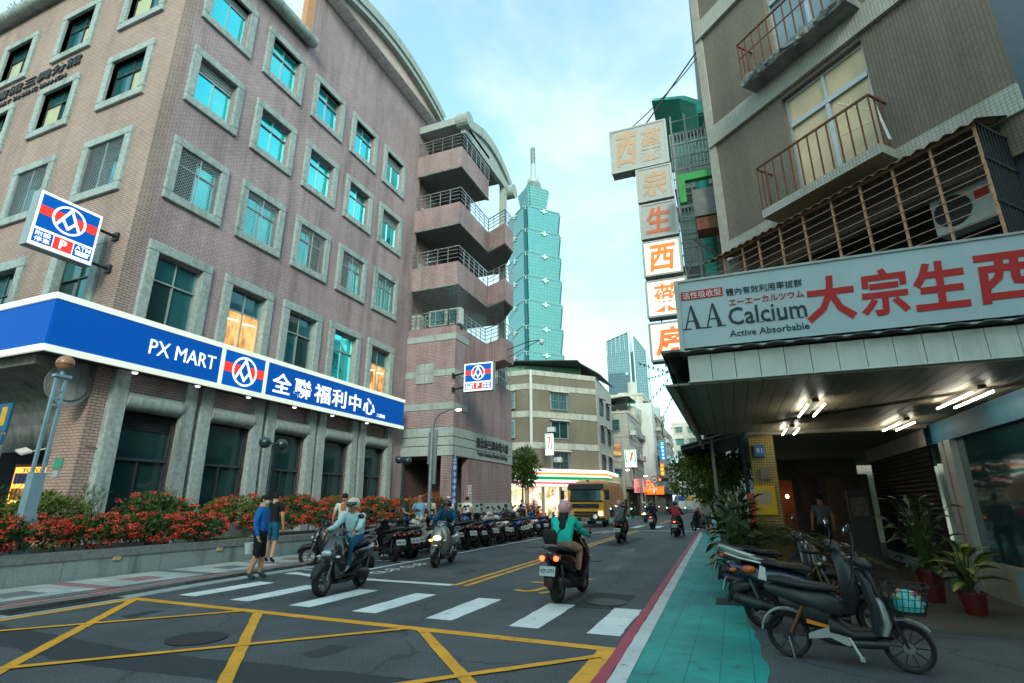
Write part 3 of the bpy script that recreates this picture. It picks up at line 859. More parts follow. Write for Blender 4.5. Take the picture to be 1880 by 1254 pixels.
# terrace back wall and a lean-to seen over the ledge
bpart(G().box(-18.2, 9.5, 21.8, -18.0, 14.5, 25.2), 'terrace_wall', OFFW)
sof = G()
bpart(G().box(FX, 14.6, 25.5, FX+.66, 25.3, 25.56), 'soffit', mat('soffit_render', srgb(168,160,160), .8, var=.1, stain=.4))
SOFT = mat('soffit_tile', srgb(222,218,220), .75, var=.12, scale=5, stain=.35, dirt=(.6,.6,.6))
tme = G().box(0.012,.012,-.02,.318,.588,0).mesh('soffit_tile', SOFT)
for iy in range(17):
    for ix in range(2):
        inst('soffit_tile', tme, bld, (ix*.325+.004, 14.75+iy*.61-FY, 25.499))
DLINE = mat('dark_joint', (.03,.032,.034), .7)
def arch_pts(y0, y1, zb, rise, n=28):
    return [(y0+(y1-y0)*t/n, zb + rise*math.sin(PI*t/n)**.85) for t in range(n+1)]
def arch(g, x0, x1, y0, y1, zb, rise, th, n=28):
    inn = arch_pts(y0+.15, y1-.15, zb, rise, n); out = arch_pts(y0-.25, y1+.25, zb+.35, rise+th-.35, n)
    for i in range(n):
        a, b_, c, d = inn[i], inn[i+1], out[i+1], out[i]
        vs = [(x, y, z) for x in (x0, x1) for y, z in (a, b_, c, d)]
        g.add(vs, [(0,1,2,3), (7,6,5,4), (0,4,5,1), (2,6,7,3), (1,5,6,2), (3,7,4,0)])
g = G(); arch(g, FX-.3, FX+.95, 14.8, 25.2, 25.55, .85, .95)
bpart(g, 'arched_fascia', STONE_L)
g = G(); arch(g, FX+.95, FX+1.05, 14.8, 25.2, 25.85, .9, .55)
bpart(g, 'arched_moulding', STONE_L)
g = G(); n = 28; ap = arch_pts(14.9, 25.1, 25.56, .88, n)
g.add([(FX+.62, y, 25.56) for y, z in ap] + [(FX+.62, y, z+.02) for y, z in ap], [(i, i+1, n+2+i, n+1+i) for i in range(n)])
bpart(g, 'gable_infill', mat('gable_render', srgb(196,172,164), .8, var=.1, stain=.3))

# ---- corner block with stair balconies
BX, BY = -13.0, 24.05
g = G()
g.box(-16.45, BY, 5.32, BX, BY+.35, 10.86)                       # near face above the band
g.box(-16.45, BY, 3.86, -15.85, BY+.35, 5.32)
g.box(-13.62, BY, 0, BX, BY+.35, 3.86)                           # pier beside the entrance
g.box(BX-.35, 25.85, .0, BX, 32.1, 3.86)                         # street face, right of the door
g.box(BX-.35, BY+.35, 5.32, BX, 28.0, 10.86)
g.box(BX-.35, 28.0, 5.32, BX, 32.1, 8.7)
g.box(-16.45, 31.75, 0, BX-.35, 32.1, 8.7)
bpart(g, 'block_wall', BRICK_D)
g = G()
for z0, z1 in ((3.86,4.36),(4.38,4.82),(4.84,5.32)):
    g.box(-16.05, BY-.05, z0, BX+.05, BY+.35, z1-.02); g.box(BX-.35, BY+.35, z0, BX+.05, 32.12, z1-.02)
bpart(g, 'stone_band', STONE_L)
g = G()
for z0, z1 in ((6.25,6.6),(8.05,8.4),(10.05,10.4)):
    g.box(-16.2, BY-.03, z0, BX+.03, BY+.3, z1)
    g.box(BX-.3, BY+.3, z0, BX+.03, 25.6, z1)
for zz_ in (7.70, 8.25):
    for xx in (-15.35, -14.79): g.box(xx, BY-.06, zz_, xx+.54, BY+.2, zz_+.53)
bpart(g, 'stone_course', STONE_L)
bpart(G().box(BX-.36, 25.5, 1.0, BX+.04, 32.14, 1.55), 'stone_course', STONE_L)
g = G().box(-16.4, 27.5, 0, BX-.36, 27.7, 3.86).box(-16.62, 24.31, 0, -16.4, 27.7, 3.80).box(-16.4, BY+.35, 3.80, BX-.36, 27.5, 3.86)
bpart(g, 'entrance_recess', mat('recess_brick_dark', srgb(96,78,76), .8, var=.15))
bpart(G().box(-15.3, 27.35, .1, -13.9, 27.48, 2.5), 'entrance_door', mat('door_grey', srgb(80,84,84), .5))
# balconies
RB = mat('balcony_slab', srgb(110,112,112), .85, var=.2, stain=.5)
def railing(g, pts, z0, h=.95):
    for i in range(len(pts)-1):
        a = Vector((*pts[i], 0)); b_ = Vector((*pts[i+1], 0)); L_ = (b_-a).length
        n = max(1, round(L_/.62))
        for k in range(n+1):
            p = a.lerp(b_, k/n); g.bar((p.x,p.y,z0), (p.x,p.y,z0+h), .035)
        for z in (z0+.25, z0+.5, z0+.74, z0+h):
            g.bar((a.x,a.y,z), (b_.x,b_.y,z), .03 if z < z0+h else .05)
def balcony(zb, hh, full=True):
    pts = [(-16.4,BY), (BX,BY), (BX,28.05), (-11.5,27.3), (-11.5,28.7)] if full else [(-16.4,BY), (BX,BY), (BX,28.0)]
    g = G(); t = .18
    V2 = [Vector(p) for p in pts]; inner = []
    for i, p in enumerate(V2):
        d0 = (V2[i]-V2[i-1]).normalized() if i else (V2[1]-V2[0]).normalized()
        d1 = (V2[i+1]-V2[i]).normalized() if i < len(V2)-1 else d0
        n0 = Vector((-d0.y, d0.x)); n1 = Vector((-d1.y, d1.x)); mtr = (n0+n1).normalized(); inner.append(p + mtr*t/max(.4, mtr.dot(n0)))
    g.vprism([tuple(p) for p in V2] + [tuple(p) for p in inner[::-1]], zb, zb+hh)
    o = bpart(g, 'balcony', BRICK_D)
    sl = G()
    poly = [(-16.4,BY+.03), (BX-.03,BY+.03), (BX-.03,28.05), (-11.53,27.35), (-11.53,28.7), (-13.5,31.5), (-16.4,31.5)] if full else [(-16.4,BY+.03), (BX-.03,BY+.03), (BX-.03,28.0), (-16.4,28.0)]
    sl.vprism(poly, zb+.03, zb+.2)
    sl.build('floor_slab', RB, o)
    G().box(-15.9, BY-.04, zb-.06, BX+.04, BY+.10, zb+.02).box(BX-.1, BY+.1, zb-.06, BX+.04, 28.0, zb+.02).build('drip_edge', CONC, o)
    rg = G(); railing(rg, [(p[0], p[1]) if k > 1 else (p[0], p[1]) for k, p in enumerate(pts)], zb+hh)
    rg.build('railing', STEEL, o)
    return o
balcony(20.93, 1.43, False); balcony(17.09, 1.42); balcony(13.26, 1.42)
g = G(); railing(g, [(-16.3,BY+.1), (BX-.1,BY+.1), (BX-.1,28.0), (-11.5,27.2), (-11.5,28.6)], 10.86); bpart(g, 'railing', STEEL)
g = G(); g.vprism([(BX,27.9), (-11.45,27.15), (-11.45,28.6), (BX,29.4)], 9.5, 10.85); bpart(g, 'stair_parapet', BRICK_D)
bpart(G().box(-16.4, BY+.3, 10.6, BX-.3, 31.7, 10.75), 'block_floor', RB)
# recessed wall behind the balconies and doors
bpart(G().box(-16.45, 28.2, 10.86, -14.6, 28.5, 24.0).box(-16.45, BY+.4, 10.86, -16.3, 28.2, 24), 'core_wall', BRICK_D)
for z in (17.3, 13.45, 21.1): bpart(G().box(-16.29, BY+1.0, z, -16.24, BY+2.0, z+2.1), 'balcony_door', mat('door_pale', srgb(170,176,172), .6))
# bird netting around the open storey
g = G(); st = .17
def net(p0, p1, z0, z1):
    a = Vector(p0); b_ = Vector(p1); L_ = (b_-a).length; Hh = z1-z0; c = -Hh
    while c < L_:
        for sg in (0, 1):
            t0 = max(0,-c); t1 = min(Hh, L_-c)
            if t1 > t0+.02:
                u0, u1 = c+t0, c+t1
                if sg: u0, u1 = L_-u0, L_-u1
                pa = a.lerp(b_, u0/L_); pb = a.lerp(b_, u1/L_)
                g.bar((pa.x,pa.y,z0+t0), (pb.x,pb.y,z0+t1), .008)
        c += st
net((-16.2,BY), (BX,BY), 10.9, 13.3); net((BX,BY), (BX,28.0), 10.9, 13.3); net((BX,28.0), (-11.5,27.2), 10.9, 13.3)
stuff(bpart(g, 'bird_netting', STEEL))
# air-conditioning units on the open storey are lifted things of their own (below)
# block roof: flat slab with scroll ends and an arched street gable on a column
g = G().box(-16.4, BY-.1, 24.05, BX, 28, 24.55); g.tube([(BX-.45, BY+.3, 24.40), (BX+.35, BY+.3, 24.40)], .52, 18)
bpart(g, 'block_roof', STONE_L)
g = G(); arch(g, BX-.35, BX+.12, 24.4, 32.0, 24.0, 1.05, .75); bpart(g, 'arched_gable', STONE_L)
g = G(); n = 28; ap = arch_pts(24.5, 31.9, 24.0, 1.05, n)
g.add([(BX-.05, y, 24.3 - .9*0) for y, z in ap] + [(BX-.05, y, z+.05) for y, z in ap], [(i, i+1, n+2+i, n+1+i) for i in range(n)])
g.box(BX-.3, 24.4, 23.6, BX, 31.6, 24.3)
bpart(g, 'gable_panel', STONE_L)
g = G().tube([(BX-.5, 31.75, 23.75), (BX+.4, 31.75, 23.75)], .52, 18); bpart(g, 'scroll_end', STONE_L)
bpart(G().box(BX-.42, 30.75, 8.7, BX-.02, 31.2, 24.0), 'roof_column', STONE_L)
bpart(G().box(-16.4, BY, 24.56, BX-.3, 31.6, 24.6), 'roof_sheet', CONC)

# ---- side front: curved concrete canopy over the arcade
prof = [(9.3, 5.25), (7.45, 5.25), (7.45, 4.95)] + [(7.45 + 1.85*math.sin(t*PI/16), 4.95 - 1.95*(1-math.cos(t*PI/16))) for t in range(1, 9)]
g = G(); n = len(prof)
vs = [(x, y, z) for x in (-34, -16.12) for y, z in prof]
g.add(vs, [(i, (i+1) % n, n+(i+1) % n, n+i) for i in range(n)] + [tuple(range(n)), tuple(range(n, 2*n))[::-1]])
bpart(g, 'curved_canopy', CONC)
g = G(); g.lathe([(.55,0),(.55,.05),(.42,.05),(.42,.09),(.25,.09)], 22, (-16.12, 8.3, 4.55), Euler((0, R(90), 0)).to_matrix()); bpart(g, 'scroll_relief', CONC)

# ---- raised letters on the walls
LETD = mat('dark_bronze_letter', (.07,.08,.085), .5, .5, var=.1)
t_ = put_text('圖書館三興分館', LETD, bld, (-24.6+0, FY-.05, 18.02), w=6.6, h=.46, bold=.0, depth=.03, name='raised_lettering'); t_.location = (-24.9-FX, -.05, 18.05)
for wd, xa, xb in (('LIBRARY', -27.65, -26.05), ('SANXING', -25.85, -24.2), ('BRANCH', -24.0, -22.35)):
    t_ = put_text(wd, LETD, bld, (0,0,0), w=xb-xa, h=.19, bold=.004, depth=.03, name='raised_lettering'); t_.location = ((xa+xb)/2-FX, -.04, 17.52)
t_ = put_text('臺北市三興市場大樓', LETD, bld, (0,0,0), w=4.6, h=.55, right=(0,1,0), bold=.008, depth=.02, name='raised_lettering'); t_.location = (BX+.09-FX, 29.0-FY, 4.78)
t_ = put_text('Taipei Sanxing Market Building', LETD, bld, (0,0,0), w=4.4, h=.30, right=(0,1,0), bold=.008, depth=.015, name='raised_lettering'); t_.location = (BX+.09-FX, 29.0-FY, 4.18)
# ================================================================ SUPERMARKET SIGNS
S_BLUE = lit('backlit_blue', srgb(0,78,164), .24)
S_BLUE2 = lit('backlit_blue_panel', srgb(0,86,176), .26)
S_RED = lit('backlit_red', srgb(236,52,44), .6)
S_WHITE = lit('backlit_white', (.86,.89,.91), .5)
S_FRAME = lit('backlit_cream_edge', srgb(214,222,206), .35)
def frame_axes(right, up):
    x = Vector(right).normalized(); y = Vector(up).normalized(); return x, y, x.cross(y)
def px_logo(parent, c, w, h, right, up=(0,0,1)):
    x, y, z = frame_axes(right, up); c = Vector(c)
    P = lambda u, v, d=0: c + x*u + y*v + z*d
    def flat(pts, d, name, m, th=.004):
        g = G(); a = [P(u, v, d) for u, v in pts]; b_ = [P(u, v, d+th) for u, v in pts]; n = len(pts)
        g.add(a+b_, [tuple(range(n))[::-1], tuple(range(n, 2*n))] + [(i, (i+1) % n, n+(i+1) % n, n+i) for i in range(n)])
        return g.build(name, m, parent)
    flat([(-w/2,-h/2),(w/2,-h/2),(w/2,h/2),(-w/2,h/2)], 0, 'logo_panel', S_BLUE2)
    flat([(-w/2,-h*.10),(w/2,-h*.10),(w/2,h*.16),(-w/2,h*.16)], .005, 'red_band', S_RED)
    r = min(w, h)*.43; t = r*.14
    # blue diamond and lower field cover the band inside the mark
    flat([(0,r*.80),(.40*r,-.0*r),(0,-r*.55),(-.40*r,-.0*r)], .0095, 'mark_field', S_BLUE2)
    g = G(); n = 40
    vs = [P(math.cos(2*PI*i/n)*q, math.sin(2*PI*i/n)*q, d) for d in (.010,.016) for q in (r, r-t) for i in range(n)]
    fs = []
    for i in range(n):
        j = (i+1) % n
        fs += [(2*n+i, 2*n+j, 3*n+j, 3*n+i), (i, j, 2*n+j, 2*n+i), (n+j, n+i, 3*n+i, 3*n+j)]
    g.add(vs, fs); g.build('mark_ring', S_WHITE, parent)
    def stroke(a, b_, d):
        a = Vector((*a,0)); b_ = Vector((*b_,0)); dr = (b_-a).normalized(); nn = Vector((-dr.y, dr.x, 0))*t*.62
        flat([((a+nn).x,(a+nn).y), ((b_+nn).x,(b_+nn).y), ((b_-nn).x,(b_-nn).y), ((a-nn).x,(a-nn).y)], d, 'mark_stroke', S_WHITE)
    stroke((.06*r,.90*r), (-.70*r,-.60*r), .011); stroke((-.06*r,.90*r), (.70*r,-.60*r), .0135)
    stroke((-.42*r,.02*r), (.05*r,-.66*r), .0165); stroke((.42*r,.02*r), (-.05*r,-.66*r), .0185)

fs_ = thing('fascia_sign', 'long backlit blue supermarket fascia sign with white lettering across the brick building', 'sign', (-15.3, 22.97, 5.15))
def fpart(g, name, m, smooth=False):
    o = g.build(name, m, fs_, smooth); o.location = (15.3, -22.97, -5.15); return o
SB = mat('sign_box_grey', srgb(60,70,76), .6, var=.1)
fpart(G().box(-16.02, 7.22, 5.2, -15.34, 22.96, 6.62).box(-34, 7.24, 5.2, -16.02, 9.0-.14, 6.62), 'sign_box', SB)
fpart(G().box(-15.34, 7.2, 5.30, -15.30, 22.95, 6.50), 'sign_face', S_BLUE)
fpart(G().box(-34, 7.18, 5.30, -15.341, 7.22, 6.50), 'sign_face', S_BLUE)
fpart(G().box(-15.36, 7.15, 5.14, -15.27, 22.99, 5.30), 'sign_edge', S_FRAME)
fpart(G().box(-15.36, 7.15, 6.50, -15.27, 22.99, 6.66), 'sign_edge', S_FRAME)
fpart(G().box(-34, 7.13, 5.14, -15.361, 7.21, 5.30), 'sign_edge', S_FRAME)
fpart(G().box(-34, 7.13, 6.50, -15.361, 7.21, 6.66), 'sign_edge', S_FRAME)
for y in (12.10, 13.93): fpart(G().box(-15.345, y-.07, 5.30, -15.275, y+.07, 6.50), 'sign_divider', S_FRAME)
DL = lit('downlight', (.9,.95,1), 1.5)
for y in (9.6, 11.6, 13.6, 15.8, 18.0, 20.4): fpart(G().lathe([(.06,5.10),(.08,5.14)], 12, (-15.6, y, 0)), 'downlight', DL)
def ft(txt, y0, y1, z0, z1, bold):
    o = put_text(txt, S_WHITE, fs_, (0,0,0), w=y1-y0, h=z1-z0, right=(0,1,0), bold=bold, depth=.01); o.location = (.012, (y0+y1)/2-22.97, (z0+z1)/2-5.15)
ft('PX MART', 9.66, 11.85, 5.70, 6.14, .0)
for ch, y0, y1 in (('全',14.28,15.2), ('聯',15.36,16.28), ('福',16.46,17.42), ('利',17.52,18.42), ('中',18.62,19.44), ('心',19.62,20.5)):
    ft(ch, y0, y1, 5.46, 6.22, .016)
ft('三興店', 20.68, 21.34, 5.45, 5.62, .01)
# logo panel
px_logo(fs_, Vector((0.004, 13.015-22.97, 5.90-5.15)), 1.66, 1.20, (0,1,0))

def box_sign(label, loc, right, w, h, flip):
    """projecting light box on two arms; local: x=right along face, front normal = right x up"""
    x, y, z = frame_axes(right, (0,0,1))
    t = thing('projecting_sign', label, 'sign', loc, 0, None)
    P = lambda u, v, d=0: x*u + y*v + z*d
    M = Matrix((x, y, z)).transposed()
    G().obox(P(w/2, h/2, -.16), (w/2, h/2, .16), M).build('light_box', mat('sign_case', srgb(150,166,170), .4, .3, var=.08), t)
    G().obox(P(w/2, h/2, .006), (w/2-.02, h/2-.02, .006), M).build('sign_face', S_WHITE, t)
    lw, lh = w*.90, h*.60
    px_logo(t, P(w/2, h*.64, .014), lw, lh, right)
    pw_, ph = lw/3-.02, h*.22
    cells = [('P', S_RED), ]
    xs = [w*.05 + pw_/2 + i*(pw_+.03) for i in range(3)]
    order = ['park', 'P', 'atm'] if not flip else ['atm', 'P', 'park']
    for k, u in zip(order, xs):
        G().obox(P(u, h*.185, .016), (pw_/2, ph/2, .004), M).build('info_panel', S_RED if k == 'P' else S_BLUE2, t)
        if k == 'P': put_text('P', S_WHITE, t, P(u, h*.185, .024), h=ph*.75, right=right, bold=.03)
        elif k == 'atm':
            put_text('ATM', S_WHITE, t, P(u, h*.185+ph*.26, .024), w=pw_*.85, h=ph*.32, right=right, bold=.01)
            G().obox(P(u, h*.185-ph*.2, .022), (pw_*.36, ph*.16, .002), M).build('banknote_icon', S_WHITE, t)
            G().obox(P(u, h*.185-ph*.04, .022), (pw_*.42, ph*.05, .002), M).build('slot_icon', S_WHITE, t)
        else:
            put_text('附設', S_WHITE, t, P(u, h*.185+ph*.23, .024), w=pw_*.8, h=ph*.40, right=right, bold=.006)
            put_text('停車', S_WHITE, t, P(u, h*.185-ph*.23, .024), w=pw_*.8, h=ph*.40, right=right, bold=.006)
    return t, P
ARM = mat('sign_arm', (.025,.03,.034), .5, .4)
s1, P1 = box_sign('backlit supermarket and parking sign projecting near the building corner, top left', (-16.45, 6.72, 8.06), (0,1,0), 1.58, 1.62, False)
for v in (.18, 1.25):
    g = G().tube([P1(1.58, v, -.16), P1(2.12, v, -.16)], .045, 8).obox(P1(2.10, v, -.16), (.12,.03,.12)); g.build('wall_arm', ARM, s1)
s2, P2 = box_sign('small backlit supermarket and parking sign projecting from the brick stair block', (-12.16, 23.5, 6.93), (1,0,0), 1.62, 1.48, True)
for v in (.3, 1.05):
    g = G().tube([P2(0, v, -.16), P2(-.55, v, -.4), P2(-.86, v, -.52)], .05, 8).obox(P2(-.86, v, -.5), (.04,.12,.12)); g.build('wall_arm', ARM, s2)
# ================================================================ TILED CORNER BUILDING ON THE RIGHT
AZ = R(-43)
rb = thing('corner_apartment_building', 'olive mosaic-tiled corner apartment building with rusty balconies on the right', 'building', (.4, 12.0, 0), AZ)
TILE = brick_mat('olive_mosaic', srgb(130,121,104), srgb(120,111,95), srgb(99,92,80), .058, .058, .006, off=0, bump=.5, stain=.6, axis='diag', dirt=(.5,.48,.44))
WTILE = brick_mat('white_mosaic', srgb(190,190,178), srgb(178,178,167), srgb(146,144,133), .058, .058, .006, off=0, bump=.5, stain=.6, axis='diag', dirt=(.5,.48,.45))
RUST = mat('rusty_iron', srgb(112,76,58), .8, .2, var=.35, scale=14, bump=.3, bscale=60)
RUSTL = mat('rust_painted_iron', srgb(186,142,112), .75, .1, var=.2, scale=12)
IRON = mat('dark_iron', (.03,.034,.036), .6, .4, var=.3, scale=12)
holes = [(2.0, 3.68, 7.28, 9.72), (2.0, 3.68, 10.55, 13.0), (.15, 5.4, 3.6, 6.2)]
g = G(); wall_with_holes(g, .2, 5.4, 3.1, 17.0, holes, lambda a, b_, z0, z1: g.box(a, 0, z0, b_, .3, z1))
g.build('tiled_wall', TILE, rb)
BANDZ = ((6.78, 7.22), (9.82, 10.32), (13.1, 13.6))
for z0, z1 in BANDZ:
    if z0 < 7.0: G().box(.14, -.06, z0, 5.44, 0.0, z1).build('white_band', WTILE, rb)
    else: G().box(.05, -.09, z0, 5.42, 0.0, z1).build('white_band', WTILE, rb)
G().box(.0, -.04, 6.9, .22, .35, 17).build('corner_pilaster', mat('dirty_render', srgb(176,170,158), .9, var=.15, stain=.7, streak=True, dirt=(.5,.45,.4)), rb)
# loggia behind the cage
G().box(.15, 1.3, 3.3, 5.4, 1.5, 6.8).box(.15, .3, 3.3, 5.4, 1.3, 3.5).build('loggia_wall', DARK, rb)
# windows with brown paper behind the glass
PAPER = mat('brown_paper_window', srgb(208,184,142), .5, var=.14, scale=1.5, stain=.5, dirt=(.72,.66,.55), spec=.5, coat=.5)
FROST = mat('frosted_window', srgb(120,138,146), .25, var=.12, scale=1.5, spec=.6, coat=.5)
for zi, (z0, z1, pm) in enumerate(((7.28, 9.72, PAPER), (10.55, 13.0, FROST))):
    w = G().box(2.0,.10,z0,2.06,.2,z1).box(3.62,.10,z0,3.68,.2,z1).box(2.06,.10,z0,3.62,.2,z0+.06).box(2.06,.10,z1-.06,3.62,.2,z1).box(2.06,.08,z1-.72,3.62,.2,z1-.62).box(2.80,.09,z0+.06,2.88,.2,z1-.72).box(2.82,.10,z1-.62,2.87,.2,z1-.06).build('window', ALU, rb)
    for x0, x1, za, zb in ((2.06,2.80,z0+.06,z1-.72), (2.88,3.62,z0+.06,z1-.72), (2.06,2.82,z1-.62,z1-.06), (2.87,3.62,z1-.62,z1-.06)):
        G().box(x0, .14, za, x1, .15, zb).build('pane', pm, w)
TAPE = mat('masking_tape', srgb(226,208,170), .6, var=.05)
wp = [o for o in rb.children if o.name.startswith('window')][0]
for a, b_ in (((3.0,.135,8.9),(3.5,.135,8.35)), ((3.05,.135,8.3),(3.25,.135,8.8)), ((2.95,.135,8.2),(3.6,.135,8.1))):
    G().bar(a, b_, .03, .004, up=(0,1,0)).build('tape_strip', TAPE, wp)
# balconies
for k, (z, rough_) in enumerate(((7.18, False), (10.42, True))):
    sl = G().box(1.52, -.5, z-.16, 3.84, 0, z+.02)
    o = sl.build('balcony_slab', WTILE if not rough_ else CONC, rb)
    if rough_:
        gg = G(); random.seed(4)
        for i in range(26):
            x = 1.52 + i*.09; gg.obox((x+.04, -.50+random.uniform(-.02,.01), z-.1+random.uniform(-.04,.04)), (.04+random.random()*.04,.012+random.random()*.02,.03+random.random()*.06), Euler((random.random(),0,random.random())).to_matrix())
        stuff(gg.build('broken_edge', CONC, o))
    rl = G().bar((1.52,-.48,z+1.0),(3.82,-.48,z+1.0),.035).bar((1.52,-.48,z+1.0),(1.52,0,z+1.0),.035).bar((3.82,-.48,z+1.0),(3.82,0,z+1.0),.035)
    if rough_: rl.bar((1.52,-.48,z+.6),(3.82,-.48,z+.6),.02)
    rl.build('top_rail', RUST, o)
    bm = G().box(-.011,-.011,0,.011,.011,1.0).mesh('baluster', RUST)
    for i in range(13): inst('baluster', bm, o, (1.53+i*.19, -.48, z))
    for i in range(2):
        inst('baluster', bm, o, (1.52, -.17-.16*i, z)); inst('baluster', bm, o, (3.82, -.17-.16*i, z))
    if not rough_: G().bar((3.75,-.2,z+1.0),(3.9,-.3,z+.1),.06,.02).build('loose_board', WHITE, o)
# corrugated awning and cage of the first floor
CORR = mat('rusty_corrugated', srgb(120,92,60), .85, .1, var=.4, scale=6, bump=.4, bscale=30, stain=.7, dirt=(.4,.32,.25))
g = G(); nx = 110
for i in range(nx):
    x0 = .3 + i*4.95/nx; x1 = .3+(i+1)*4.95/nx
    for (xa, xb, za, zb) in ((x0, x1, .022*math.sin(i*PI/2), .022*math.sin((i+1)*PI/2)),):
        g.add([(xa,-.95,6.46+za),(xb,-.95,6.46+zb),(xb,0,6.84+zb),(xa,0,6.84+za),(xa,-.95,6.45+za),(xb,-.95,6.45+zb),(xb,0,6.83+zb),(xa,0,6.83+za)], [(0,1,2,3),(7,6,5,4),(0,4,5,1)])
g.build('corrugated_awning', CORR, rb, fix=False)
cage = thing('window_cage', 'rusty iron security cage under the corrugated awning, above the pharmacy sign', 'cage', (.4, 12.0, 0), AZ)
post = G().box(-.016,-.016,4.4,.016,.016,6.46).mesh('cage_post', RUSTL)
for x in (.72, 1.2, 1.58, 2.06, 2.54, 3.07, 3.56, 4.06, 4.58, 5.12): inst('cage_post', post, cage, (x, -.82, 0))
hb = G().bar((.5,0,0),(5.12,0,0),.010).mesh('cage_bar', RUSTL)
for i in range(13): inst('cage_bar', hb, cage, (0, -.845, 4.5+i*.15))
sbm = G().box(-.012,-.012,4.4,.012,.012,6.5).mesh('side_bar', IRON)
for i in range(9): inst('side_bar', sbm, cage, (5.14, -.78+i*.095, 0))
for z in (4.7, 5.3, 5.95, 6.5): G().bar((5.14,-.82,z),(5.14,.02,z),.04).build('side_rail', IRON, cage)
G().bar((.5,-.82,6.47),(5.14,-.82,6.47),.04).build('top_rail', RUSTL, cage)
# air conditioner in the cage
ac = thing('air_conditioner', 'white outdoor air conditioner unit with red label inside the rusty cage', 'air conditioner', (.4+.731*3.95+.682*.42, 12-.682*3.95+.731*.42, 5.6), AZ)
ACW = mat('appliance_white', srgb(190,196,192), .5, var=.06)
G().box(0,-.15,0,.85,.15,.62).build('casing', ACW, ac)
G().lathe([(.23,0),(.25,.02),(.23,.03),(.03,.03)], 24, (.28,-.15,.31), Euler((R(90),0,0)).to_matrix()).build('fan_grille', BLACKP, ac)
G().box(.58,-.155,.35,.76,-.151,.5).build('red_label', mat('red_label', srgb(190,50,40), .6), ac)
# blank wall to the right (next front, faces the crossing) and body of the building
G().box(4.28, 8.42, 0, 14, 8.8, 18).build('blank_wall', mat('slate_blue_panel', srgb(74,92,104), .7, var=.1, stain=.3), rb).matrix_world = Matrix.Identity(4)
bw = [o for o in rb.children if o.name == 'blank_wall'][0]
def w2l(o, root):      # part modelled in world metres under a turned root
    o.matrix_basis = (Matrix.Translation(root.location) @ Euler((0,0,root.rotation_euler.z)).to_matrix().to_4x4()).inverted()
    return o
w2l(bw, rb)
def rpart(g, name, m, smooth=False): return w2l(g.build(name, m, rb, smooth), rb)
SIDE = mat('grey_side_wall', srgb(150,150,144), .9, var=.15, stain=.8, streak=True, dirt=(.45,.43,.4))
rpart(G().box(.42, 12.1, 3.35, .8, 26, 17), 'street_wall', SIDE)
rpart(G().vprism([(.8,12.2),(4.3,8.85),(14,8.85),(14,26),(.8,26)], 16.7, 17.0), 'roof_slab', CONC)
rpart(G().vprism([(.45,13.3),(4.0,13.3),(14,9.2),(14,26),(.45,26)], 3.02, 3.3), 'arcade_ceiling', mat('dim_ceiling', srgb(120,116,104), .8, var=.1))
# street side clutter: green awning, downpipe, brackets, window cages
GREENF = mat('green_fibreglass', srgb(64,186,168), .45, var=.15)
GREENP = mat('green_paint', srgb(30,140,60), .5, var=.1)
rpart(G().tube([(.15,13.9,4.2),(.15,13.9,10.2)], .17, 12), 'green_downpipe', GREENF, 40)
g = G(); pr = [(0,.0),(.0,.45),(-.25,.85),(-.7,1.05),(-.75,.98),(-.33,.78),(-.1,.42),(-.08,0)]
vs = [(.42+x*1.9, y, 12.55+z*.9) for y in (14.0, 18) for x, z in pr]; n = len(pr)
g.add(vs, [(i,(i+1)%n,n+(i+1)%n,n+i) for i in range(n)] + [tuple(range(n)), tuple(range(n,2*n))[::-1]])
rpart(g, 'green_awning', GREENF)
WC = mat('white_cage_iron', srgb(196,200,192), .6, .2, var=.1)
for z0 in (5.0, 7.9, 10.4):
    cg = rpart(G().box(-.62, 14.4, z0, .42, 18, z0+.05), 'balcony_frame', WC); G().box(-.62, 14.4, z0+1.9, .42, 18, z0+1.95).build('balcony_roof', WC, cg)
    bm = G().box(-.012,-.012,0,.012,.012,1.9).mesh('balcony_bar', WC)
    for i in range(11): inst('balcony_bar', bm, cg, (-.60+.10*i, 14.42, z0))
    for i in range(4): G().box(-.62, 14.40, z0+.35+i*.4, .42, 14.43, z0+.38+i*.4).build('balcony_bar', WC, cg)
    G().box(-.5, 14.6, z0+.05, .40, 14.7, z0+.9).build('lower_panel', OFFW, cg)
    G().box(-.5, 14.6, z0+.95, .40, 14.68, z0+1.85).build('window', mat('green_glazing', srgb(150,190,176), .3, var=.1), cg)
# small window box with green bracket
rpart(G().box(-.12, 12.35, 8.3, .42, 12.9, 9.05), 'old_window_unit', mat('old_grey_casing', srgb(110,112,108), .7, .2, var=.2, stain=.5))
rpart(G().box(-.10, 12.4, 7.95, .42, 12.9, 8.28), 'rust_tray', RUST)
rpart(G().box(-.42, 12.25, 9.3, .42, 12.4, 9.5).box(-.42, 12.25, 8.7, -.26, 12.4, 9.3), 'green_bracket', GREENP)
rpart(G().bar((-.2,12.5,7.75),(.42,12.5,7.1),.05), 'stay_bar', IRON)

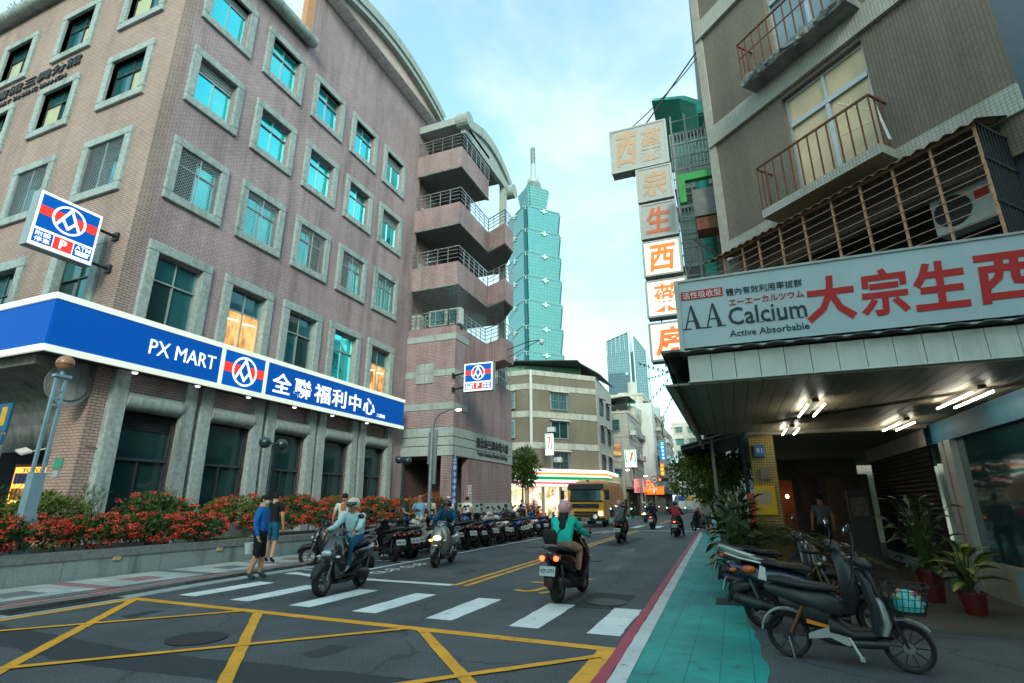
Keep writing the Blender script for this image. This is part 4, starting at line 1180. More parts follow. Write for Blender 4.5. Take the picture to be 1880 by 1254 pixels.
# ================================================================ hanging light-box signs, one per character
CASE = mat('aluminium_sign_case', srgb(170,172,168), .5, .4, var=.12, stain=.4)
FACE_L = lit('lit_sign_face', srgb(232,226,206), .55)
FACE_D = mat('unlit_sign_face', srgb(176,178,172), .6, var=.06, stain=.5, streak=True, dirt=(.7,.68,.62))
CH_OR = lit('orange_sign_character', srgb(226,120,62), .5)
CH_FD = mat('faded_sign_character', srgb(196,160,128), .6, var=.12, scale=5)
CH_MD = mat('salmon_sign_character', srgb(206,112,78), .6, var=.12, scale=5)
VS = [('西藥', -2.19, -.62, 10.47, 11.86, CH_FD, FACE_D, 'wide unlit hanging sign, topmost of the pharmacy signs'),
      ('宗', -1.53, -.59, 9.39, 10.41, CH_FD, FACE_D, 'faded hanging box sign, second from the top'),
      ('生', -1.52, -.57, 8.27, 9.28, CH_MD, FACE_D, 'hanging box sign with salmon character, third from the top'),
      ('西', -1.52, -.56, 7.18, 8.16, CH_OR, FACE_L, 'glowing hanging box sign, fourth from the top'),
      ('藥', -1.52, -.50, 6.05, 7.04, CH_OR, FACE_L, 'glowing hanging box sign, fifth from the top'),
      ('房', -1.52, -.48, 4.90, 5.88, CH_OR, FACE_L, 'glowing hanging box sign, lowest of the pharmacy signs')]
for tx, x0, x1, z0, z1, cm, fm, lb in VS:
    t = thing('hanging_sign', lb, 'sign', ((x0+x1)/2, 13.0, z0), 0, 'pharmacy hanging signs')
    w, h = x1-x0, z1-z0
    G().box(-w/2, .02, 0, w/2, .36, h).build('sign_case', CASE, t)
    G().box(-w/2-.012, -.012, -.012, -w/2+.045, .04, h+.012).box(w/2-.045, -.012, -.012, w/2+.012, .04, h+.012).box(-w/2+.045, -.012, -.012, w/2-.045, .04, .035).box(-w/2+.045, -.012, h-.035, w/2-.045, .04, h+.012).build('sign_rim', CASE, t)
    G().box(-w/2+.045, .005, .035, w/2-.045, .02, h-.035).build('sign_face', fm, t)
    for i, ch in enumerate(tx):
        cw = (w-.2)/len(tx)
        put_text(ch, cm, t, (-w/2+.1+cw*(i+.5), .0, h/2), w=cw*.84, h=h*.76, bold=.010 if ch == '藥' else .028, shear=.12)
    for hx in (-.2, .2): G().bar((hx,.2,-.12),(hx,.2,0),.03).build('hanger', IRON, t)
SCF = mat('scaffold_grey', srgb(112,122,122), .5, .4, var=.15)
fr = thing('sign_scaffold', 'grey steel ladder frame carrying the hanging pharmacy signs', 'scaffold', (0, 13.3, 4.6))
for x in (-.50, -.12):
    G().bar((x,.1,0),(x,.1,7.6),.045).build('upright', SCF, fr)
for i in range(19): G().bar((-.50,.1,.2+i*.4),(.42,.12,.2+i*.4),.025).build('rung', SCF, fr)
for z in (.3, 2.6, 5.0): G().bar((-.5,.14,z),(.4,.14,z+2.2),.025).build('brace', SCF, fr)
G().bar((-1.4,.0,7.2),(.42,.1,9.6),.03).build('tie_rod', IRON, fr)

# ================================================================ big white pharmacy sign
SIGNW = mat('aged_sign_white', srgb(176,192,196), .45, var=.05, scale=1.2, stain=.35, streak=True, dirt=(.75,.75,.72))
INKB = mat('sign_ink_black', (.02,.035,.05), .6)
INKR = mat('sign_ink_red', srgb(186,34,32), .6, var=.08)
ps = thing('pharmacy_sign', 'big white pharmacy board sign with red brush characters above the canopy', 'sign', (-.44, 7.5, 3.57))
G().box(0, .02, 0, 6.2, .30, 1.06).build('sign_board', SIGNW, ps)
G().box(-.03, 0, 1.06, 6.2, .32, 1.09).box(-.03, 0, -.02, 6.2, .32, 0).box(-.03, 0, 0, .03, .32, 1.06).build('sign_rim', CASE, ps)
def pst(txt, x0, x1, z0, z1, m, bold=0, shear=0): put_text(txt, m, ps, ((x0+x1)/2+.44, .015, (z0+z1)/2-3.57), w=x1-x0, h=z1-z0, bold=bold, shear=shear)
G().box(-.385+.44, .012, 4.345-3.57, .175+.44, .02, 4.475-3.57).build('red_strip', INKR, ps)
pst('活性吸收型', -.365, .155, 4.358, 4.462, mat('sign_ink_white', (.75,.76,.75), .6), .004)
pst('體內有效利用率拔群', .22, 1.17, 4.33, 4.44, INKB, .002)
pst('エーエーカルツウム', .24, 1.17, 4.18, 4.275, INKR, .012)
def serif(txt, x0, x1, z0, z1):
    pst(txt, x0, x1, z0, z1, INKB, .008)
for x0 in (-.40, -.11):      # high-contrast roman capitals: thin left stroke, thick right stroke
    X0 = x0+.44; Z0 = 3.905-3.57; hh = .345
    g = G()
    g.add([(X0+.025,.013,Z0),(X0+.045,.013,Z0),(X0+.135,.013,Z0+hh),(X0+.12,.013,Z0+hh)], [(0,1,2,3)])
    g.add([(X0+.175,.0125,Z0),(X0+.235,.0125,Z0),(X0+.145,.0125,Z0+hh),(X0+.115,.0125,Z0+hh)], [(0,1,2,3)])
    g.add([(X0+.065,.0135,Z0+.11),(X0+.19,.0135,Z0+.11),(X0+.185,.0135,Z0+.125),(X0+.07,.0135,Z0+.125)], [(0,1,2,3)])
    g.build('roman_letter', INKB, ps, fix=False)
G().box(-.41+.44,.012,3.90-3.57,-.29+.44,.018,3.915-3.57).box(-.23+.44,.012,3.90-3.57,-.12+.44,.018,3.915-3.57).box(-.12+.44,.0105,3.897-3.57,-.02+.44,.018,3.912-3.57).box(.05+.44,.012,3.90-3.57,.17+.44,.018,3.915-3.57).build('letter_serif', INKB, ps)
serif('Calcium', .21, 1.17, 3.895, 4.15)
for x in (.50, .62, .73, .835, .88, 1.00, 1.10): G().box(x+.44-.022,.0118,3.893-3.57,x+.44+.022,.018,3.903-3.57).build('letter_serif', INKB, ps)
pst('Active Absorbable', .20, 1.17, 3.73, 3.82, INKB, .004)
for ch, x0, x1 in (('大', 1.18, 1.75), ('宗', 1.80, 2.32), ('生', 2.37, 2.92), ('西', 3.0, 3.62), ('藥', 3.72, 4.3)):
    pst(ch, x0, x1, 3.80, 4.43, INKR, .028 if ch != '藥' else .01, .10)

# ================================================================ canopy with strip ceiling
can = thing('shop_canopy', 'cream strip-panelled shop canopy with corrugated roof edge under the pharmacy sign', 'canopy', (-.4, 7.5, 3.1))
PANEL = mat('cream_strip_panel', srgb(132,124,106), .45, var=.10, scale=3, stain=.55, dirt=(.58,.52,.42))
FASC = mat('white_fascia_panel', srgb(206,207,198), .5, var=.08, scale=3, stain=.5, streak=True, dirt=(.55,.53,.48))
fpm = G().box(.004,0,.04,.296,.03,.40).box(.06,-.004,.04,.07,0,.40).box(.23,-.004,.04,.24,0,.40).mesh('fascia_panel', FASC)
for i in range(20): inst('fascia_panel', fpm, can, (.02+i*.3, -.04, 0))
G().box(0,-.05,.025,6.1,.0,.04).build('fascia_trim', FASC, can)
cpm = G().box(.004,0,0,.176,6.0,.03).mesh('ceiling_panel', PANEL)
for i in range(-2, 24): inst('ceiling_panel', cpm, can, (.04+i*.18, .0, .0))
g = G(); nx = 150
for i in range(nx):
    x0 = -.30 + i*6.4/nx; x1 = -.30+(i+1)*6.4/nx; h0 = .035*abs(math.sin(i*.42)); h1 = .035*abs(math.sin((i+1)*.42))
    g.add([(x0,-.16,.43+h0),(x1,-.16,.43+h1),(x1,.3,.47+h1),(x0,.3,.47+h0),(x0,-.16,.42+h0),(x1,-.16,.42+h1),(x1,.3,.46+h1),(x0,.3,.46+h0)], [(0,1,2,3),(7,6,5,4),(0,4,5,1)])
G().box(-.34,.02,.5,6.1,5.9,.53).build('roof_sheet', CONC, can)
g.build('corrugated_edge', mat('weathered_roof_sheet', srgb(120,120,112), .8, var=.3, scale=8, stain=.8, dirt=(.25,.25,.22)), can, fix=False)
g = G(); random.seed(3)
for i in range(30):
    y0 = i*.2; y1 = (i+1)*.2; o0 = .03*math.sin(i*1.3); o1 = .03*math.sin((i+1)*1.3); zb = -.42+.08*random.random()
    g.add([(-.30+o0,y0,.44),(-.30+o1,y1,.44),(-.12+o1,y1,zb+.02),(-.12+o0,y0,zb)], [(0,1,2,3)])
g.build('torn_side_sheet', mat('old_green_sheet', srgb(70,86,74), .85, var=.35, scale=7, stain=.7), can, fix=False)
G().bar((.06,5.9,-.1),(.06,5.9,-3.1),.07).build('canopy_post', mat('grey_post', srgb(110,116,112), .6, var=.15, stain=.4), can)
TUBE = lit('fluorescent_tube', (1.0,.94,.78), 12.0)
LB = mat('lamp_batten', srgb(96,94,86), .5, var=.05)
for x, y0, y1, lb in ((1.34, 9.2, 10.5, 'twin fluorescent ceiling lamp nearest the middle of the canopy'), (1.28, 12.2, 13.25, 'twin fluorescent ceiling lamp farthest back by the yellow pillar'), (3.2, 12.0, 13.3, 'twin fluorescent ceiling lamp over the closed shutter'), (3.32, 8.95, 10.4, 'twin fluorescent ceiling lamp over the shop window')):
    t = thing('fluorescent_lamp', lb, 'lamp', (x, (y0+y1)/2, 3.04), 0, 'fluorescent lamps under the canopy'); L_ = y1-y0
    G().box(-.05,-L_/2,.0,.05,L_/2,.055).build('batten', LB, t)
    for s in (-1, 1): G().tube([(s*.115,-L_/2+.03,-.04),(s*.115,L_/2-.03,-.04)], .016, 10).build('tube', TUBE, t)

# ================================================================ arcade: pillar, storefront, shutter
YT = brick_mat('yellow_mosaic', srgb(170,154,92), srgb(154,139,82), srgb(104,94,62), .055, .055, .008, off=0, bump=.4, stain=.3)
pl = thing('arcade_pillar', 'yellow mosaic-tiled arcade pillar hung with posters behind the plants', 'pillar', (.72, 13.65, 0))
G().box(-.25,-.25,0,.25,.25,3.05).build('shaft', YT, pl)
G().box(-.27,-.30,1.30,.14,-.255,1.92).build('yellow_poster', mat('yellow_poster', srgb(214,176,44), .6, var=.08), pl)
G().box(-.22,-.305,1.52,.06,-.301,1.80).build('poster_text_block', mat('poster_grey', srgb(170,160,140), .6, var=.2, scale=40), pl)
G().box(-.17,-.33,2.55,.04,-.255,2.80).build('meter_box', mat('meter_blue', srgb(40,110,170), .5), pl)
put_text('81', mat('sign_white_ink', (.7,.75,.8), .5), pl, (-.065,-.335,2.68), w=.12, h=.11)
G().box(-.1,-.30,2.05,.1,-.255,2.3).build('switch_box', mat('switch_grey', srgb(120,118,110), .6), pl)
G().box(-.42,-.30,.3,-.28,-.25,1.75).build('red_white_banner', mat('red_banner', srgb(190,70,50), .6, var=.3, scale=9), pl)
sf = thing('shopfront', 'dim pharmacy shopfront with glass display window under a blue beam', 'shopfront', (3.9, 9, 0))
def spart(g, name, m): o = g.build(name, m, sf); o.location = (-3.9, -9, 0); return o
BEAM = mat('blue_beam_paint', srgb(36,92,112), .6, var=.12, stain=.5)
spart(G().box(3.86, 8.85, 2.68, 4.3, 13.5, 3.06), 'blue_beam', BEAM)
spart(G().box(3.84, 12.25, .05, 4.2, 12.55, 2.68).box(3.84,12.62,.05,4.2,12.85,2.68), 'door_post', ALU)
spart(G().box(3.84, 13.15, .05, 4.25, 13.5, 3.06), 'tiled_post', YT)
spart(G().box(3.95, 8.85, .62, 3.97, 12.25, 2.68), 'display_glass', None or MATS['dark_shop_glass'])
gm_, nd_, lk_, b_ = new_mat('clear_shop_glass'); b_.inputs['Transmission Weight'].default_value = 1; b_.inputs['Roughness'].default_value = .02; b_.inputs['IOR'].default_value = 1.1; b_.inputs['Base Color'].default_value = (.75,.85,.85,1)
sf.children[-1].data.materials[0] = gm_
spart(G().box(3.86, 8.85, .05, 4.05, 12.25, .60), 'base_panel', mat('poster_base', srgb(150,156,140), .6, var=.25, scale=2))
spart(G().box(3.85, 9.6, .1, 3.858, 10.9, .58), 'sky_blue_poster', mat('poster_sky', srgb(120,160,170), .6, var=.3, scale=3))
# shelves and goods inside the shop
spart(G().box(4.3, 8.85, .05, 7.0, 8.9, 3.0).box(7.0, 8.85, .05, 7.1, 13.2, 3.0).box(4.2,13.0,.05,7,13.1,3.0).box(4.0,8.9,3.0,7.1,13.1,3.05).box(4.0,8.9,0.0,7.1,13.1,.06), 'shop_interior', mat('shop_wall_green', srgb(120,140,120), .8, var=.1))
SHELF = mat('shelf_metal', srgb(130,132,128), .6, var=.1)
for zi, z in enumerate((.75, 1.15, 1.55, 1.95)):
    sh = spart(G().box(4.15, 9.0, z, 4.55, 12.1, z+.03), 'shelf', SHELF)
    random.seed(zi+20); y = 9.05
    while y < 12.0:
        w = random.uniform(.06,.2); h = random.uniform(.12,.3); c = random.choice((srgb(180,120,50), srgb(170,60,50), srgb(60,110,150), srgb(190,180,150), srgb(80,130,80), srgb(200,170,70), srgb(190,120,130)))
        G().box(4.2, y, z+.031, 4.2+random.uniform(.1,.3), y+w, z+.03+h).build('goods_box', mat('goods_%02d' % (int(c[0]*97+c[1]*31) % 40), c, .6, var=.2, scale=12), sh)
        y += w + random.uniform(.01,.05)
spart(G().box(4.02, 8.9, 2.0, 4.1, 12.2, 2.25), 'valance', mat('valance_brown', srgb(90,60,56), .7, var=.3, scale=3))
DISP = lit('display_light', (1,.9,.75), 14.0)
spart(G().box(4.6, 9.3, 2.9, 4.75, 11.5, 2.95), 'shop_tube', DISP)
st_ = thing('roller_shutter', 'closed black roller shutter between the shopfront and the yellow pillar, with a white notice', 'shutter', (3.92, 13.5, 0))
SHM = mat('black_shutter', (.018,.021,.022), .45, .4, var=.2)
slm = G().prism([(0,0),(-.025,.03),(-.025,.07),(0,.10),(.01,.05)], 0, 5.4).mesh('slat', SHM)
for i in range(24): inst('slat', slm, st_, (0, 0, .28+i*.10))
G().box(-.02,0,.06,.2,5.4,.28).build('threshold', STONE, st_)
G().box(-.10,0,2.68,.25,5.4,3.06).build('shutter_box', mat('box_render', srgb(150,146,136), .8, stain=.4), st_)
G().box(-.032,2.35,1.25,-.028,2.65,1.72).build('notice', mat('notice_paper', srgb(190,194,190), .6, var=.15, scale=30), st_)
# back of arcade: far wall, dim stall
bk = thing('arcade_backdrop', 'dim back of the arcade with brown boards and an open stall lamp', 'wall', (2, 22, 0))
BRN = mat('brown_board', srgb(104,78,58), .7, var=.3, scale=2)
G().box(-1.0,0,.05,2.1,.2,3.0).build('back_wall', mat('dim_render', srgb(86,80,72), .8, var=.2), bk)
for i, x in enumerate((-.6,.1,.8,1.4)): G().box(x,-1.2-.4*i,.05,x+.5,-1.1-.4*i,2.3+.1*(i%2)).build('board', mat('board_%d' % i, [srgb(150,90,60), srgb(70,60,54), srgb(120,96,70), srgb(64,58,52)][i], .7, var=.2), bk)
G().ell((-.35,-1.8,1.75),(.05,.05,.06)).build('stall_lamp', lit('warm_bulb', (1,.55,.2), 12), bk)
G().box(1.0,-4.0,.05,1.5,-3.7,1.9).build('payphone_stand', mat('kiosk_grey', srgb(70,72,76), .5), bk)
G().box(1.05,-4.01,1.2,1.45,-4.0,1.7).build('kiosk_poster', mat('kiosk_poster', srgb(120,110,104), .6, var=.5, scale=14), bk)
# next canopy farther along the street
c2 = thing('metal_awning', 'dark sloping metal awning above the street tree beyond the pharmacy', 'awning', (.4, 14.6, 0))
AWM = mat('dark_awning_sheet', srgb(84,92,92), .5, .4, var=.2, scale=3)
for i in range(6): G().add([(-.1,.9*i,3.35),(-.1,.9*i+.86,3.35),(-1.55,.9*i+.86,2.98),(-1.55,.9*i,2.98),(-.1,.9*i,3.32),(-.1,.9*i+.86,3.32),(-1.55,.9*i+.86,2.95),(-1.55,.9*i,2.95)], [(0,1,2,3),(7,6,5,4),(0,4,5,1),(1,5,6,2),(2,6,7,3),(3,7,4,0)]).build('awning_sheet', AWM, c2)
G().bar((-1.52,0,2.9),(-1.52,5.3,2.9),.05).bar((-.1,0,3.2),(-1.5,0,2.88),.05).bar((-.05,0,0),(-.05,0,3.3),.09).build('awning_frame', IRON, c2)
G().box(-1.0,1.5,3.0,-.9,12,4.3).box(-1.0,1.5,4.3,0,12,4.35).build('dark_side_panels', mat('dark_slats', srgb(58,56,50), .8, var=.4, scale=9), c2)
# ================================================================ FAR STREET
BANDM = mat('grimy_band_render', srgb(172,172,162), .9, var=.14, scale=2, stain=.8, streak=True, dirt=(.5,.49,.46))
OLIVE = brick_mat('olive_tile_far', srgb(126,119,102), srgb(117,110,94), srgb(94,88,76), .12, .06, .006, bump=.3, stain=.5, dirt=(.6,.58,.54))
RENDER = mat('grey_render', srgb(164,166,160), .9, var=.15, scale=2, stain=.85, streak=True, dirt=(.45,.44,.42))
RENDER2 = mat('pale_render', srgb(200,198,186), .9, var=.12, scale=2, stain=.6, streak=True, dirt=(.55,.52,.48))
def fwin(parent, c, w, h, right, kind=0, hood=True, cage=True):
    """apartment window: frame part with panes, hood and bar cage; right = direction along wall"""
    x, y, z = frame_axes(right, (0,0,1)); c = Vector(c); M = Matrix((x, y, z)).transposed()
    P = lambda u, v, d: c + x*u + y*v + z*d
    g = G()
    for u, v, a, b_ in ((-w/2, 0, .05, h/2), (w/2, 0, .05, h/2), (0, -h/2, w/2+.05, .05), (0, h/2, w/2+.05, .05), (0, 0, .03, h/2)):
        g.obox(P(u, v, .04), (a, b_, .06 + .004*(a > b_)), M)
    o = g.build('window', ALU if kind != 2 else DALU, parent)
    for s in (-1, 1):
        G().obox(P(s*w/4, 0, .02), (w/4-.03, h/2-.03, .01), M).build('pane', (GLASS_D, GLASS_B, GLASS_D, LITW)[kind], o)
    if hood:
        g = G(); a = [P(-w/2-.15, h/2+.3, .0), P(w/2+.15, h/2+.3, .0), P(w/2+.15, h/2+.1, .6), P(-w/2-.15, h/2+.1, .6)]
        g.add(a + [p - Vector((0,0,.04)) for p in a], [(0,1,2,3),(7,6,5,4),(0,4,5,1),(1,5,6,2),(2,6,7,3),(3,7,4,0)]); g.build('hood', OFFW, o)
    if cage:
        g = G(); n = int(w/.16)
        for i in range(n+1): g.obox(P(-w/2+i*w/n, 0, .42), (.012, h/2+.05, .012), M)
        for v in (-h/2-.05, h/2+.05, 0): g.obox(P(0, v, .42), (w/2, .018, .018), M)
        stuff(g.build('window_bars', STEEL, o))
    return o
# --- corner store block
sb_ = thing('corner_store_building', 'four-storey olive-tiled corner block with white bands above the convenience store', 'building', (-13.2, 57.6, 0))
def sbp(g, name, m, smooth=False): o = g.build(name, m, sb_, smooth); o.location = (13.2, -57.6, 0); return o
A, B, C, D, E_ = (-36, 51.6), (-18.9, 51.9), (-13.2, 57.8), (-13.6, 66.2), (-36, 66.2)
ring = [A, B, C, D, E_]
sbp(G().vprism(ring, 4.6, 15.0), 'tiled_walls', OLIVE)
sbp(G().vprism([(A[0],A[1]+1.2),(B[0]-.5,B[1]+1.2),(C[0]-1.2,C[1]+.5),(D[0]-1.2,D[1]-.3),E_], 0, 4.6), 'store_core', mat('store_core', srgb(220,214,196), .8))
def offring(d):
    return [(A[0],A[1]-d), (B[0]+d*.41,B[1]-d), (C[0]+d,C[1]-d*.41), (D[0]+d,D[1]), E_]
for z0, z1 in ((6.95,7.6), (10.2,10.85), (13.2,13.8), (14.75,15.3)):
    sbp(G().vprism(offring(.06), z0, z1), 'white_band', BANDM)
sbp(G().box(-13.3, 58.0, 4.7, -13.12, 66.1, 14.9), 'grey_side_render', RENDER)
pipe = mat('white_downpipe', srgb(200,200,194), .6, var=.08)
for px_, py_ in ((-25.3, 51.55), (-18.75, 51.75)): sbp(G().tube([(px_,py_,4.7),(px_,py_,15.2)], .16, 8), 'downpipe', pipe, 40)
dBC = Vector((C[0]-B[0], C[1]-B[1], 0)).normalized()
for zi, z in enumerate((5.75, 8.95, 12.05)):
    o = fwin(sb_, (-21.6+13.2, 51.68-57.6, z), 2.1, 1.75, (1,0,0), 0 if zi else 1, zi != 1, True)
    c = Vector((B[0],B[1],0)).lerp(Vector((C[0],C[1],0)), .42)
    o = fwin(sb_, (c.x+13.2, c.y-57.6, z), 2.0, 1.75, dBC, (1,1,0)[zi], True, zi != 1)
    for y in (60.0, 63.5):
        fwin(sb_, (-13.10+13.2, y-57.6, z), 1.5, 1.6, (0,1,0), 2, True, zi == 1)
    fwin(sb_, (-28.5+13.2, 51.6-57.6, z), 1.6, 1.7, (1,0,0), 0, False, True)
for (x, y, z) in ((-16.6, 54.0, 5.6), (-17.1, 53.5, 8.7)):
    G().box(-.4,-.3,0,.4,.3,.5).build('window_unit', ACW, sb_).location = (x+13.2, y-57.6, z)
# roof shed of the block
SHED = mat('dark_roof_sheet', srgb(52,62,58), .7, .2, var=.2)
g = G(); pts = [(-36,15.7),(-27,15.8),(-21.5,17.2),(-14.5,16.8),(-12.6,15.6)]
for i in range(4):
    (x0,z0),(x1,z1) = pts[i], pts[i+1]
    yo = 52.3 + (i > 1)*2 + (i > 2)*2.5
    g.add([(x0,yo,z0),(x1,yo+(2 if i==1 else 1),z1),(x1,66,z1),(x0,66,z0),(x0,yo,z0-.12),(x1,yo+(2 if i==1 else 1),z1-.12),(x1,66,z1-.12),(x0,66,z0-.12)], [(0,1,2,3),(7,6,5,4),(0,4,5,1),(1,5,6,2),(2,6,7,3),(3,7,4,0)])
sbp(g, 'roof_shed', SHED)
GNET = mat('green_shed_glazing', srgb(70,120,100), .5, var=.15)
sbp(G().add([(-24,54.2,15.2),(-15,58.6,15.2),(-15,58.6,16.6),(-21.5,55.4,16.9),(-24,54.2,16.2)], [(0,1,2,3,4)]), 'shed_front', GNET)
for t in (0,.33,.66,1.0): sbp(G().bar((-24+9*t,54.1+4.4*t,15.2),(-24+9*t,54.1+4.4*t,16.3+.4*(t>.1)),.08), 'shed_post', ALU)
sbp(G().box(-27.5,52.2,15.2,-25.6,53.2,16.4), 'roof_tank', ACW)
# --- convenience store front: lit canopy with orange, green and red bands; glowing interior
ST_W = lit('store_band_white', (.9,.92,.86), .5); ST_O = lit('store_band_orange', srgb(240,120,30), .8); ST_G = lit('store_band_green', srgb(0,128,70), .6); ST_R = lit('store_band_red', srgb(220,40,40), .8)
cs = thing('store_fascia', 'lit convenience store fascia with orange, green and red stripes', 'sign', (-13.2, 57.6, 3.2))
def csp(z0, z1, d, name, m):
    r0 = offring(.9+d); r1 = offring(.5)
    o = G().vprism([r0[0], r0[1], r0[2], r0[3], r1[3], r1[2], r1[1], r1[0]], z0, z1).build(name, m, cs); o.location = (13.2, -57.6, -3.2)
csp(3.15, 4.85, 0, 'fascia_box', ST_W); csp(4.30, 4.50, .02, 'orange_band', ST_O); csp(3.80, 4.10, .02, 'green_band', ST_G); csp(3.38, 3.54, .02, 'red_band', ST_R)
def store_mat():
    m, nd, lk, b = new_mat('store_shelves_glow')
    geo = N(nd, 'ShaderNodeNewGeometry'); sp = N(nd, 'ShaderNodeSeparateXYZ'); lk.new(geo.outputs['Position'], sp.inputs[0])
    ad = N(nd, 'ShaderNodeMath', operation='ADD'); lk.new(sp.outputs[0], ad.inputs[0]); lk.new(sp.outputs[1], ad.inputs[1])
    cb = N(nd, 'ShaderNodeCombineXYZ'); lk.new(ad.outputs[0], cb.inputs[0]); lk.new(sp.outputs[2], cb.inputs[1])
    vo = N(nd, 'ShaderNodeTexVoronoi', feature='F1', distance='CHEBYCHEV'); vo.inputs['Scale'].default_value = 3.4; vo.inputs['Randomness'].default_value = .8
    lk.new(cb.outputs[0], vo.inputs['Vector'])
    hs = N(nd, 'ShaderNodeHueSaturation'); hs.inputs['Saturation'].default_value = .8; hs.inputs['Value'].default_value = .8; lk.new(vo.outputs['Color'], hs.inputs['Color'])
    w1 = N(nd, 'ShaderNodeMix', data_type='RGBA', blend_type='MULTIPLY'); w1.inputs[0].default_value = 1; w1.inputs[7].default_value = (1.0,.72,.42,1); lk.new(hs.outputs[0], w1.inputs[6])
    n1 = N(nd, 'ShaderNodeTexNoise'); n1.inputs['Scale'].default_value = .8; n1.inputs['Detail'].default_value = 3; lk.new(cb.outputs[0], n1.inputs['Vector'])
    r1 = N(nd, 'ShaderNodeMapRange'); r1.inputs['From Min'].default_value = .4; r1.inputs['From Max'].default_value = .62; lk.new(n1.outputs[0], r1.inputs['Value'])
    m1 = N(nd, 'ShaderNodeMix', data_type='RGBA'); m1.inputs[7].default_value = (1.0,.86,.6,1); lk.new(r1.outputs[0], m1.inputs[0]); lk.new(w1.outputs[2], m1.inputs[6])
    lk.new(m1.outputs[2], b.inputs['Base Color']); lk.new(m1.outputs[2], b.inputs['Emission Color']); b.inputs['Emission Strength'].default_value = .75
    return m
SHELVES = store_mat()
WARMI = lit('store_interior_glow', srgb(255,226,170), .9)
cst = thing('convenience_store', 'brightly lit convenience store interior behind glass on the corner', 'store', (-13.2, 57.6, 0))
def cp(g, name, m): o = g.build(name, m, cst); o.location = (13.2, -57.6, 0); return o
cp(G().box(-35.5, 52.5, 2.9, -19.5, 53.0, 3.14), 'ceiling_light', WARMI)
cp(G().add([(-36,52.75,.1),(-19.2,53.0,.1),(-19.2,53.0,2.9),(-36,52.75,2.9)], [(0,1,2,3)]), 'shelf_wall', SHELVES)
cp(G().add([(-19.2,53.05,.1),(-14.2,58.2,.1),(-14.2,58.2,3.1),(-19.2,53.05,3.1)], [(0,1,2,3)]), 'shelf_wall', SHELVES)
random.seed(11)
goods = [mat('store_goods_%d' % i, c, .6, var=.4, scale=8) for i, c in enumerate((srgb(200,60,40), srgb(220,160,40), srgb(60,110,60), srgb(60,90,150), srgb(210,200,180), srgb(150,80,50)))]
for i in range(36):
    x = -35.2 + i*.45 + random.uniform(-.1,.1); z = .1
    cp(G().box(x, 52.55, z, x+random.uniform(.3,.6), 52.72, z+random.uniform(.3,1.0)), 'goods_display', random.choice(goods))
for i in range(14):      # stands along the splayed window
    u = (i+random.uniform(-.3,.3))/14; z = .1
    x = -19.1 + 4.7*u; y = 52.85 + 4.85*u
    cp(G().obox((x+.12,y-.05,z+.2), (random.uniform(.1,.2),.06,random.uniform(.2,.55)), Matrix.Rotation(R(46),3,'Z')), 'goods_display', random.choice(goods))
PST = mat('store_post', srgb(150,140,126), .6, var=.1)
for u in (.15,.4,.65,.95): cp(G().obox((-18.9+5.7*u,52.3+5.9*u,1.57), (.12,.12,1.57), Matrix.Rotation(R(46),3,'Z')), 'store_post', PST)
for x in (-33, -29.5, -26.2, -22.9, -19.4): cp(G().box(x-.16, 51.8, 0, x+.16, 52.3, 3.15), 'store_post', PST)
cp(G().box(-30.5, 51.55, 2.25, -24.4, 51.6, 3.0), 'blue_banner', lit('blue_banner', srgb(60,150,190), .45))
cp(G().lathe([(.22,0),(.28,.5)], 14, (-25.3, 51.5, 2.35)), 'cup_motif', lit('dark_cup', srgb(30,60,110), .3))
# convenience store box signs
def seven_sign(label, loc, w, h, rz, small):
    t = thing('store_sign', label, 'sign', loc, rz, 'convenience store box signs')
    G().box(-w/2, 0, 0, w/2, .3, h).build('sign_case', S_WHITE, t)
    hh = h*.72
    G().box(-w*.46, -.012, h*.26, w*.46, 0, h*.97).build('green_field', ST_G, t)
    G().add([(-w*.40,-.016,h*.93),(w*.40,-.016,h*.93),(w*.33,-.016,h*.30),(-w*.33,-.016,h*.30)], [(0,1,2,3)]).build('white_field', S_WHITE, t)
    g = G(); g.add([(-w*.28,-.022,h*.86),(w*.28,-.022,h*.86),(w*.28,-.022,h*.78),(-w*.28,-.022,h*.78)], [(0,1,2,3)]); g.build('numeral_bar', ST_O, t)
    g = G(); g.add([(w*.28,-.024,h*.82),(w*.10,-.024,h*.82),(-w*.10,-.024,h*.34),(w*.05,-.024,h*.34)], [(0,1,2,3)]); g.build('numeral_stem', ST_R, t)
    put_text('ELEVEn', ST_G, t, (0,-.03,h*.60), w=w*.6, h=h*.07, bold=.02)
    put_text('三興', ST_G, t, (0,-.02,h*.12), w=w*.4, h=h*.10)
    return t
seven_sign('narrow convenience store box sign on the olive block beside a white downpipe', (-16.6, 50.9, 6.1), .8, 2.1, R(-10), True)
seven_sign('square lit convenience store box sign with a seven hanging over the street', (-10.6, 63, 5.5), 1.3, 1.95, 0, False)

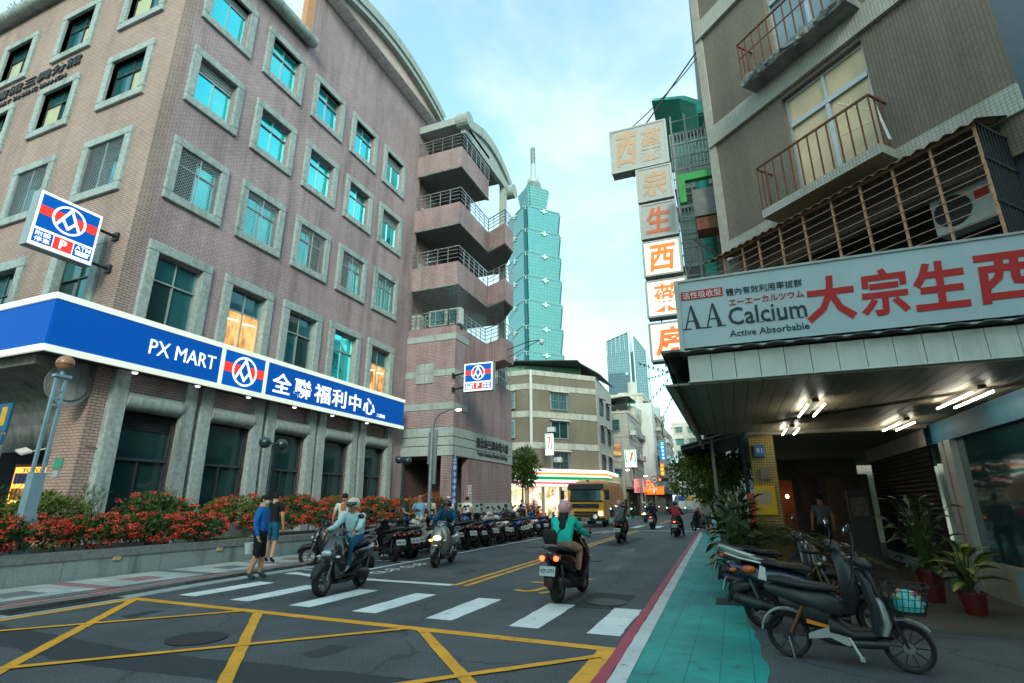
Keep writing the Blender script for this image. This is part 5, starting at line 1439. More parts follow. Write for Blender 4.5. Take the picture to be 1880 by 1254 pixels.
# --- neighbouring old houses along the left side of the far street
def old_house(label, x0, x1, y0, y1, h, floors, m, seed, extra=None):
    random.seed(seed)
    t = thing('old_apartment_house', label, 'building', (x1, y0, 0), 0, 'old houses along the far street')
    def p(g, name, mm, smooth=False): o = g.build(name, mm, t, smooth); o.location = (-x1, -y0, 0); return o
    p(G().box(x0, y0, 3.2, x1, y1, h), 'walls', m)
    p(G().box(x0, y0+.5, 0, x1-1.0, y1, 3.2), 'shop_core', mat('shop_core_dim', srgb(120,104,90), .8, var=.3, scale=1))
    p(G().box(x0, y0-.1, h, x1+.1, y1, h+.35), 'parapet', RENDER2)
    fh = (h-3.4)/floors
    for f in range(floors):
        z = 3.4 + fh*(f+.5)
        for k, y in enumerate([y0+1.6+2.9*i for i in range(int((y1-y0-1)/2.9))]):
            fwin(t, (.02, y-y0, z), 1.9, 1.5, (0,1,0), random.choice((0,1,2,0)), random.random() < .6, random.random() < .7)
        fwin(t, (-2.2, -.02, z), 2.4, 1.5, (1,0,0), 3 if (seed == 3 and f == floors-2) else random.choice((0,1)), False, random.random() < .5)
        if x1-x0 > 8: fwin(t, (-5.6, -.02, z), 2.0, 1.5, (1,0,0), random.choice((0,1)), True, True)
        p(G().box(x0, y0-.06, z-fh*.5, x1+.05, y1, z-fh*.5+.18), 'floor_band', RENDER)
        for k in range(2):
            yy_ = y0 + random.uniform(1.5, y1-y0-1.5); p(G().box(x1+.02, yy_, z-.9, x1+.55, yy_+1.8, z-.8).box(x1+.5, yy_, z-.8, x1+.55, yy_+1.8, z-.2), 'balcony_ledge', random.choice((RENDER2, RENDER, OFFW)))
        if random.random() < .8:
            p(G().box(x1+.02, y0+1, z-1.2, x1+.75, y0+1.9, z-.6), 'wall_unit', ACW)
    for k in range(4):
        xx_ = random.uniform(x1-5, x1-1.5); yy_ = random.uniform(y0+.5, y1-2); hh_ = random.uniform(.8, 2.2)
        p(G().lathe([(.6,h+.3),(.62,h+.3+hh_),(.2,h+.5+hh_)], 14, (xx_, yy_, 0)) if k % 2 else G().box(xx_, yy_, h+.3, xx_+2.2, yy_+2, h+.3+hh_), 'roof_tank' if k % 2 else 'roof_shed', random.choice((STEEL, OFFW, SHED)))
    return t, p
t, p = old_house('weathered grey house with a lit upper window beside the olive block', -20, -11.6, 68.5, 80, 12.7, 3, RENDER, 3)
p(G().add([(-21,68.0,14.1),(-11.2,68.0,14.8),(-11.2,74,15.1),(-21,74,14.4),(-21,68,14.0),(-11.2,68,14.7),(-11.2,74,15.0),(-21,74,14.3)], [(0,1,2,3),(7,6,5,4),(0,4,5,1),(1,5,6,2)]), 'roof_canopy', SHED)
for x in (-20,-17,-14,-11.5): p(G().bar((x,68.2,13.0),(x,68.2,14.5),.1), 'canopy_post', IRON)
p(G().box(-20,68.15,13.1,-11.5,68.25,13.8), 'terrace_grille', IRON)
t, p = old_house('tall cream house with a rounded roof storey behind the grey house', -22, -11.2, 80.5, 90, 17.2, 4, RENDER2, 5)
p(G().box(-13.0,80.2,3.4,-9.9,82.4,15.9), 'white_shaft', mat('white_streaked_render', srgb(206,210,206), .85, var=.08, stain=.6, streak=True, dirt=(.6,.62,.62)))
old_house('grimy grey house overgrown with balcony plants down the far street', -22, -11.0, 91, 106, 16, 4, RENDER, 8)
old_house('narrow pale house far down on the left of the street', -22, -11.4, 107, 125, 15.5, 4, RENDER2, 9)
def end_house(label, x0, x1, y0, y1, h, floors, m, seed):
    random.seed(seed)
    t = thing('old_apartment_house', label, 'building', (x0, y0, 0), 0, 'old houses along the far street')
    o = G().box(0,0,0,x1-x0,y1-y0,h).build('walls', m, t)
    G().box(-.1,-.1,h,x1-x0+.1,y1-y0,h+.4).build('parapet', RENDER2, t)
    fh = (h-3)/floors
    for f in range(floors):
        for k in range(int((x1-x0)/3.2)):
            fwin(t, (1.8+3.2*k, -.02, 3+fh*(f+.5)), 1.8, 1.4, (1,0,0), random.choice((0,1,2)), True, random.random() < .5)
        for k in range(int((y1-y0)/5)):
            fwin(t, (-.02, 2.5+5*k, 3+fh*(f+.5)), 1.8, 1.4, (0,-1,0), random.choice((0,1,2)), True, False)
end_house('cream end block closing the view where the street bends', -13.5, -4.0, 150, 170, 22, 6, RENDER2, 21)
end_house('beige block at the right end of the far street', -3.6, 10, 132, 165, 24, 6, mat('beige_render', srgb(196,186,164), .9, var=.1, stain=.5, streak=True, dirt=(.6,.56,.5)), 22)
end_house('grey block on the right beyond the second crossing', 1.0, 14, 47, 128, 17, 5, RENDER, 23)
end_house('long pale block on the right side beyond the pharmacy', 1.6, 14, 27, 43, 16, 4, RENDER2, 24)

# --- skyscrapers
def glass_tower_mat(name, c1, c2, line, bw, bh):
    m, nd, lk, b = new_mat(name)
    geo = N(nd, 'ShaderNodeNewGeometry'); sp = N(nd, 'ShaderNodeSeparateXYZ'); lk.new(geo.outputs['Position'], sp.inputs[0])
    ad = N(nd, 'ShaderNodeMath', operation='ADD'); lk.new(sp.outputs[0], ad.inputs[0]); lk.new(sp.outputs[1], ad.inputs[1])
    cb = N(nd, 'ShaderNodeCombineXYZ'); lk.new(ad.outputs[0], cb.inputs[0]); lk.new(sp.outputs[2], cb.inputs[1])
    bt = N(nd, 'ShaderNodeTexBrick'); bt.offset = 0; bt.inputs['Scale'].default_value = 1
    bt.inputs['Brick Width'].default_value = bw; bt.inputs['Row Height'].default_value = bh; bt.inputs['Mortar Size'].default_value = bh*.10
    bt.inputs['Color1'].default_value = (*c1,1); bt.inputs['Color2'].default_value = (*c2,1); bt.inputs['Mortar'].default_value = (*line,1)
    lk.new(cb.outputs[0], bt.inputs['Vector']); lk.new(bt.outputs['Color'], b.inputs['Base Color'])
    b.inputs['Metallic'].default_value = .55; b.inputs['Roughness'].default_value = .22
    return m
TGL = glass_tower_mat('jade_curtain_wall', srgb(106,164,164), srgb(114,171,170), srgb(94,150,150), 6, 4.2)
TDK = mat('tower_dark_notch', srgb(40,92,104), .3, .4, var=.05, scale=.1)
TST = mat('tower_trim', srgb(120,170,168), .5, .3, var=.05, scale=.1)
tw = thing('pagoda_skyscraper', 'very tall jade glass skyscraper of eight flared tiers with a spire', 'skyscraper', (-216.5, 617.0, 0), R(47))
def sq(w, z, ch=.16):
    c = w*ch
    return [(w,-w+c,z),(w,w-c,z),(w-c,w-c,z),(w-c,w,z),(-w+c,w,z),(-w+c,w-c,z),(-w,w-c,z),(-w,-w+c,z),(-w+c,-w+c,z),(-w+c,-w,z),(w-c,-w,z),(w-c,-w+c,z)]
G().loft([sq(30.5,0), sq(27.5,112)]).build('base_shaft', TGL, tw)
z = 112; TH = 33.6
RUI = mat('tower_ornament', srgb(190,214,208), .5, .2, var=.05)
for k in range(8):
    G().loft([sq(26.3,z), sq(29.0,z+TH-1.2)]).build('tier', TGL, tw)
    for a in range(4):
        M = Matrix.Rotation(a*PI/2+PI/4, 3, 'Z'); G().bar(M @ Vector((26.3*.84*1.414+1.6,0,z)), M @ Vector((29.0*.84*1.414+1.6,0,z+TH-1.3)), 3.6, 3.6, up=M @ Vector((1,0,0))).build('corner_column', TDK, tw)
    G().loft([sq(29.6,z+TH-1.2), sq(29.6,z+TH)]).build('tier_ledge', TST, tw)
    for a in range(4):
        M = Matrix.Rotation(a*PI/2, 3, 'Z')
        g = G(); g.obox(M @ Vector((29.4,0,z+TH-4)), (.8 if a % 2 == 0 else 5, 5 if a % 2 == 0 else .8, 1.0)); g.obox(M @ Vector((29.4,0,z+TH-4)), (1.0 if a % 2 == 0 else 1.6, 1.6 if a % 2 == 0 else 1.0, 3.2)); g.build('cloud_ornament', RUI, tw)
    for a in range(4):
        M = Matrix.Rotation(a*PI/2+PI/4, 3, 'Z'); G().obox(M @ Vector((36,0,z+TH-3)), (1.5,1.5,2.2)).build('corner_ornament', RUI, tw)
    z += TH
G().loft([sq(16.5,z), sq(17.5,z+8)]).build('crown_base', TST, tw)
G().loft([sq(13.0,z+8), sq(17.5,z+40)]).build('crown', TGL, tw)
for k in range(8): G().loft([sq(13.6+.56*k,z+10+k*4), sq(13.8+.56*k,z+10.9+k*4)]).build('crown_ledge', TST, tw)
z += 40
G().loft([sq(16.0,z), sq(13.5,z+3)]).loft([sq(9.5,z+3), sq(8.0,z+16)]).build('spire_podium', mat('spire_grey', srgb(110,130,130), .6, var=.05, scale=.1), tw)
G().lathe([(7.5,z+16),(8.5,z+18),(8.5,z+22),(6.5,z+25),(3.8,z+27),(3.6,z+48),(3.0,z+49),(3.0,z+78),(1.5,z+80)], 14).build('spire', mat('spire_pale', srgb(170,186,184), .5, .2, var=.05, scale=.1), tw, 40)
for k in range(12): G().lathe([(3.4,z+50+k*2.3),(3.4,z+50.9+k*2.3)], 12).build('spire_ring', MATS['spire_grey'], tw)
# glass office tower with a slanted top
T2 = glass_tower_mat('blue_curtain_wall', srgb(110,142,152), srgb(120,152,160), srgb(78,100,110), 1.5, 2.0)
T2D = glass_tower_mat('dark_curtain_wall', srgb(80,104,118), srgb(88,112,126), srgb(60,78,88), 1.5, 2.0)
ot = thing('office_tower', 'blue glass office tower with a slanted crown behind the old houses', 'skyscraper', (-66.5, 380, 0), R(4))
def slant(x0, x1, y0, y1, z0, za, zb):
    return G().add([(x0,y0,z0),(x1,y0,z0),(x1,y1,z0),(x0,y1,z0),(x0,y0,za),(x1,y0,zb),(x1,y1,zb),(x0,y1,za)], [(0,3,2,1),(4,5,6,7),(0,1,5,4),(1,2,6,5),(2,3,7,6),(3,0,4,7)])
slant(-10,6.5,0,30,0,118,124).build('main_slab', T2, ot)
slant(-9.5,6,-.5,0,0,93,93).build('lower_face', T2D, ot)
slant(6.5,10,2,30,0,108,110).build('recess', T2D, ot)
slant(10,19,-1,28,0,122,108).build('rear_slab', T2, ot)
WFR = mat('tower_white_frame', srgb(200,212,214), .5, .2, var=.04, scale=.1)
G().bar((-10.2,-.6,118.3),(6.7,-.6,124.3),1.0).bar((6.9,-.6,0),(6.9,-.6,124.3),1.0).bar((-10.2,-.6,0),(-10.2,-.6,118.3),.8).bar((10,-1.4,0),(10,-1.4,122),.8).bar((10,-1.4,122),(19,-1.4,108),.8).bar((19,-1.4,0),(19,-1.4,108),.8).build('edge_frame', WFR, ot)
for k in range(5): G().box(-9.5+3.2*k,-.75,106+k*1.0,-9.2+3.2*k,-.5,118+k*1.1).build('crown_mullion', WFR, ot)
G().lathe([(1.1,0),(1.1,.3)], 16, (4.0,-.8,92), Euler((R(90),0,0)).to_matrix()).build('tower_emblem', RUI, ot)
# ================================================================ SCOOTERS AND OTHER VEHICLES
def ring_y(y, w, z0, z1, n=12, p=2.6):
    """rounded-rectangle section at y"""
    c = (z0+z1)/2; h = (z1-z0)/2; out = []
    for i in range(n):
        a = 2*PI*(i+.5)/n; ca, sa = math.cos(a), math.sin(a)
        out.append((w*math.copysign(abs(ca)**(2/p), ca), y, c + h*math.copysign(abs(sa)**(2/p), sa)))
    return out
def ring_z(z, yc, w, t, n=12, p=2.6, bow=0.0):
    out = []
    for i in range(n):
        a = 2*PI*(i+.5)/n; ca, sa = math.cos(a), math.sin(a)
        x = w*math.copysign(abs(ca)**(2/p), ca)
        out.append((x, yc + t*math.copysign(abs(sa)**(2/p), sa) - bow*(x/w)**2 if w else yc, z))
    return out
def carpaint(name, col, rough=.22, metal=0.2):
    return mat(name, col, rough, metal, var=.06, scale=3, spec=.5, coat=.7)
CHROME = mat('chrome', (.6,.62,.63), .18, 1.0, var=.05)
ALLOY = mat('alloy_rim', srgb(120,122,124), .4, .7, var=.1)
GUARD = mat('exhaust_guard_grey', srgb(52,54,56), .45, .4, var=.1)
SEATM = mat('black_vinyl', (.014,.014,.016), .5, var=.2, scale=15, bump=.15, bscale=150)
PLATE = mat('white_plate', (.42,.47,.46), .5, var=.06)
PINK = mat('plate_ink', (.03,.03,.035), .6)
TAILL = lit('tail_light_on', (1.0,.09,.03), 3.2)
TAILX = mat('tail_lens', srgb(130,14,14), .2, var=.1, coat=.6)
INDL = lit('amber_light_on', (1.0,.42,.06), 4.0)
INDX = mat('amber_lens', srgb(200,90,10), .25, var=.1, coat=.6)
HEADL = lit('headlight_on', (1.0,.80,.5), 6.0)
HEADX = mat('headlight_lens', srgb(190,200,204), .12, .2, var=.05, coat=.8)
SMOKE, nd_, lk_, b_ = new_mat('smoked_windscreen'); b_.inputs['Transmission Weight'].default_value = 1.0; b_.inputs['Roughness'].default_value = .0; b_.inputs['Base Color'].default_value = (.80,.88,.90,1); b_.inputs['IOR'].default_value = 1.1
MIRG = glass_mat('mirror_glass', (.8,.85,.88), .03, 1.0, .0)
RY = Euler((0, R(90), 0)).to_matrix()
def wheel(parent, y, r, w=.064, spokes=5, rimr=.6):
    o = G().lathe([(r*.66,-w*.8),(r*.86,-w),(r*.97,-w*.6),(r,0),(r*.97,w*.6),(r*.86,w),(r*.66,w*.8),(r*.66,-w*.8)], 26, (0,0,0), RY, cap=False).build('wheel', RUBBER, parent, 50)
    o.location = (0, y, r)
    g = G().lathe([(r*.68,-w*.75),(r*.60,-w*.55),(r*.60,w*.55),(r*.68,w*.75)], 24, (0,0,0), RY, cap=False)
    g.lathe([(.045,-w*.9),(.045,w*.9)], 10, (0,0,0), RY)
    for k in range(spokes):
        a = 2*PI*k/spokes; g.bar((0,.03*math.cos(a),.03*math.sin(a)), (0,r*.63*math.cos(a),r*.63*math.sin(a)), .03, .022)
    g.build('rim', ALLOY, o)
    return o
def mirror(parent, sx, y, z, h=.24, lit_=False):
    st = G().tube([(sx*.30,y,z),(sx*.36,y+.02,z+h*.6),(sx*.40,y+.01,z+h)], .008, 6).build('mirror_stalk', BLACKP, parent)
    G().ell((sx*.43,y,z+h+.02), (.07,.022,.045), 12, 8).build('mirror_shell', BLACKP, st, 60)
    G().lathe([(.040,0),(.040,.004)], 14, (sx*.43,y-.020,z+h+.02), Euler((R(80),0,0)).to_matrix()).build('mirror_glass', MIRG, st)
def scooter(label, body, loc=(0,0,0), rz=0, group=None, lights=False, head=False, screen=False, box=False, plate='KJT-2771', trim=None, panel=None, rest=False, twin=False):
    """forward = +y ; origin on the ground between the wheels"""
    t = thing('scooter', label, 'scooter', loc, rz, group)
    trim = trim or BLACKP; panel = panel or body
    wheel(t, .66, .245); wheel(t, -.60, .235)
    # front end
    G().loft([ring_y(.38,.06,.30,.42), ring_y(.50,.095,.40,.52), ring_y(.66,.105,.43,.555), ring_y(.82,.095,.39,.52), ring_y(.94,.055,.30,.40)]).build('front_fender', trim, t, 60)
    for s in (-1, 1): G().tube([(s*.085,.66,.245),(s*.08,.55,.52),(s*.06,.47,.75)], [.022,.026,.028], 8).build('fork', ALLOY, t, 60)
    G().loft([ring_z(.26,.34,.15,.07), ring_z(.42,.40,.235,.085,bow=.07), ring_z(.60,.43,.275,.10,bow=.10), ring_z(.78,.41,.255,.105,bow=.09), ring_z(.92,.36,.19,.09,bow=.05), ring_z(.99,.32,.12,.06)]).build('front_shield', body, t, 60)
    G().loft([ring_z(.50,.53,.06,.04), ring_z(.60,.56,.14,.07,bow=.05), ring_z(.70,.56,.15,.07,bow=.05), ring_z(.84,.50,.11,.05,bow=.03), ring_z(.94,.42,.05,.03)]).build('nose_panel', panel, t, 60)
    G().ell((0,.60,.69), (.105,.05,.055), 14, 8).build('headlight', HEADL if head else HEADX, t, 60)
    for s in (-1, 1): G().ell((s*.19,.53,.63), (.055,.035,.026), 10, 6).build('front_indicator', INDL if (head and s > 0) else HEADX, t, 60)
    G().loft([ring_z(.93,.33,.10,.07), ring_z(1.0,.31,.15,.09,bow=.03), ring_z(1.07,.28,.13,.075,bow=.03), ring_z(1.10,.26,.07,.05)]).build('handlebar_cover', body, t, 60)
    hb = G().tube([(-.34,.22,1.04),(-.16,.28,1.03),(.16,.28,1.03),(.34,.22,1.04)], .013, 8).build('handlebar', BLACKP, t, 60)
    for s in (-1, 1):
        G().tube([(s*.24,.245,1.04),(s*.35,.215,1.04)], .019, 8).build('grip', RUBBER, hb)
        G().tube([(s*.22,.30,1.035),(s*.34,.275,1.03)], .007, 6).build('brake_lever', ALLOY, hb)
        mirror(t, s, .27, 1.05)
    # floor, under-seat body, tail
    G().loft([ring_y(.40,.17,.27,.34), ring_y(.20,.20,.255,.325), ring_y(-.08,.19,.25,.33), ring_y(-.16,.15,.26,.36)]).build('floorboard', trim, t, 60)
    G().loft([ring_y(.36,.15,.16,.27), ring_y(.05,.17,.15,.26), ring_y(-.20,.17,.17,.44), ring_y(-.40,.15,.26,.46)]).build('belly_cowl', trim, t, 60)
    G().loft([ring_y(.0,.13,.32,.60), ring_y(-.08,.165,.33,.70), ring_y(-.30,.20,.42,.745), ring_y(-.55,.195,.50,.765), ring_y(-.78,.16,.58,.79), ring_y(-.93,.10,.66,.80), ring_y(-.98,.05,.71,.79)]).build('tail_body', body, t, 60)
    for s in (-1, 1):
        G().loft([[(s*(.168+.02*0),-.15,.50),(s*.205,-.30,.60),(s*.205,-.55,.67),(s*.16,-.80,.73),(s*.155,-.80,.70),(s*.205,-.55,.60),(s*.207,-.30,.51),(s*.172,-.15,.44)], [(s*(.182),-.15,.50),(s*.218,-.30,.60),(s*.215,-.55,.67),(s*.17,-.80,.73),(s*.168,-.80,.70),(s*.216,-.55,.60),(s*.220,-.30,.51),(s*.186,-.15,.44)]]).build('side_panel', panel, t)
    G().loft([ring_y(.02,.10,.70,.755), ring_y(-.10,.15,.72,.80), ring_y(-.32,.165,.735,.815), ring_y(-.40,.165,.745,.845), ring_y(-.62,.155,.765,.875), ring_y(-.80,.10,.79,.865)]).build('seat', SEATM, t, 60)
    gr = G().tube([(.155,-.55,.80),(.165,-.80,.85),(.10,-.98,.90),(-.10,-.98,.90),(-.165,-.80,.85),(-.155,-.55,.80)], .014, 8).build('grab_rail', ALLOY, t, 60)
    # engine, exhaust, rear end
    G().loft([ring_y(-.10,.09,.20,.34), ring_y(-.30,.12,.17,.38), ring_y(-.60,.11,.16,.36), ring_y(-.72,.06,.19,.31)]).build('engine_case', BLACKP, t, 60).location = (-.07,0,0)
    G().tube([(.13,-.20,.24),(.15,-.40,.26),(.155,-.55,.29),(.16,-.90,.37),(.16,-.93,.375)], [.022,.03,.062,.066,.04], 12).build('exhaust', BLACKP, t, 60)
    G().tube([(.165,-.60,.302),(.165,-.84,.357)], .069, 12).build('exhaust_guard', GUARD, t, 60)
    for s in (-1, 1): G().tube([(s*.11,-.60,.26),(s*.12,-.72,.62)], .02, 8).build('shock_absorber', ALLOY, t)
    fd = G().loft([ring_y(-.72,.075,.44,.58), ring_y(-.90,.085,.34,.56), ring_y(-.99,.085,.30,.50), ring_y(-1.01,.07,.28,.36)]).build('rear_fender', BLACKP, t, 60)
    pm = Euler((R(-18),0,0)).to_matrix()
    G().obox((0,-1.035,.52), (.13,.006,.072), pm).build('licence_plate', PLATE, t)
    if plate: put_text(plate, PINK, t, (0,-1.044,.518), w=.22, h=.066, right=(1,0,0), up=pm @ Vector((0,0,1)), bold=.012, depth=.002)
    G().box(-.04,-1.025,.335,.04,-1.013,.365).build('reflector', TAILX, t)
    for s in ((-1, 1) if twin else (0,)): G().ell((s*.12,-.955,.70), (.045 if twin else .06,.035,.04), 14, 8).build('tail_light', TAILL if lights else TAILX, t, 60)
    for s in (-1, 1): G().ell((s*.14,-.90,.70), (.04,.05,.03), 10, 6).build('rear_indicator', INDX, t, 60)
    if screen:
        G().loft([[( -.17,.44,.98),(0,.50,.98),(.17,.44,.98),(.165,.43,.98),(0,.488,.98),(-.165,.43,.98)], [(-.19,.30,1.25),(0,.37,1.27),(.19,.30,1.25),(.185,.29,1.25),(0,.358,1.27),(-.185,.29,1.25)], [(-.12,.20,1.42),(0,.25,1.44),(.12,.20,1.42),(.115,.19,1.42),(0,.238,1.44),(-.115,.19,1.42)]]).build('windscreen', SMOKE, t, 60)
    if box:
        G().loft([ring_y(-.66,.16,.90,1.18), ring_y(-.80,.21,.89,1.22), ring_y(-1.05,.21,.89,1.22), ring_y(-1.12,.17,.92,1.16)]).build('top_box', BLACKP, t, 60)
    if rest:
        G().loft([ring_z(.90,-.86,.10,.03), ring_z(1.0,-.89,.125,.035), ring_z(1.10,-.91,.12,.03), ring_z(1.14,-.915,.08,.02)]).build('backrest', SEATM, t, 60)
    G().bar((-.12,-.12,.22),(-.16,-.28,.012),.02).build('stand', BLACKP, t)
    return t
BK = carpaint('gloss_black', (.012,.013,.015)); DB = carpaint('dark_blue_metallic', (.01,.03,.09), .25, .4); SV = carpaint('champagne_silver', srgb(150,146,138), .3, .5)
GY = carpaint('graphite', (.05,.055,.06), .3, .4); RD = carpaint('gloss_red', srgb(150,22,22)); BL = carpaint('bright_blue', srgb(24,84,150)); MR = carpaint('dark_maroon', (.035,.010,.012)); WT = carpaint('pearl_white', (.6,.6,.58), .3)

# ridden scooters
def heading(dx, dy): return math.atan2(dy, dx) - PI/2
scooter('black scooter with silver trim coming over the zebra crossing under a rider in pale blue', BK, (-6.87, 8.65, 0), heading(.12,-1), None, lights=False, head=False, panel=GY, plate='')
scooter('champagne scooter with glowing headlight and tall windscreen behind the zebra crossing', SV, (-7.22, 13.1, 0), heading(.18,-1), None, head=True, screen=True, trim=GY, plate='')
scooter('dark maroon scooter with backrest and lit tail lights under the teal-jacketed rider', MR, (-2.78, 9.55, 0), heading(.06,1), None, lights=True, rest=True, twin=True, plate='KJT-2771')
scooter('black scooter under the rider in grey with a pink helmet', BK, (-4.42, 22.9, 0), heading(-.03,1), None, lights=False, plate='NKE-513')
scooter('dark scooter with one round red tail light under the red-shirted rider', GY, (-2.68, 27.9, 0), heading(.02,1), None, lights=True, plate='MYA-082')
# far traffic
far_p = [((-4.85,35.5,0), heading(-.02,1), True, 'far scooter waiting on the second zebra crossing with red tail light'),
         ((-6.35,33.5,0), heading(.08,-1), False, 'oncoming far scooter with headlight beside the yellow truck'),
         ((-1.9,33.2,0), heading(-.6,.8), True, 'dark scooter stopped beside the teal path next to the walker'),
         ((-2.9,58,0), heading(0,1), True, 'distant scooter with red tail light in the middle of the street'),
         ((-7.0,47,0), heading(.05,-1), False, 'distant oncoming scooter left of the centre line')]
for l, h, tl, lb in far_p:
    scooter(lb, random.choice((BK, GY)), l, h, 'far moving scooters', lights=tl, head=not tl, plate='')
# parked row
protos = [scooter('black scooter parked nearest the zebra crossing, front wheel turned out', BK, (-9.75, 11.9, 0), heading(-.78,-.62), 'scooters parked along the left kerb', screen=False, plate='NKX-8110', panel=GY)]
variants = [dict(body=BK, panel=GY, box=False), dict(body=DB, panel=BK), dict(body=GY, panel=SV, screen=False), dict(body=BK, panel=BK, box=True), dict(body=BL, panel=BK), dict(body=BK, panel=RD), dict(body=WT, panel=BK)]
names = ['black', 'dark blue', 'graphite', 'black top-boxed', 'bright blue', 'black and red', 'white']
order = [0, 2, 1, 6, 3, 4, 2, 5, 1, 0, 6, 3, 4, 1, 2, 0, 6, 4, 5, 0]
ordw = ['first', 'second', 'third', 'fourth', 'fifth', 'sixth', 'seventh', 'eighth', 'ninth', 'tenth', 'eleventh', 'twelfth', 'thirteenth', 'fourteenth', 'fifteenth', 'sixteenth', 'seventeenth', 'eighteenth', 'nineteenth', 'twentieth']
random.seed(5)
made = {}
for i, k in enumerate(order):
    y = 13.55 + i*.72 + random.uniform(-.14,.14)
    lb = '%s parked scooter, %s from the zebra crossing in the kerb row' % (names[k], ordw[i])
    loc = (-9.45 + random.uniform(-.22,.18), y, 0); rz = heading(-.90, .45 + random.uniform(-.28,.25))
    if k not in made:
        v = dict(variants[k]); made[k] = scooter(lb, v.pop('body'), loc, rz, 'scooters parked along the left kerb', plate='N%dK-%d' % (k, 310+97*k), **v)
    else:
        o = dup(made[k], loc, (0, random.uniform(-.03,.14), rz), lb, random.uniform(.98,1.1))

# ---------------------------------------------------------------- rubbish truck
tr = thing('rubbish_truck', 'yellow rubbish truck with orange hopper body facing us in the left lane', 'truck', (-9.25, 36.0, 0), R(180))
YEL = carpaint('truck_yellow', srgb(240,166,36), .35, .0); ORG = carpaint('truck_orange', srgb(240,160,100), .45, .0)
TBK = mat('truck_black', (.015,.016,.018), .5, var=.15)
# local: forward +y (towards the camera), cab front at y = 0
cab = G().loft([ring_y(-1.9,1.22,.95,2.85,16,5), ring_y(-.35,1.24,.95,2.85,16,5), ring_y(-.12,1.23,.95,2.80,16,5)])
G().loft([[( -1.24,-.1,.45),(1.24,-.1,.45),(1.24,-1.9,.45),(-1.24,-1.9,.45)], [(-1.25,0,.95),(1.25,0,.95),(1.25,-1.9,.95),(-1.25,-1.9,.95)], [(-1.25,-.02,1.65),(1.25,-.02,1.65),(1.25,-1.9,1.65),(-1.25,-1.9,1.65)], [(-1.22,-.22,2.55),(1.22,-.22,2.55),(1.22,-1.9,2.62),(-1.22,-1.9,2.62)], [(-1.16,-.42,2.78),(1.16,-.42,2.78),(1.16,-1.9,2.82),(-1.16,-1.9,2.82)]]).build('cab', YEL, tr)
G().add([(-1.06,.012,1.70),(1.06,.012,1.70),(1.02,-.185,2.42),(-1.02,-.185,2.42)], [(0,1,2,3)]).build('windscreen', GLASS_B, tr)
G().add([(-1.24,-.06,2.42),(1.24,-.06,2.42),(1.20,-.20,2.76),(-1.20,-.20,2.76),(-1.24,-.25,2.42),(1.24,-.25,2.42),(1.18,-.45,2.80),(-1.18,-.45,2.80)], [(0,1,2,3),(0,4,5,1),(3,2,6,7),(1,5,6,2),(0,3,7,4)]).build('sun_visor', TBK, tr)
G().box(-1.2,.0,1.60,1.2,.03,1.70).build('wiper_panel', TBK, tr)
for z0, z1, w in ((1.20,1.48,.92), (.86,1.00,.78), (.68,.80,.78)):
    o = G().box(-w,-.02,z0,w,.035,z1).build('grille', TBK, tr)
    n = max(2, int((z1-z0)/.05))
    for k in range(n): G().box(-w+.03,.036,z0+.015+k*.05,w-.03,.045,z0+.035+k*.05).build('grille_bar', mat('grille_grey', srgb(60,66,70), .4, .4), o)
    if z0 > 1.1: G().bar((-.5,.05,z0+.02),(.5,.05,z1-.02),.03,.01,up=(0,1,0)).build('grille_emblem_bar', CHROME, o)
G().box(-1.25,-.3,.38,1.25,.06,.60).build('bumper', TBK, tr)
for s in (-1, 1):
    G().box(s*1.02-.13,.0,.74,s*1.02+.13,.05,1.02).build('headlight', lit('truck_headlight', (1,.85,.55), 1.6) if s < 0 else HEADX, tr)
    ms_ = G().bar((s*1.22,-.1,2.3),(s*1.52,.06,2.3),.04).build('mirror_arm', TBK, tr)
    G().box(s*1.55-.11,.0,1.75,s*1.55+.11,.12,2.35).build('mirror_shell', TBK, ms_)
    G().box(s*1.237,-1.5,1.72,s*1.247,-.5,2.4).build('side_window', GLASS_B, tr)
G().box(-.26,.062,.42,.26,.068,.57).build('licence_plate', PLATE, tr); put_text('KEB-0731', PINK, tr, (0,.075,.495), w=.44, h=.10, right=(-1,0,0), bold=.012)
G().box(-.8,-.85,2.82,.8,-.6,2.93).build('beacon_bar', ORG, tr); G().box(-.08,-.95,2.93,.08,-.8,3.05).build('roof_camera', TBK, tr)
G().loft([ring_y(-2.05,1.22,1.05,3.0,16,6), ring_y(-2.3,1.25,1.0,3.15,16,6), ring_y(-6.6,1.25,1.0,3.15,16,6), ring_y(-7.6,1.2,.8,2.6,16,6)]).build('hopper_body', ORG, tr)
for k in range(7):
    for s in (-1, 1): G().box(s*1.245-.02,-2.6-k*.62,1.35,s*1.245+.02,-2.55-k*.62,2.9).build('body_rib', ORG, tr)
G().box(-.4,-7.4,.55,.4,-1.9,.9).build('chassis', TBK, tr)
for y in (-1.0, -5.4, -6.6):
    for s in (-1, 1):
        o = G().lathe([(.30,-.13),(.48,-.14),(.51,0),(.48,.14),(.30,.13),(.30,-.13)], 24, (0,0,0), RY, cap=False).lathe([(.30,-.05),(.08,-.02),(.08,.02),(.30,.05)], 20, (0,0,0), RY).build('wheel', RUBBER, tr, 50)
        o.location = (s*1.08, y, .51)
        G().lathe([(.29,s*.06),(.12,s*.11),(.10,s*.13)], 18, (0,0,0), RY).build('hub', ALLOY, o, 50)

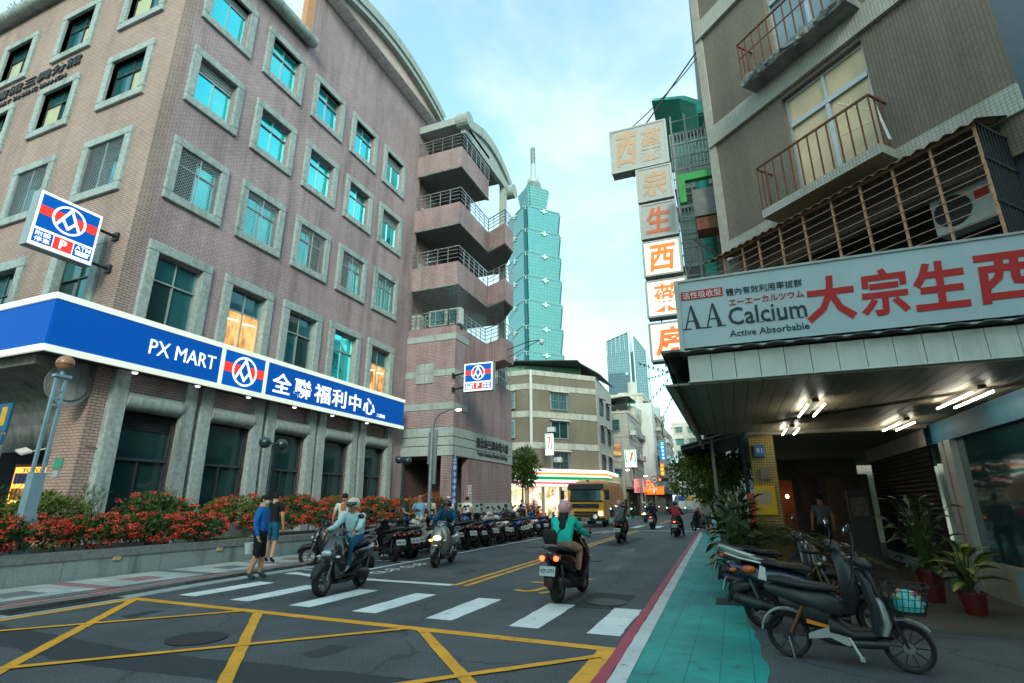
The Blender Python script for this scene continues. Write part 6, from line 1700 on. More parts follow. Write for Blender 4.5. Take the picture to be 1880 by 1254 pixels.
# ---------------------------------------------------------------- electric bicycle, near right
eb = thing('electric_bike', 'small grey electric bike with wire basket parked nearest on the right', 'bike', (.88, 6.83, 0), math.atan2(-.19, .98) - PI/2)
GYP = mat('grey_plastic', srgb(44,48,52), .4, var=.12); SLV = mat('silver_plastic', srgb(168,172,172), .35, .3, var=.06)
def bwheel(parent, y, r, w, n, x=0):
    o = G().lathe([(r*.84,-w*.8),(r*.93,-w),(r,0),(r*.93,w),(r*.84,w*.8),(r*.84,-w*.8)], 30, (0,0,0), RY, cap=False).build('wheel', RUBBER, parent, 50); o.location = (x, y, r)
    g = G().lathe([(r*.84,-w*.7),(r*.78,-w*.5),(r*.78,w*.5),(r*.84,w*.7)], 30, (0,0,0), RY, cap=False); g.build('rim', BLACKP, o)
    g = G().lathe([(.055,-.05),(.055,.05)], 12, (0,0,0), RY)
    for k in range(n):
        a = 2*PI*k/n; g.bar((0,.04*math.cos(a),.04*math.sin(a)), (0,r*.8*math.cos(a),r*.8*math.sin(a)), .011 if n < 12 else .003, .012 if n < 12 else .003)
    g.build('spokes', ALLOY if n > 12 else GUARD, o)
    G().lathe([(r*.80,-w*.72),(r*.83,-w*.72)], 30, (0,0,0), RY, cap=False).build('rim_stripe', ALLOY, o)
    return o
bwheel(eb, .54, .215, .046, 10); bwheel(eb, -.50, .215, .052, 6)
for x, pts in ((.03, [(.16,.19,1.0),(.10,.36,.86),(.05,.40,.62),(.05,.50,.30)]), (-.03, [(-.16,.19,1.0),(-.12,.38,.84),(-.06,.42,.58),(-.05,.52,.28)]), (0, [(.12,.2,.98),(.06,.16,.80),(.09,-.02,.40),(.10,-.35,.26)])): G().tube(pts, .006, 6).build('brake_cable', RUBBER, eb, 60)
G().lathe([(.05,-.004),(.05,.004)], 20, (.058,.54,.215), RY).build('brake_disc', ALLOY, eb)
for s in (-1, 1): G().tube([(s*.10,-.46,.25),(s*.09,-.32,.52)], .018, 8).build('rear_shock', mat('rust_spring', srgb(120,70,40), .6, .3), eb)
G().loft([[(.125,-.30,.40),(.125,-.10,.36),(.125,-.10,.33),(.125,-.30,.36)], [(.13,-.30,.40),(.13,-.10,.36),(.13,-.10,.33),(.13,-.30,.36)]]).build('orange_decal', mat('orange_decal', srgb(200,120,20), .5), eb)
G().ell((0,-.66,.66),(.05,.03,.03),10,6).build('tail_light', TAILX, eb, 60)
def fender(parent, y, r, a0, a1, w, m, name='fender'):
    n = 12; g = G(); vs = []
    for i in range(n+1):
        a = R(a0 + (a1-a0)*i/n)
        for x, rr in ((-w, r), (0, r+.012), (w, r), (w*.9, r-.012), (-w*.9, r-.012)): vs.append((x, y + rr*math.cos(a), .215 + rr*math.sin(a)))
    fs = [(i*5+j, i*5+(j+1) % 5, (i+1)*5+(j+1) % 5, (i+1)*5+j) for i in range(n) for j in range(5)]
    return g.add(vs, fs).build(name, m, parent, 60)
fender(eb, .54, .25, 40, 150, .045, SLV); fender(eb, -.50, .255, 40, 175, .05, SLV)
for s in (-1, 1): G().tube([(s*.06,.54,.215),(s*.055,.44,.48)], .014, 8).build('fork', BLACKP, eb)
G().tube([(0,.44,.45),(0,.37,.62),(0,.28,.92)], [.028,.028,.024], 10).build('steering_column', GYP, eb, 60)
G().loft([ring_z(.30,.36,.075,.04), ring_z(.40,.40,.085,.045), ring_z(.58,.37,.085,.045), ring_z(.64,.34,.06,.03)]).build('leg_guard', SLV, eb, 60)
G().loft([ring_z(.30,.30,.15,.035), ring_z(.56,.30,.23,.04,bow=-.05), ring_z(.78,.26,.22,.04,bow=-.05), ring_z(.90,.22,.12,.03)]).build('front_apron', GYP, eb, 60)
G().loft([ring_y(.38,.11,.18,.28), ring_y(.10,.14,.16,.27), ring_y(-.12,.13,.17,.32), ring_y(-.26,.08,.22,.36)]).build('footboard', GYP, eb, 60)
for s in (-1, 1): G().loft([[(s*.09,-.30,.26),(s*.12,-.12,.34),(s*.12,.02,.30),(s*.12,.10,.20),(s*.12,.04,.19),(s*.12,-.10,.25),(s*.09,-.30,.21)], [(s*.10,-.30,.26),(s*.135,-.12,.34),(s*.135,.02,.30),(s*.135,.10,.20),(s*.135,.04,.19),(s*.135,-.10,.25),(s*.10,-.30,.21)]]).build('side_trim', SLV, eb)
G().tube([(.13,.06,.27),(.15,.12,.14),(.15,.14,.10)], .014, 8).bar((.12,.14,.10),(.23,.15,.095),.04,.02).build('pedal_crank', SLV, eb)
G().loft([ring_y(-.36,.09,.34,.60), ring_y(-.24,.12,.28,.63), ring_y(-.08,.10,.28,.60)]).build('battery_case', BLACKP, eb, 60)
G().tube([(0,.40,.35),(0,.20,.26),(0,-.08,.30),(0,-.26,.62)], .03, 10).build('frame_tube', BLACKP, eb, 60)
G().tube([(.05,-.12,.50),(.06,-.50,.66),(.04,-.60,.66)], .012, 8).tube([(-.05,-.12,.50),(-.06,-.50,.66),(-.04,-.60,.66)], .012, 8).build('rear_carrier', mat('navy_tube', (.02,.05,.09), .4, .3), eb, 60)
G().loft([ring_y(.0,.07,.66,.71), ring_y(-.10,.11,.66,.74), ring_y(-.30,.14,.67,.755), ring_y(-.52,.13,.70,.79), ring_y(-.64,.07,.72,.78)]).build('saddle', SEATM, eb, 60)
G().loft([ring_y(.02,.08,.42,.62), ring_y(-.10,.125,.42,.67), ring_y(-.34,.14,.50,.69), ring_y(-.56,.11,.58,.71), ring_y(-.68,.05,.63,.70)]).build('rear_shell', GYP, eb, 60)
G().loft([ring_y(.30,.12,.24,.36), ring_y(.10,.15,.23,.34), ring_y(-.10,.15,.24,.46)]).build('belly_shell', BLACKP, eb, 60)
G().loft([ring_y(.36,.07,.90,.96), ring_y(.30,.13,.90,1.0), ring_y(.20,.13,.93,1.02), ring_y(.14,.07,.96,1.01)]).build('dash_cowl', GYP, eb, 60)
ehb = G().tube([(-.30,.16,1.0),(-.12,.22,.99),(.12,.22,.99),(.30,.16,1.0)], .012, 8).build('handlebar', CHROME, eb, 60)
for s in (-1, 1):
    G().tube([(s*.22,.18,1.0),(s*.33,.15,1.0)], .018, 8).build('grip', RUBBER, ehb)
    mirror(eb, s*.86, .2, 1.0, .26)
# wire basket
bsk = G().box(-.14,.50,.56,.14,.76,.565)
bsk = G()
for z in (.54,.61,.68,.75,.80):
    e = .0 + (z-.54)*.25
    for a, b_ in (((-.13-e,.46-e*.2),(.13+e,.46-e*.2)), ((.13+e,.46-e*.2),(.13+e,.72+e)), ((.13+e,.72+e),(-.13-e,.72+e)), ((-.13-e,.72+e),(-.13-e,.46-e*.2))):
        bsk.bar((*a,z),(*b_,z),.005 if z < .79 else .009)
for i in range(7):
    u = -.13 + i*.26/6
    for yb, s in ((.46,-.2),(.72,1)): bsk.bar((u,yb,.54),(u*1.5,yb+s*.065,.80),.005)
    v = .46 + i*.26/6
    for s in (-1, 1): bsk.bar((s*.13,v,.54),(s*.195,v+(.065*(i/6)),.80),.005)
    bsk.bar((u,.46,.54),(u,.72,.54),.005)
bo = stuff(bsk.build('wire_basket', IRON, eb)); bo.location = (0, .0, -.02)
G().bar((0,.44,.60),(0,.50,.52),.02).build('basket_bracket', IRON, eb)
G().bar((.05,-.50,.2),(.12,-.46,.015),.012).bar((-.05,-.5,.2),(-.12,-.46,.015),.012).bar((.12,-.46,.012),(.16,-.36,.012),.014).build('kick_stand', CHROME, eb)
hm = thing('open_helmet', 'turquoise open-face helmet with coloured flowers lying in the bike basket', 'helmet', (0,0,0))
cen = Matrix.Rotation(eb.rotation_euler.z, 4, 'Z') @ Vector((0,.60,0)) + eb.location
hm.location = (cen.x, cen.y, .555)
TQ = mat('turquoise_helmet', srgb(70,176,178), .3, var=.1, coat=.6)
G().ell((0,0,.03),(.125,.14,.15),18,9,z0=-.25).build('shell', TQ, hm, 60)
random.seed(2)
for i in range(14):
    a = random.uniform(0,2*PI); e = random.uniform(0,1.1)
    G().ell((.125*math.cos(a)*math.cos(e), .14*math.sin(a)*math.cos(e), .03+.15*math.sin(e)), (.022,.022,.012), 8, 4, Euler((random.random()*2,random.random()*2,0)).to_matrix()).build('flower_patch', mat('helmet_patch_%d' % (i % 4), [srgb(200,110,70), srgb(180,80,110), srgb(210,190,90), srgb(90,130,170)][i % 4], .5), hm, 60)
# ---------------------------------------------------------------- motorcycle behind it (white rack, blue side cover)
mc = scooter('old dark blue motorcycle with white grab rack parked behind the electric bike', carpaint('navy_blue', (.010,.020,.045), .25, .3), (.80, 8.15, 0), math.atan2(-.12, .99) - PI/2, None, plate='CNU-705', panel=mat('warm_grey_panel', srgb(86,90,92), .4, var=.1))
mc['category'] = 'motorcycle'
for o in mc.children:
    if o.name.startswith('grab_rail'): o.data.materials[0] = WT
    if o.name.startswith(('front_shield', 'handlebar_cover', 'nose_panel')): o.data.materials[0] = GYP
for s in (-1, 1):
    G().loft([[(s*.13,-.50,.84),(s*.13,-.62,.86),(s*.10,-1.08,1.0),(s*.06,-1.10,.98),(s*.10,-.62,.83)], [(s*.17,-.50,.84),(s*.17,-.62,.86),(s*.13,-1.08,1.0),(s*.09,-1.10,.98),(s*.15,-.62,.83)]]).build('white_rack', WT, mc)
    G().ell((s*.19,-.70,.72), (.04,.09,.05), 10, 6).build('orange_lens', INDX, mc, 60)
    G().loft([[(s*.17,-.5,.60),(s*.17,-.5,.75),(s*.17,-.56,.78),(s*.17,-.60,.62)], [(s*.24,-.5,.60),(s*.24,-.5,.75),(s*.24,-.56,.78),(s*.24,-.60,.62)]]).build('white_knee_guard', WT, mc)
# ---------------------------------------------------------------- bicycle deeper under the canopy
random.seed(17)
for i, (k, m_) in enumerate(((2,(.45,.46,.45)), (5,(.02,.02,.022)), (7,srgb(30,70,120)), (11,(.5,.5,.48)), (14,(.25,.03,.03)))):
    t = thing('parked_helmet', '%s helmet resting on a parked scooter seat' % ('pale grey', 'black', 'blue', 'white', 'red')[i], 'helmet', (-9.4, 13.55+k*.72, .86), random.uniform(0,6), 'helmets on parked scooters')
    G().ell((0,0,.06),(.13,.15,.15),16,9,z0=-.5).build('shell', mat('spare_helmet_%d' % i, m_, .3, coat=.5), t, 60)
    G().ell((0,.09,.07),(.11,.07,.05),12,6).build('visor', mat('dark_visor', (.02,.025,.03), .15, coat=.6), t, 60)
bc = thing('bicycle', 'brown old bicycle standing behind the motorcycle under the canopy', 'bicycle', (1.15, 9.3, 0), math.atan2(-.25,.97) - PI/2)
bwheel(bc, .50, .32, .02, 28); bwheel(bc, -.50, .32, .02, 28)
BRF = mat('ochre_frame', srgb(120,92,50), .5, .2, var=.2)
G().tube([(0,-.50,.32),(0,-.08,.30),(0,.40,.62),(0,-.16,.74),(0,-.08,.30)], .016, 8).tube([(0,.50,.32),(0,.42,.60),(0,.37,.88)], .016, 8).tube([(0,-.50,.32),(0,-.14,.66)], .011, 8).build('frame', BRF, bc, 60)
G().ell((0,-.2,.86),(.08,.14,.035),12,6).build('saddle', SEATM, bc, 60); G().tube([(0,-.16,.70),(0,-.18,.85)], .013, 8).build('seat_post', CHROME, bc)
G().tube([(-.28,.20,.98),(-.1,.36,.94),(.1,.36,.94),(.28,.20,.98)], .012, 8).build('handlebar', CHROME, bc, 60)
G().lathe([(.09,-.01),(.09,.01)], 16, (.02,-.08,.30), RY).build('chain_guard', BRF, bc)
scooter('dark old scooter parked deepest under the canopy beside the plants', GY, (.62, 10.3, 0), math.atan2(-.1,.99) - PI/2, None, plate='')
# ================================================================ PEOPLE
from mathutils import noise as mnoise
SKIN = mat('skin_tan', srgb(196,148,120), .55, var=.06, scale=9)
SKIN2 = mat('skin_brown', srgb(168,122,96), .55, var=.06, scale=9)
HAIR = mat('black_hair', (.008,.007,.006), .75, var=.2, scale=40, bump=.3, bscale=120)
HAIRG = mat('grey_hair', srgb(120,116,112), .6, var=.2, scale=40)
FACEMASK = mat('face_mask', srgb(150,196,210), .8, var=.05)
def cloth(name, col, var=.12, scale=7): return mat(name, col, .85, var=var, scale=scale, bump=.25, bscale=25, spec=.2)
STAND = dict(pel=(0,0,.95), spi=(0,0,1.12), che=(0,.01,1.32), nek=(0,0,1.46), hdb=(0,.01,1.54), hdt=(0,.02,1.655),
  shL=(-.185,0,1.40), elL=(-.25,-.03,1.12), wrL=(-.255,.05,.88), haL=(-.255,.08,.80), shR=(.185,0,1.40), elR=(.25,-.03,1.12), wrR=(.255,.05,.88), haR=(.255,.08,.80),
  hiL=(-.09,0,.90), knL=(-.10,.02,.50), anL=(-.10,-.03,.09), toL=(-.115,.13,.035), hiR=(.09,0,.90), knR=(.10,.02,.50), anR=(.10,-.03,.09), toR=(.115,.13,.035))
RIDE = dict(pel=(0,-.30,.90), spi=(0,-.28,1.06), che=(0,-.22,1.24), nek=(0,-.18,1.36), hdb=(0,-.15,1.43), hdt=(0,-.12,1.54),
  shL=(-.185,-.20,1.31), elL=(-.27,.0,1.10), wrL=(-.30,.19,1.06), haL=(-.30,.245,1.045), shR=(.185,-.20,1.31), elR=(.27,.0,1.10), wrR=(.30,.19,1.06), haR=(.30,.245,1.045),
  hiL=(-.10,-.28,.88), knL=(-.17,.12,.82), anL=(-.13,.10,.42), toL=(-.13,.25,.365), hiR=(.10,-.28,.88), knR=(.17,.12,.82), anR=(.13,.10,.42), toR=(.13,.25,.365))
RAD = dict(pel=(.155,.115), spi=(.145,.105), che=(.165,.115), nek=(.062,.062), hdb=(.070,.080), hdt=(.076,.088), sh=(.070,.070), el=(.046,.046), wr=(.030,.034), ha=(.024,.040), hi=(.095,.095), kn=(.062,.062), an=(.042,.042), to=(.036,.045))
EDG = [('pel','spi'),('spi','che'),('che','nek'),('nek','hdb'),('hdb','hdt')] + [(a+s, b_+s) for s in 'LR' for a, b_ in (('sh','el'),('el','wr'),('wr','ha'),('hi','kn'),('kn','an'),('an','to'))] + [('che','shL'),('che','shR'),('pel','hiL'),('pel','hiR')]
def person(label, loc, rz, pose=None, base=STAND, shirt=None, pants=None, shoes=None, skin=SKIN, hair=HAIR, sleeve='short', leg='long', headgear=None, mask=False, group=None, scale=1.0, fat=1.0, detail=True, longhair=False, face=True, bag=None, stripe=None):
    """one skinned body; facing +y"""
    J = dict(base); J.update(pose or {}); look = J.pop('look', 0)
    keys = list(J); idx = {k: i for i, k in enumerate(keys)}
    me = bpy.data.meshes.new('skel'); me.from_pydata([J[k] for k in keys], [(idx[a], idx[b_]) for a, b_ in EDG], []); 
    o = bpy.data.objects.new('tmp_body', me)
    md = o.modifiers.new('skin', 'SKIN'); md.use_smooth_shade = True; md.branch_smoothing = .4
    sk = me.skin_vertices[0].data if len(me.skin_vertices) else None
    if sk is None:
        bpy.context.view_layer.update()
    for k in keys:
        r = RAD.get(k) or RAD[k[:2]]
        f = fat if k in ('pel','spi','che') else (fat*.5+.5) if k[:2] not in ('nek','hd','wr','ha') else 1.0
        me.skin_vertices[0].data[idx[k]].radius = (r[0]*f, r[1]*f)
        me.skin_vertices[0].data[idx[k]].use_root = (k == 'pel')
    sb2 = o.modifiers.new('sub', 'SUBSURF'); sb2.levels = 2 if detail else 1; sb2.render_levels = sb2.levels
    body = eval_mesh(o)
    bpy.data.objects.remove(o); bpy.data.meshes.remove(me)
    # fingers (five, unequal, bent) rooted inside the palm
    if detail:
        g = G()
        for s in 'LR':
            w = Vector(J['wr'+s]); h = Vector(J['ha'+s]); d = (h-w).normalized(); sd_ = 1 if s == 'R' else -1
            up = Vector((0,0,1)) if base is RIDE else Vector((0,1,0)); side = d.cross(up).normalized()
            curl = Vector((0,0,-1)) if base is RIDE else Vector((0,.6,0))
            for q, L_ in ((-1.5,.058),(-.5,.07),(.5,.066),(1.5,.05)):
                p0 = h + side*q*.016; p1 = p0 + d*L_*.6 + curl*.012; p2 = p1 + d*L_*.25 + curl*.038
                g.tube([p0, p1, p2], [.0095,.009,.007], 5)
            tp = w.lerp(h,.6) + side*(-sd_*.030); g.tube([tp, tp+d*.03+side*(-sd_*.02), tp+d*.055+side*(-sd_*.014)+curl*.01], [.011,.010,.008], 5)
        bm = bmesh.new(); bm.from_mesh(body)
        vs = [bm.verts.new(v) for v in g.v]
        for f in g.f:
            try: bm.faces.new([vs[i] for i in f])
            except ValueError: pass
        bm.to_mesh(body); bm.free()
    mats = [skin, shirt, pants, shoes or BLACKP]
    body.materials.clear()
    for m_ in mats: body.materials.append(m_)
    sl = {'none': 0.0, 'short': .62, 'long': 2}[sleeve]; lg_ = {'short': .92, 'knee': 1.12, 'long': 1.97, 'mini': .5}[leg]
    segs = [(Vector(J[a]), Vector(J[b_]), a, b_) for a, b_ in EDG]
    for p in body.polygons:
        c = p.center; best = 1e9; who = None; tt = 0
        for A_, B_, a, b_ in segs:
            d = B_-A_; t = max(0, min(1, (c-A_).dot(d)/max(d.length_squared,1e-9))); q = (c-(A_+d*t)).length
            ra = (RAD.get(a) or RAD[a[:2]])[0]; rb_ = (RAD.get(b_) or RAD[b_[:2]])[0]
            q -= (ra*(1-t)+rb_*t)*.8
            if q < best: best = q; who = (a[:3] if a in ('pel','spi','che','nek','hdb') else a[:2], b_[:2]); tt = t
        a = who[0]; mi = 0
        if a in ('spi','che') or (a == 'pel' and who[1] == 'sp'):
            mi = 1 if not (who[1] == 'ne' and tt > .72) else 0
            if a == 'pel' and tt < .15: mi = 2
        elif a == 'pel': mi = 2
        elif a == 'sh': mi = 1 if tt <= sl else 0
        elif a == 'el': mi = 1 if 1+tt <= sl else 0
        elif a == 'hi': mi = 2 if tt <= lg_ else 0
        elif a == 'kn': mi = 2 if 1+tt <= lg_ else (3 if tt > .9 else 0)
        elif a == 'an': mi = 3
        p.material_index = mi; p.use_smooth = True
    if detail:        # folds and slack in the clothes
        clo = set()
        for p in body.polygons:
            if p.material_index in (1, 2): clo.update(p.vertices)
        off3 = Vector((loc[0]*3.1, loc[1]*1.7, 4.0))
        for i in clo:
            v = body.vertices[i]; q = Vector((v.co.x*11, v.co.y*11, v.co.z*19)) + off3
            v.co += v.normal*(.006 + .017*mnoise.noise(q) + .008*mnoise.noise(q*2.3))
    b_o = bpy.data.objects.new('person', body); link(b_o)
    b_o.location = loc; b_o.rotation_euler = (0,0,rz); b_o.scale = (scale,)*3
    tag(b_o, label, 'person', group)
    hb, ht = Vector(J['hdb']), Vector(J['hdt']); hc = hb.lerp(ht, .55); fwd = Vector((0,1,0))
    tl = (ht-hb).normalized()
    yaw = look
    MZ = Matrix.Rotation(yaw, 3, 'Z')
    def hp(v): return hc + MZ @ Vector(v)
    if face:
        G().ell(hp((0,.088,-.012)), (.014,.022,.022), 8, 5, MZ).build('nose', skin, b_o, 60)
        for s in (-1, 1):
            G().ell(hp((s*.078,.0,.0)), (.014,.026,.036), 8, 5, MZ).build('ear', skin, b_o, 60)
            G().ell(hp((s*.032,.078,.022)), (.014,.010,.008), 8, 5, MZ).build('eye', PINK, b_o, 60)
        G().ell(hp((0,.082,-.052)), (.026,.010,.007), 8, 5, MZ).build('mouth', mat('lips', srgb(150,90,82), .5), b_o, 60)
    if mask: G().ell(hp((0,.058,-.042)), (.064,.046,.048), 12, 8, MZ).build('face_mask', FACEMASK, b_o, 60)
    if headgear is None:
        G().ell(hp((0,-.012,.028)), (.092,.102,.098), 14, 8, MZ @ Euler((R(18),0,0)).to_matrix(), z0=-.25).build('hair', hair, b_o, 60)
    elif headgear[0] == 'cap':
        G().ell(hp((0,-.005,.035)), (.095,.105,.085), 14, 8, MZ, z0=-.1).build('cap', headgear[1], b_o, 60)
        G().ell(hp((0,.12,.035)), (.07,.07,.012), 12, 6, MZ).build('cap_brim', headgear[1], b_o, 60)
        G().ell(hp((0,-.03,.0)), (.088,.085,.07), 12, 7, MZ).build('hair', hair, b_o, 60)
    else:
        hmo = G().ell(hp((0,-.012,.03)), (.128,.148,.135), 18, 10, MZ @ Euler((R(12),0,0)).to_matrix(), z0=-.45).build('helmet', headgear[1], b_o, 60)
        if len(headgear) > 2: G().ell(hp((0,.075,.045)), (.122,.095,.05), 16, 8, MZ @ Euler((R(-20),0,0)).to_matrix()).build('visor', headgear[2], hmo, 60)
        G().tube([hp((-.085,.03,.0)), hp((-.06,.05,-.09)), hp((.06,.05,-.09)), hp((.085,.03,.0))], .007, 6).build('chin_strap', BLACKP, b_o)
    if longhair:
        G().loft([[hp((.085*math.cos(a), -.06+.05*math.sin(a), -.02)) for a in [2*PI*k/10 for k in range(10)]], [hp((.10*math.cos(a), -.13+.045*math.sin(a), -.18)) for a in [2*PI*k/10 for k in range(10)]], [hp((.07*math.cos(a)+.01, -.19+.03*math.sin(a), -.30)) for a in [2*PI*k/10 for k in range(10)]], [hp((.02*math.cos(a)+.02, -.20+.012*math.sin(a), -.40)) for a in [2*PI*k/10 for k in range(10)]]]).build('long_hair', HAIR, b_o, 60)
    if bag == 'strap':
        ch = Vector(J['che']); pe = Vector(J['pel'])
        G().tube([ch+Vector((.12,-.10,.13)), ch+Vector((-.02,-.135,-.08)), pe+Vector((-.15,-.10,.06))], .013, 6).tube([ch+Vector((.12,.06,.13)), ch+Vector((-.02,.13,-.08)), pe+Vector((-.15,.08,.06))], .013, 6).build('bag_strap', BLACKP, b_o)
    if bag == 'sling':
        ch = Vector(J['che']); pe = Vector(J['pel'])
        G().tube([ch+Vector((.12,-.09,.12)), ch+Vector((0,-.14,-.05)), pe+Vector((-.17,-.08,.10))], .012, 6).build('bag_strap', mat('pink_strap', srgb(206,170,170), .7), b_o)
        G().ell(pe+Vector((-.20,-.04,.02)), (.05,.09,.08), 12, 8).build('sling_bag', mat('pink_bag', srgb(196,130,130), .7), b_o, 60)
    if stripe: G().obox(Vector(J['che'])+Vector((0,-.122,.02)), (.075,.008,.09)).build('shirt_print', stripe, b_o)
    return b_o
C_BLUE = cloth('blue_shirt', srgb(28,104,176)); C_BLK = cloth('black_cloth', (.014,.016,.02)); C_NAVY = cloth('navy_cloth', (.012,.018,.035)); C_WHT = cloth('white_cloth', srgb(206,208,204)); C_PALE = cloth('pale_blue_jacket', srgb(170,208,212)); C_JEAN = cloth('denim', srgb(34,92,120)); C_TEALJ = cloth('teal_jacket', srgb(36,190,172)); C_PETR = cloth('petrol_jacket', srgb(22,84,112)); C_GREY = cloth('grey_shirt', srgb(104,108,112)); C_RED = cloth('red_shirt', srgb(176,56,72)); C_BEIGE = cloth('sage_shirt', srgb(140,146,128)); C_SHORT = cloth('grey_shorts', srgb(88,100,100)); C_KHAKI = cloth('beige_shorts', srgb(168,132,112)); C_YEL = cloth('yellow_shirt', srgb(222,162,24)); C_LBL = cloth('light_blue_polo', srgb(112,160,196)); C_CREAM = cloth('cream_shirt', srgb(206,196,184)); C_PINK = cloth('pink_shirt', srgb(206,140,150)); C_DKBLUE = cloth('slate_tee', srgb(52,62,74)); C_GRN = cloth('dim_teal_tee', srgb(52,84,88))
SHOE_W = cloth('pale_shoe', srgb(180,188,184)); SHOE_T = cloth('teal_trainer', srgb(40,72,80))
H_CREAM = mat('cream_helmet', srgb(206,194,164), .3, var=.04, coat=.6); H_PINK = mat('pink_helmet', srgb(206,150,160), .35, var=.12, scale=14, coat=.5); H_BLK = mat('black_helmet', (.016,.018,.022), .25, var=.05, coat=.7); H_NAVY = mat('petrol_helmet', (.02,.04,.05), .3, coat=.6)
VIS = mat('dark_visor', (.02,.025,.03), .15, var=.05, coat=.6)
# --- riders
person('rider in pale blue jacket, jeans and cream helmet on the black scooter', (-6.87,8.65,0), heading(.12,-1), None, RIDE, C_PALE, C_JEAN, SHOE_W, sleeve='long', leg='long', headgear=('helmet', H_CREAM, VIS), fat=1.15)
person('rider in petrol blue jacket and black helmet on the champagne scooter', (-7.22,13.1,0), heading(.18,-1), {'look': .15}, RIDE, C_PETR, C_BLK, BLACKP, sleeve='long', leg='long', headgear=('helmet', H_BLK), bag='strap', fat=1.28)
person('woman rider in bright teal jacket with pink helmet and long dark hair', (-2.78,9.55,0), heading(.06,1), {'look': -.05}, RIDE, C_TEALJ, C_KHAKI, BLACKP, sleeve='long', leg='mini', headgear=('helmet', H_PINK), longhair=True, bag='strap', fat=1.22, scale=.965)
person('rider in grey shirt with pink helmet and sling bag', (-4.42,22.9,0), heading(-.03,1), None, RIDE, C_GREY, C_SHORT, BLACKP, sleeve='short', leg='short', headgear=('helmet', H_PINK), bag='sling', fat=1.05)
person('rider in red shirt and dark helmet with feet down near the teal path', (-2.68,27.9,0), heading(.02,1), {'anL':(-.28,-.05,.10),'toL':(-.30,.08,.04),'knL':(-.24,.08,.55),'anR':(.28,-.05,.10),'toR':(.30,.08,.04),'knR':(.24,.08,.55)}, RIDE, C_RED, C_BLK, BLACKP, sleeve='long', leg='long', headgear=('helmet', H_NAVY), fat=1.05)
fars = [('distant rider in dark blue on the second crossing', far_p[0], C_NAVY, H_NAVY), ('oncoming rider in black beside the yellow truck', far_p[1], C_BLK, H_BLK), ('rider in pink stopped beside the teal path', far_p[2], C_PINK, mat('white_helmet', (.6,.62,.62), .3, coat=.5)), ('very distant rider in dark red mid-street', far_p[3], C_RED, H_BLK), ('distant oncoming rider in grey left of the centre line', far_p[4], C_GREY, H_CREAM)]
for lb, fp, sh, he in fars: person(lb, fp[0], fp[1], None, RIDE, sh, C_BLK, BLACKP, sleeve='long', leg='long', headgear=('helmet', he), detail=False, group='far riders')
# --- walkers
WALK = {'knL':(-.10,.10,.51),'anL':(-.10,.12,.10),'toL':(-.11,.28,.05),'knR':(.10,.0,.50),'anR':(.10,-.22,.14),'toR':(.11,-.08,.04)}
SLOW = {'knL':(-.10,.05,.50),'anL':(-.11,.04,.09),'toL':(-.125,.19,.035),'knR':(.10,.02,.50),'anR':(.11,-.10,.09),'toR':(.125,.05,.035),'elL':(-.27,-.04,1.12),'wrL':(-.29,.02,.87),'haL':(-.29,.04,.79)}
person('man in blue shirt, black shorts, cap and mask carrying a bucket at the zebra crossing', (-9.62,9.22,.0), heading(.80,.35), dict(SLOW, look=-.15), STAND, C_BLUE, C_BLK, SHOE_T, sleeve='long', leg='knee', headgear=('cap', C_BLK), mask=True, fat=1.32)
bk_ = thing('bucket', 'white plastic bucket held by the man in the blue shirt', 'bucket', (-9.98,9.32,.48))
BKT = mat('milky_plastic', srgb(190,204,206), .4, var=.05)
G().lathe([(.085,0),(.12,.21),(.13,.215),(.13,.225),(.112,.215),(.08,.01)], 20).build('pail', BKT, bk_, 50)
G().tube([(.12*math.cos(PI*k/10), 0, .21+.16*math.sin(PI*k/10)) for k in range(11)], .005, 6).build('handle', CHROME, bk_)
person('person in black tee and denim shorts behind the man with the bucket', (-11.05,10.95,.10), heading(-.3,.95), SLOW, STAND, C_BLK, C_JEAN, BLACKP, sleeve='short', leg='short', headgear=('cap', C_BLK), fat=.95)
person('woman seen from behind in a white printed tee among the first parked scooters', (-10.75,13.3,.10), heading(-.5,.87), {'elL':(-.27,.0,1.12),'wrL':(-.30,.10,.92),'haL':(-.30,.16,.86)}, STAND, C_WHT, C_NAVY, BLACKP, sleeve='short', leg='long', stripe=mat('shirt_print', srgb(190,110,60), .8, var=.5, scale=25))
crowd = [('man in slate tee turned sideways by the parked scooters', (-11.2,17.3,.1), heading(.9,.2), C_DKBLUE, C_JEAN, None, False), ('man in light blue polo standing among the parked scooters', (-11.1,18.1,.1), heading(.5,-.8), C_LBL, C_CREAM, None, False), ('man in cream shirt and pale cap beside the street light', (-11.6,19.7,.1), heading(.6,-.8), C_CREAM, C_NAVY, ('cap', C_CREAM), False), ('man in checked white shirt with mask near the entrance', (-11.4,20.9,.1), heading(.6,-.8), C_WHT, C_GREY, ('cap', C_CREAM), True), ('man in white tee walking away by the post', (-11.6,23.1,.1), heading(-.3,.95), C_WHT, C_NAVY, None, False)]
for lb, l, rz, sh, pa, hg, mk in crowd:
    person(lb, l, rz, {'elR':(.26,.02,1.13),'wrR':(.18,.22,1.05),'haR':(.13,.28,1.06)} if 'slate' in lb or 'polo' in lb else None, STAND, sh, pa, BLACKP, skin=SKIN2, sleeve='short', leg='long', headgear=hg, mask=mk, hair=HAIRG if 'polo' in lb else HAIR, detail=False, group='people by the parked scooters', fat=1.05)
SIT = {k: (v[0], v[1], v[2]-.02) for k, v in RIDE.items()}
person('person in dark teal sitting on a parked scooter', (-10.5,25.4,-.12), heading(.8,-.5), None, RIDE, C_GRN, C_BLK, BLACKP, sleeve='short', leg='long', detail=False, group='people by the parked scooters', skin=SKIN2)
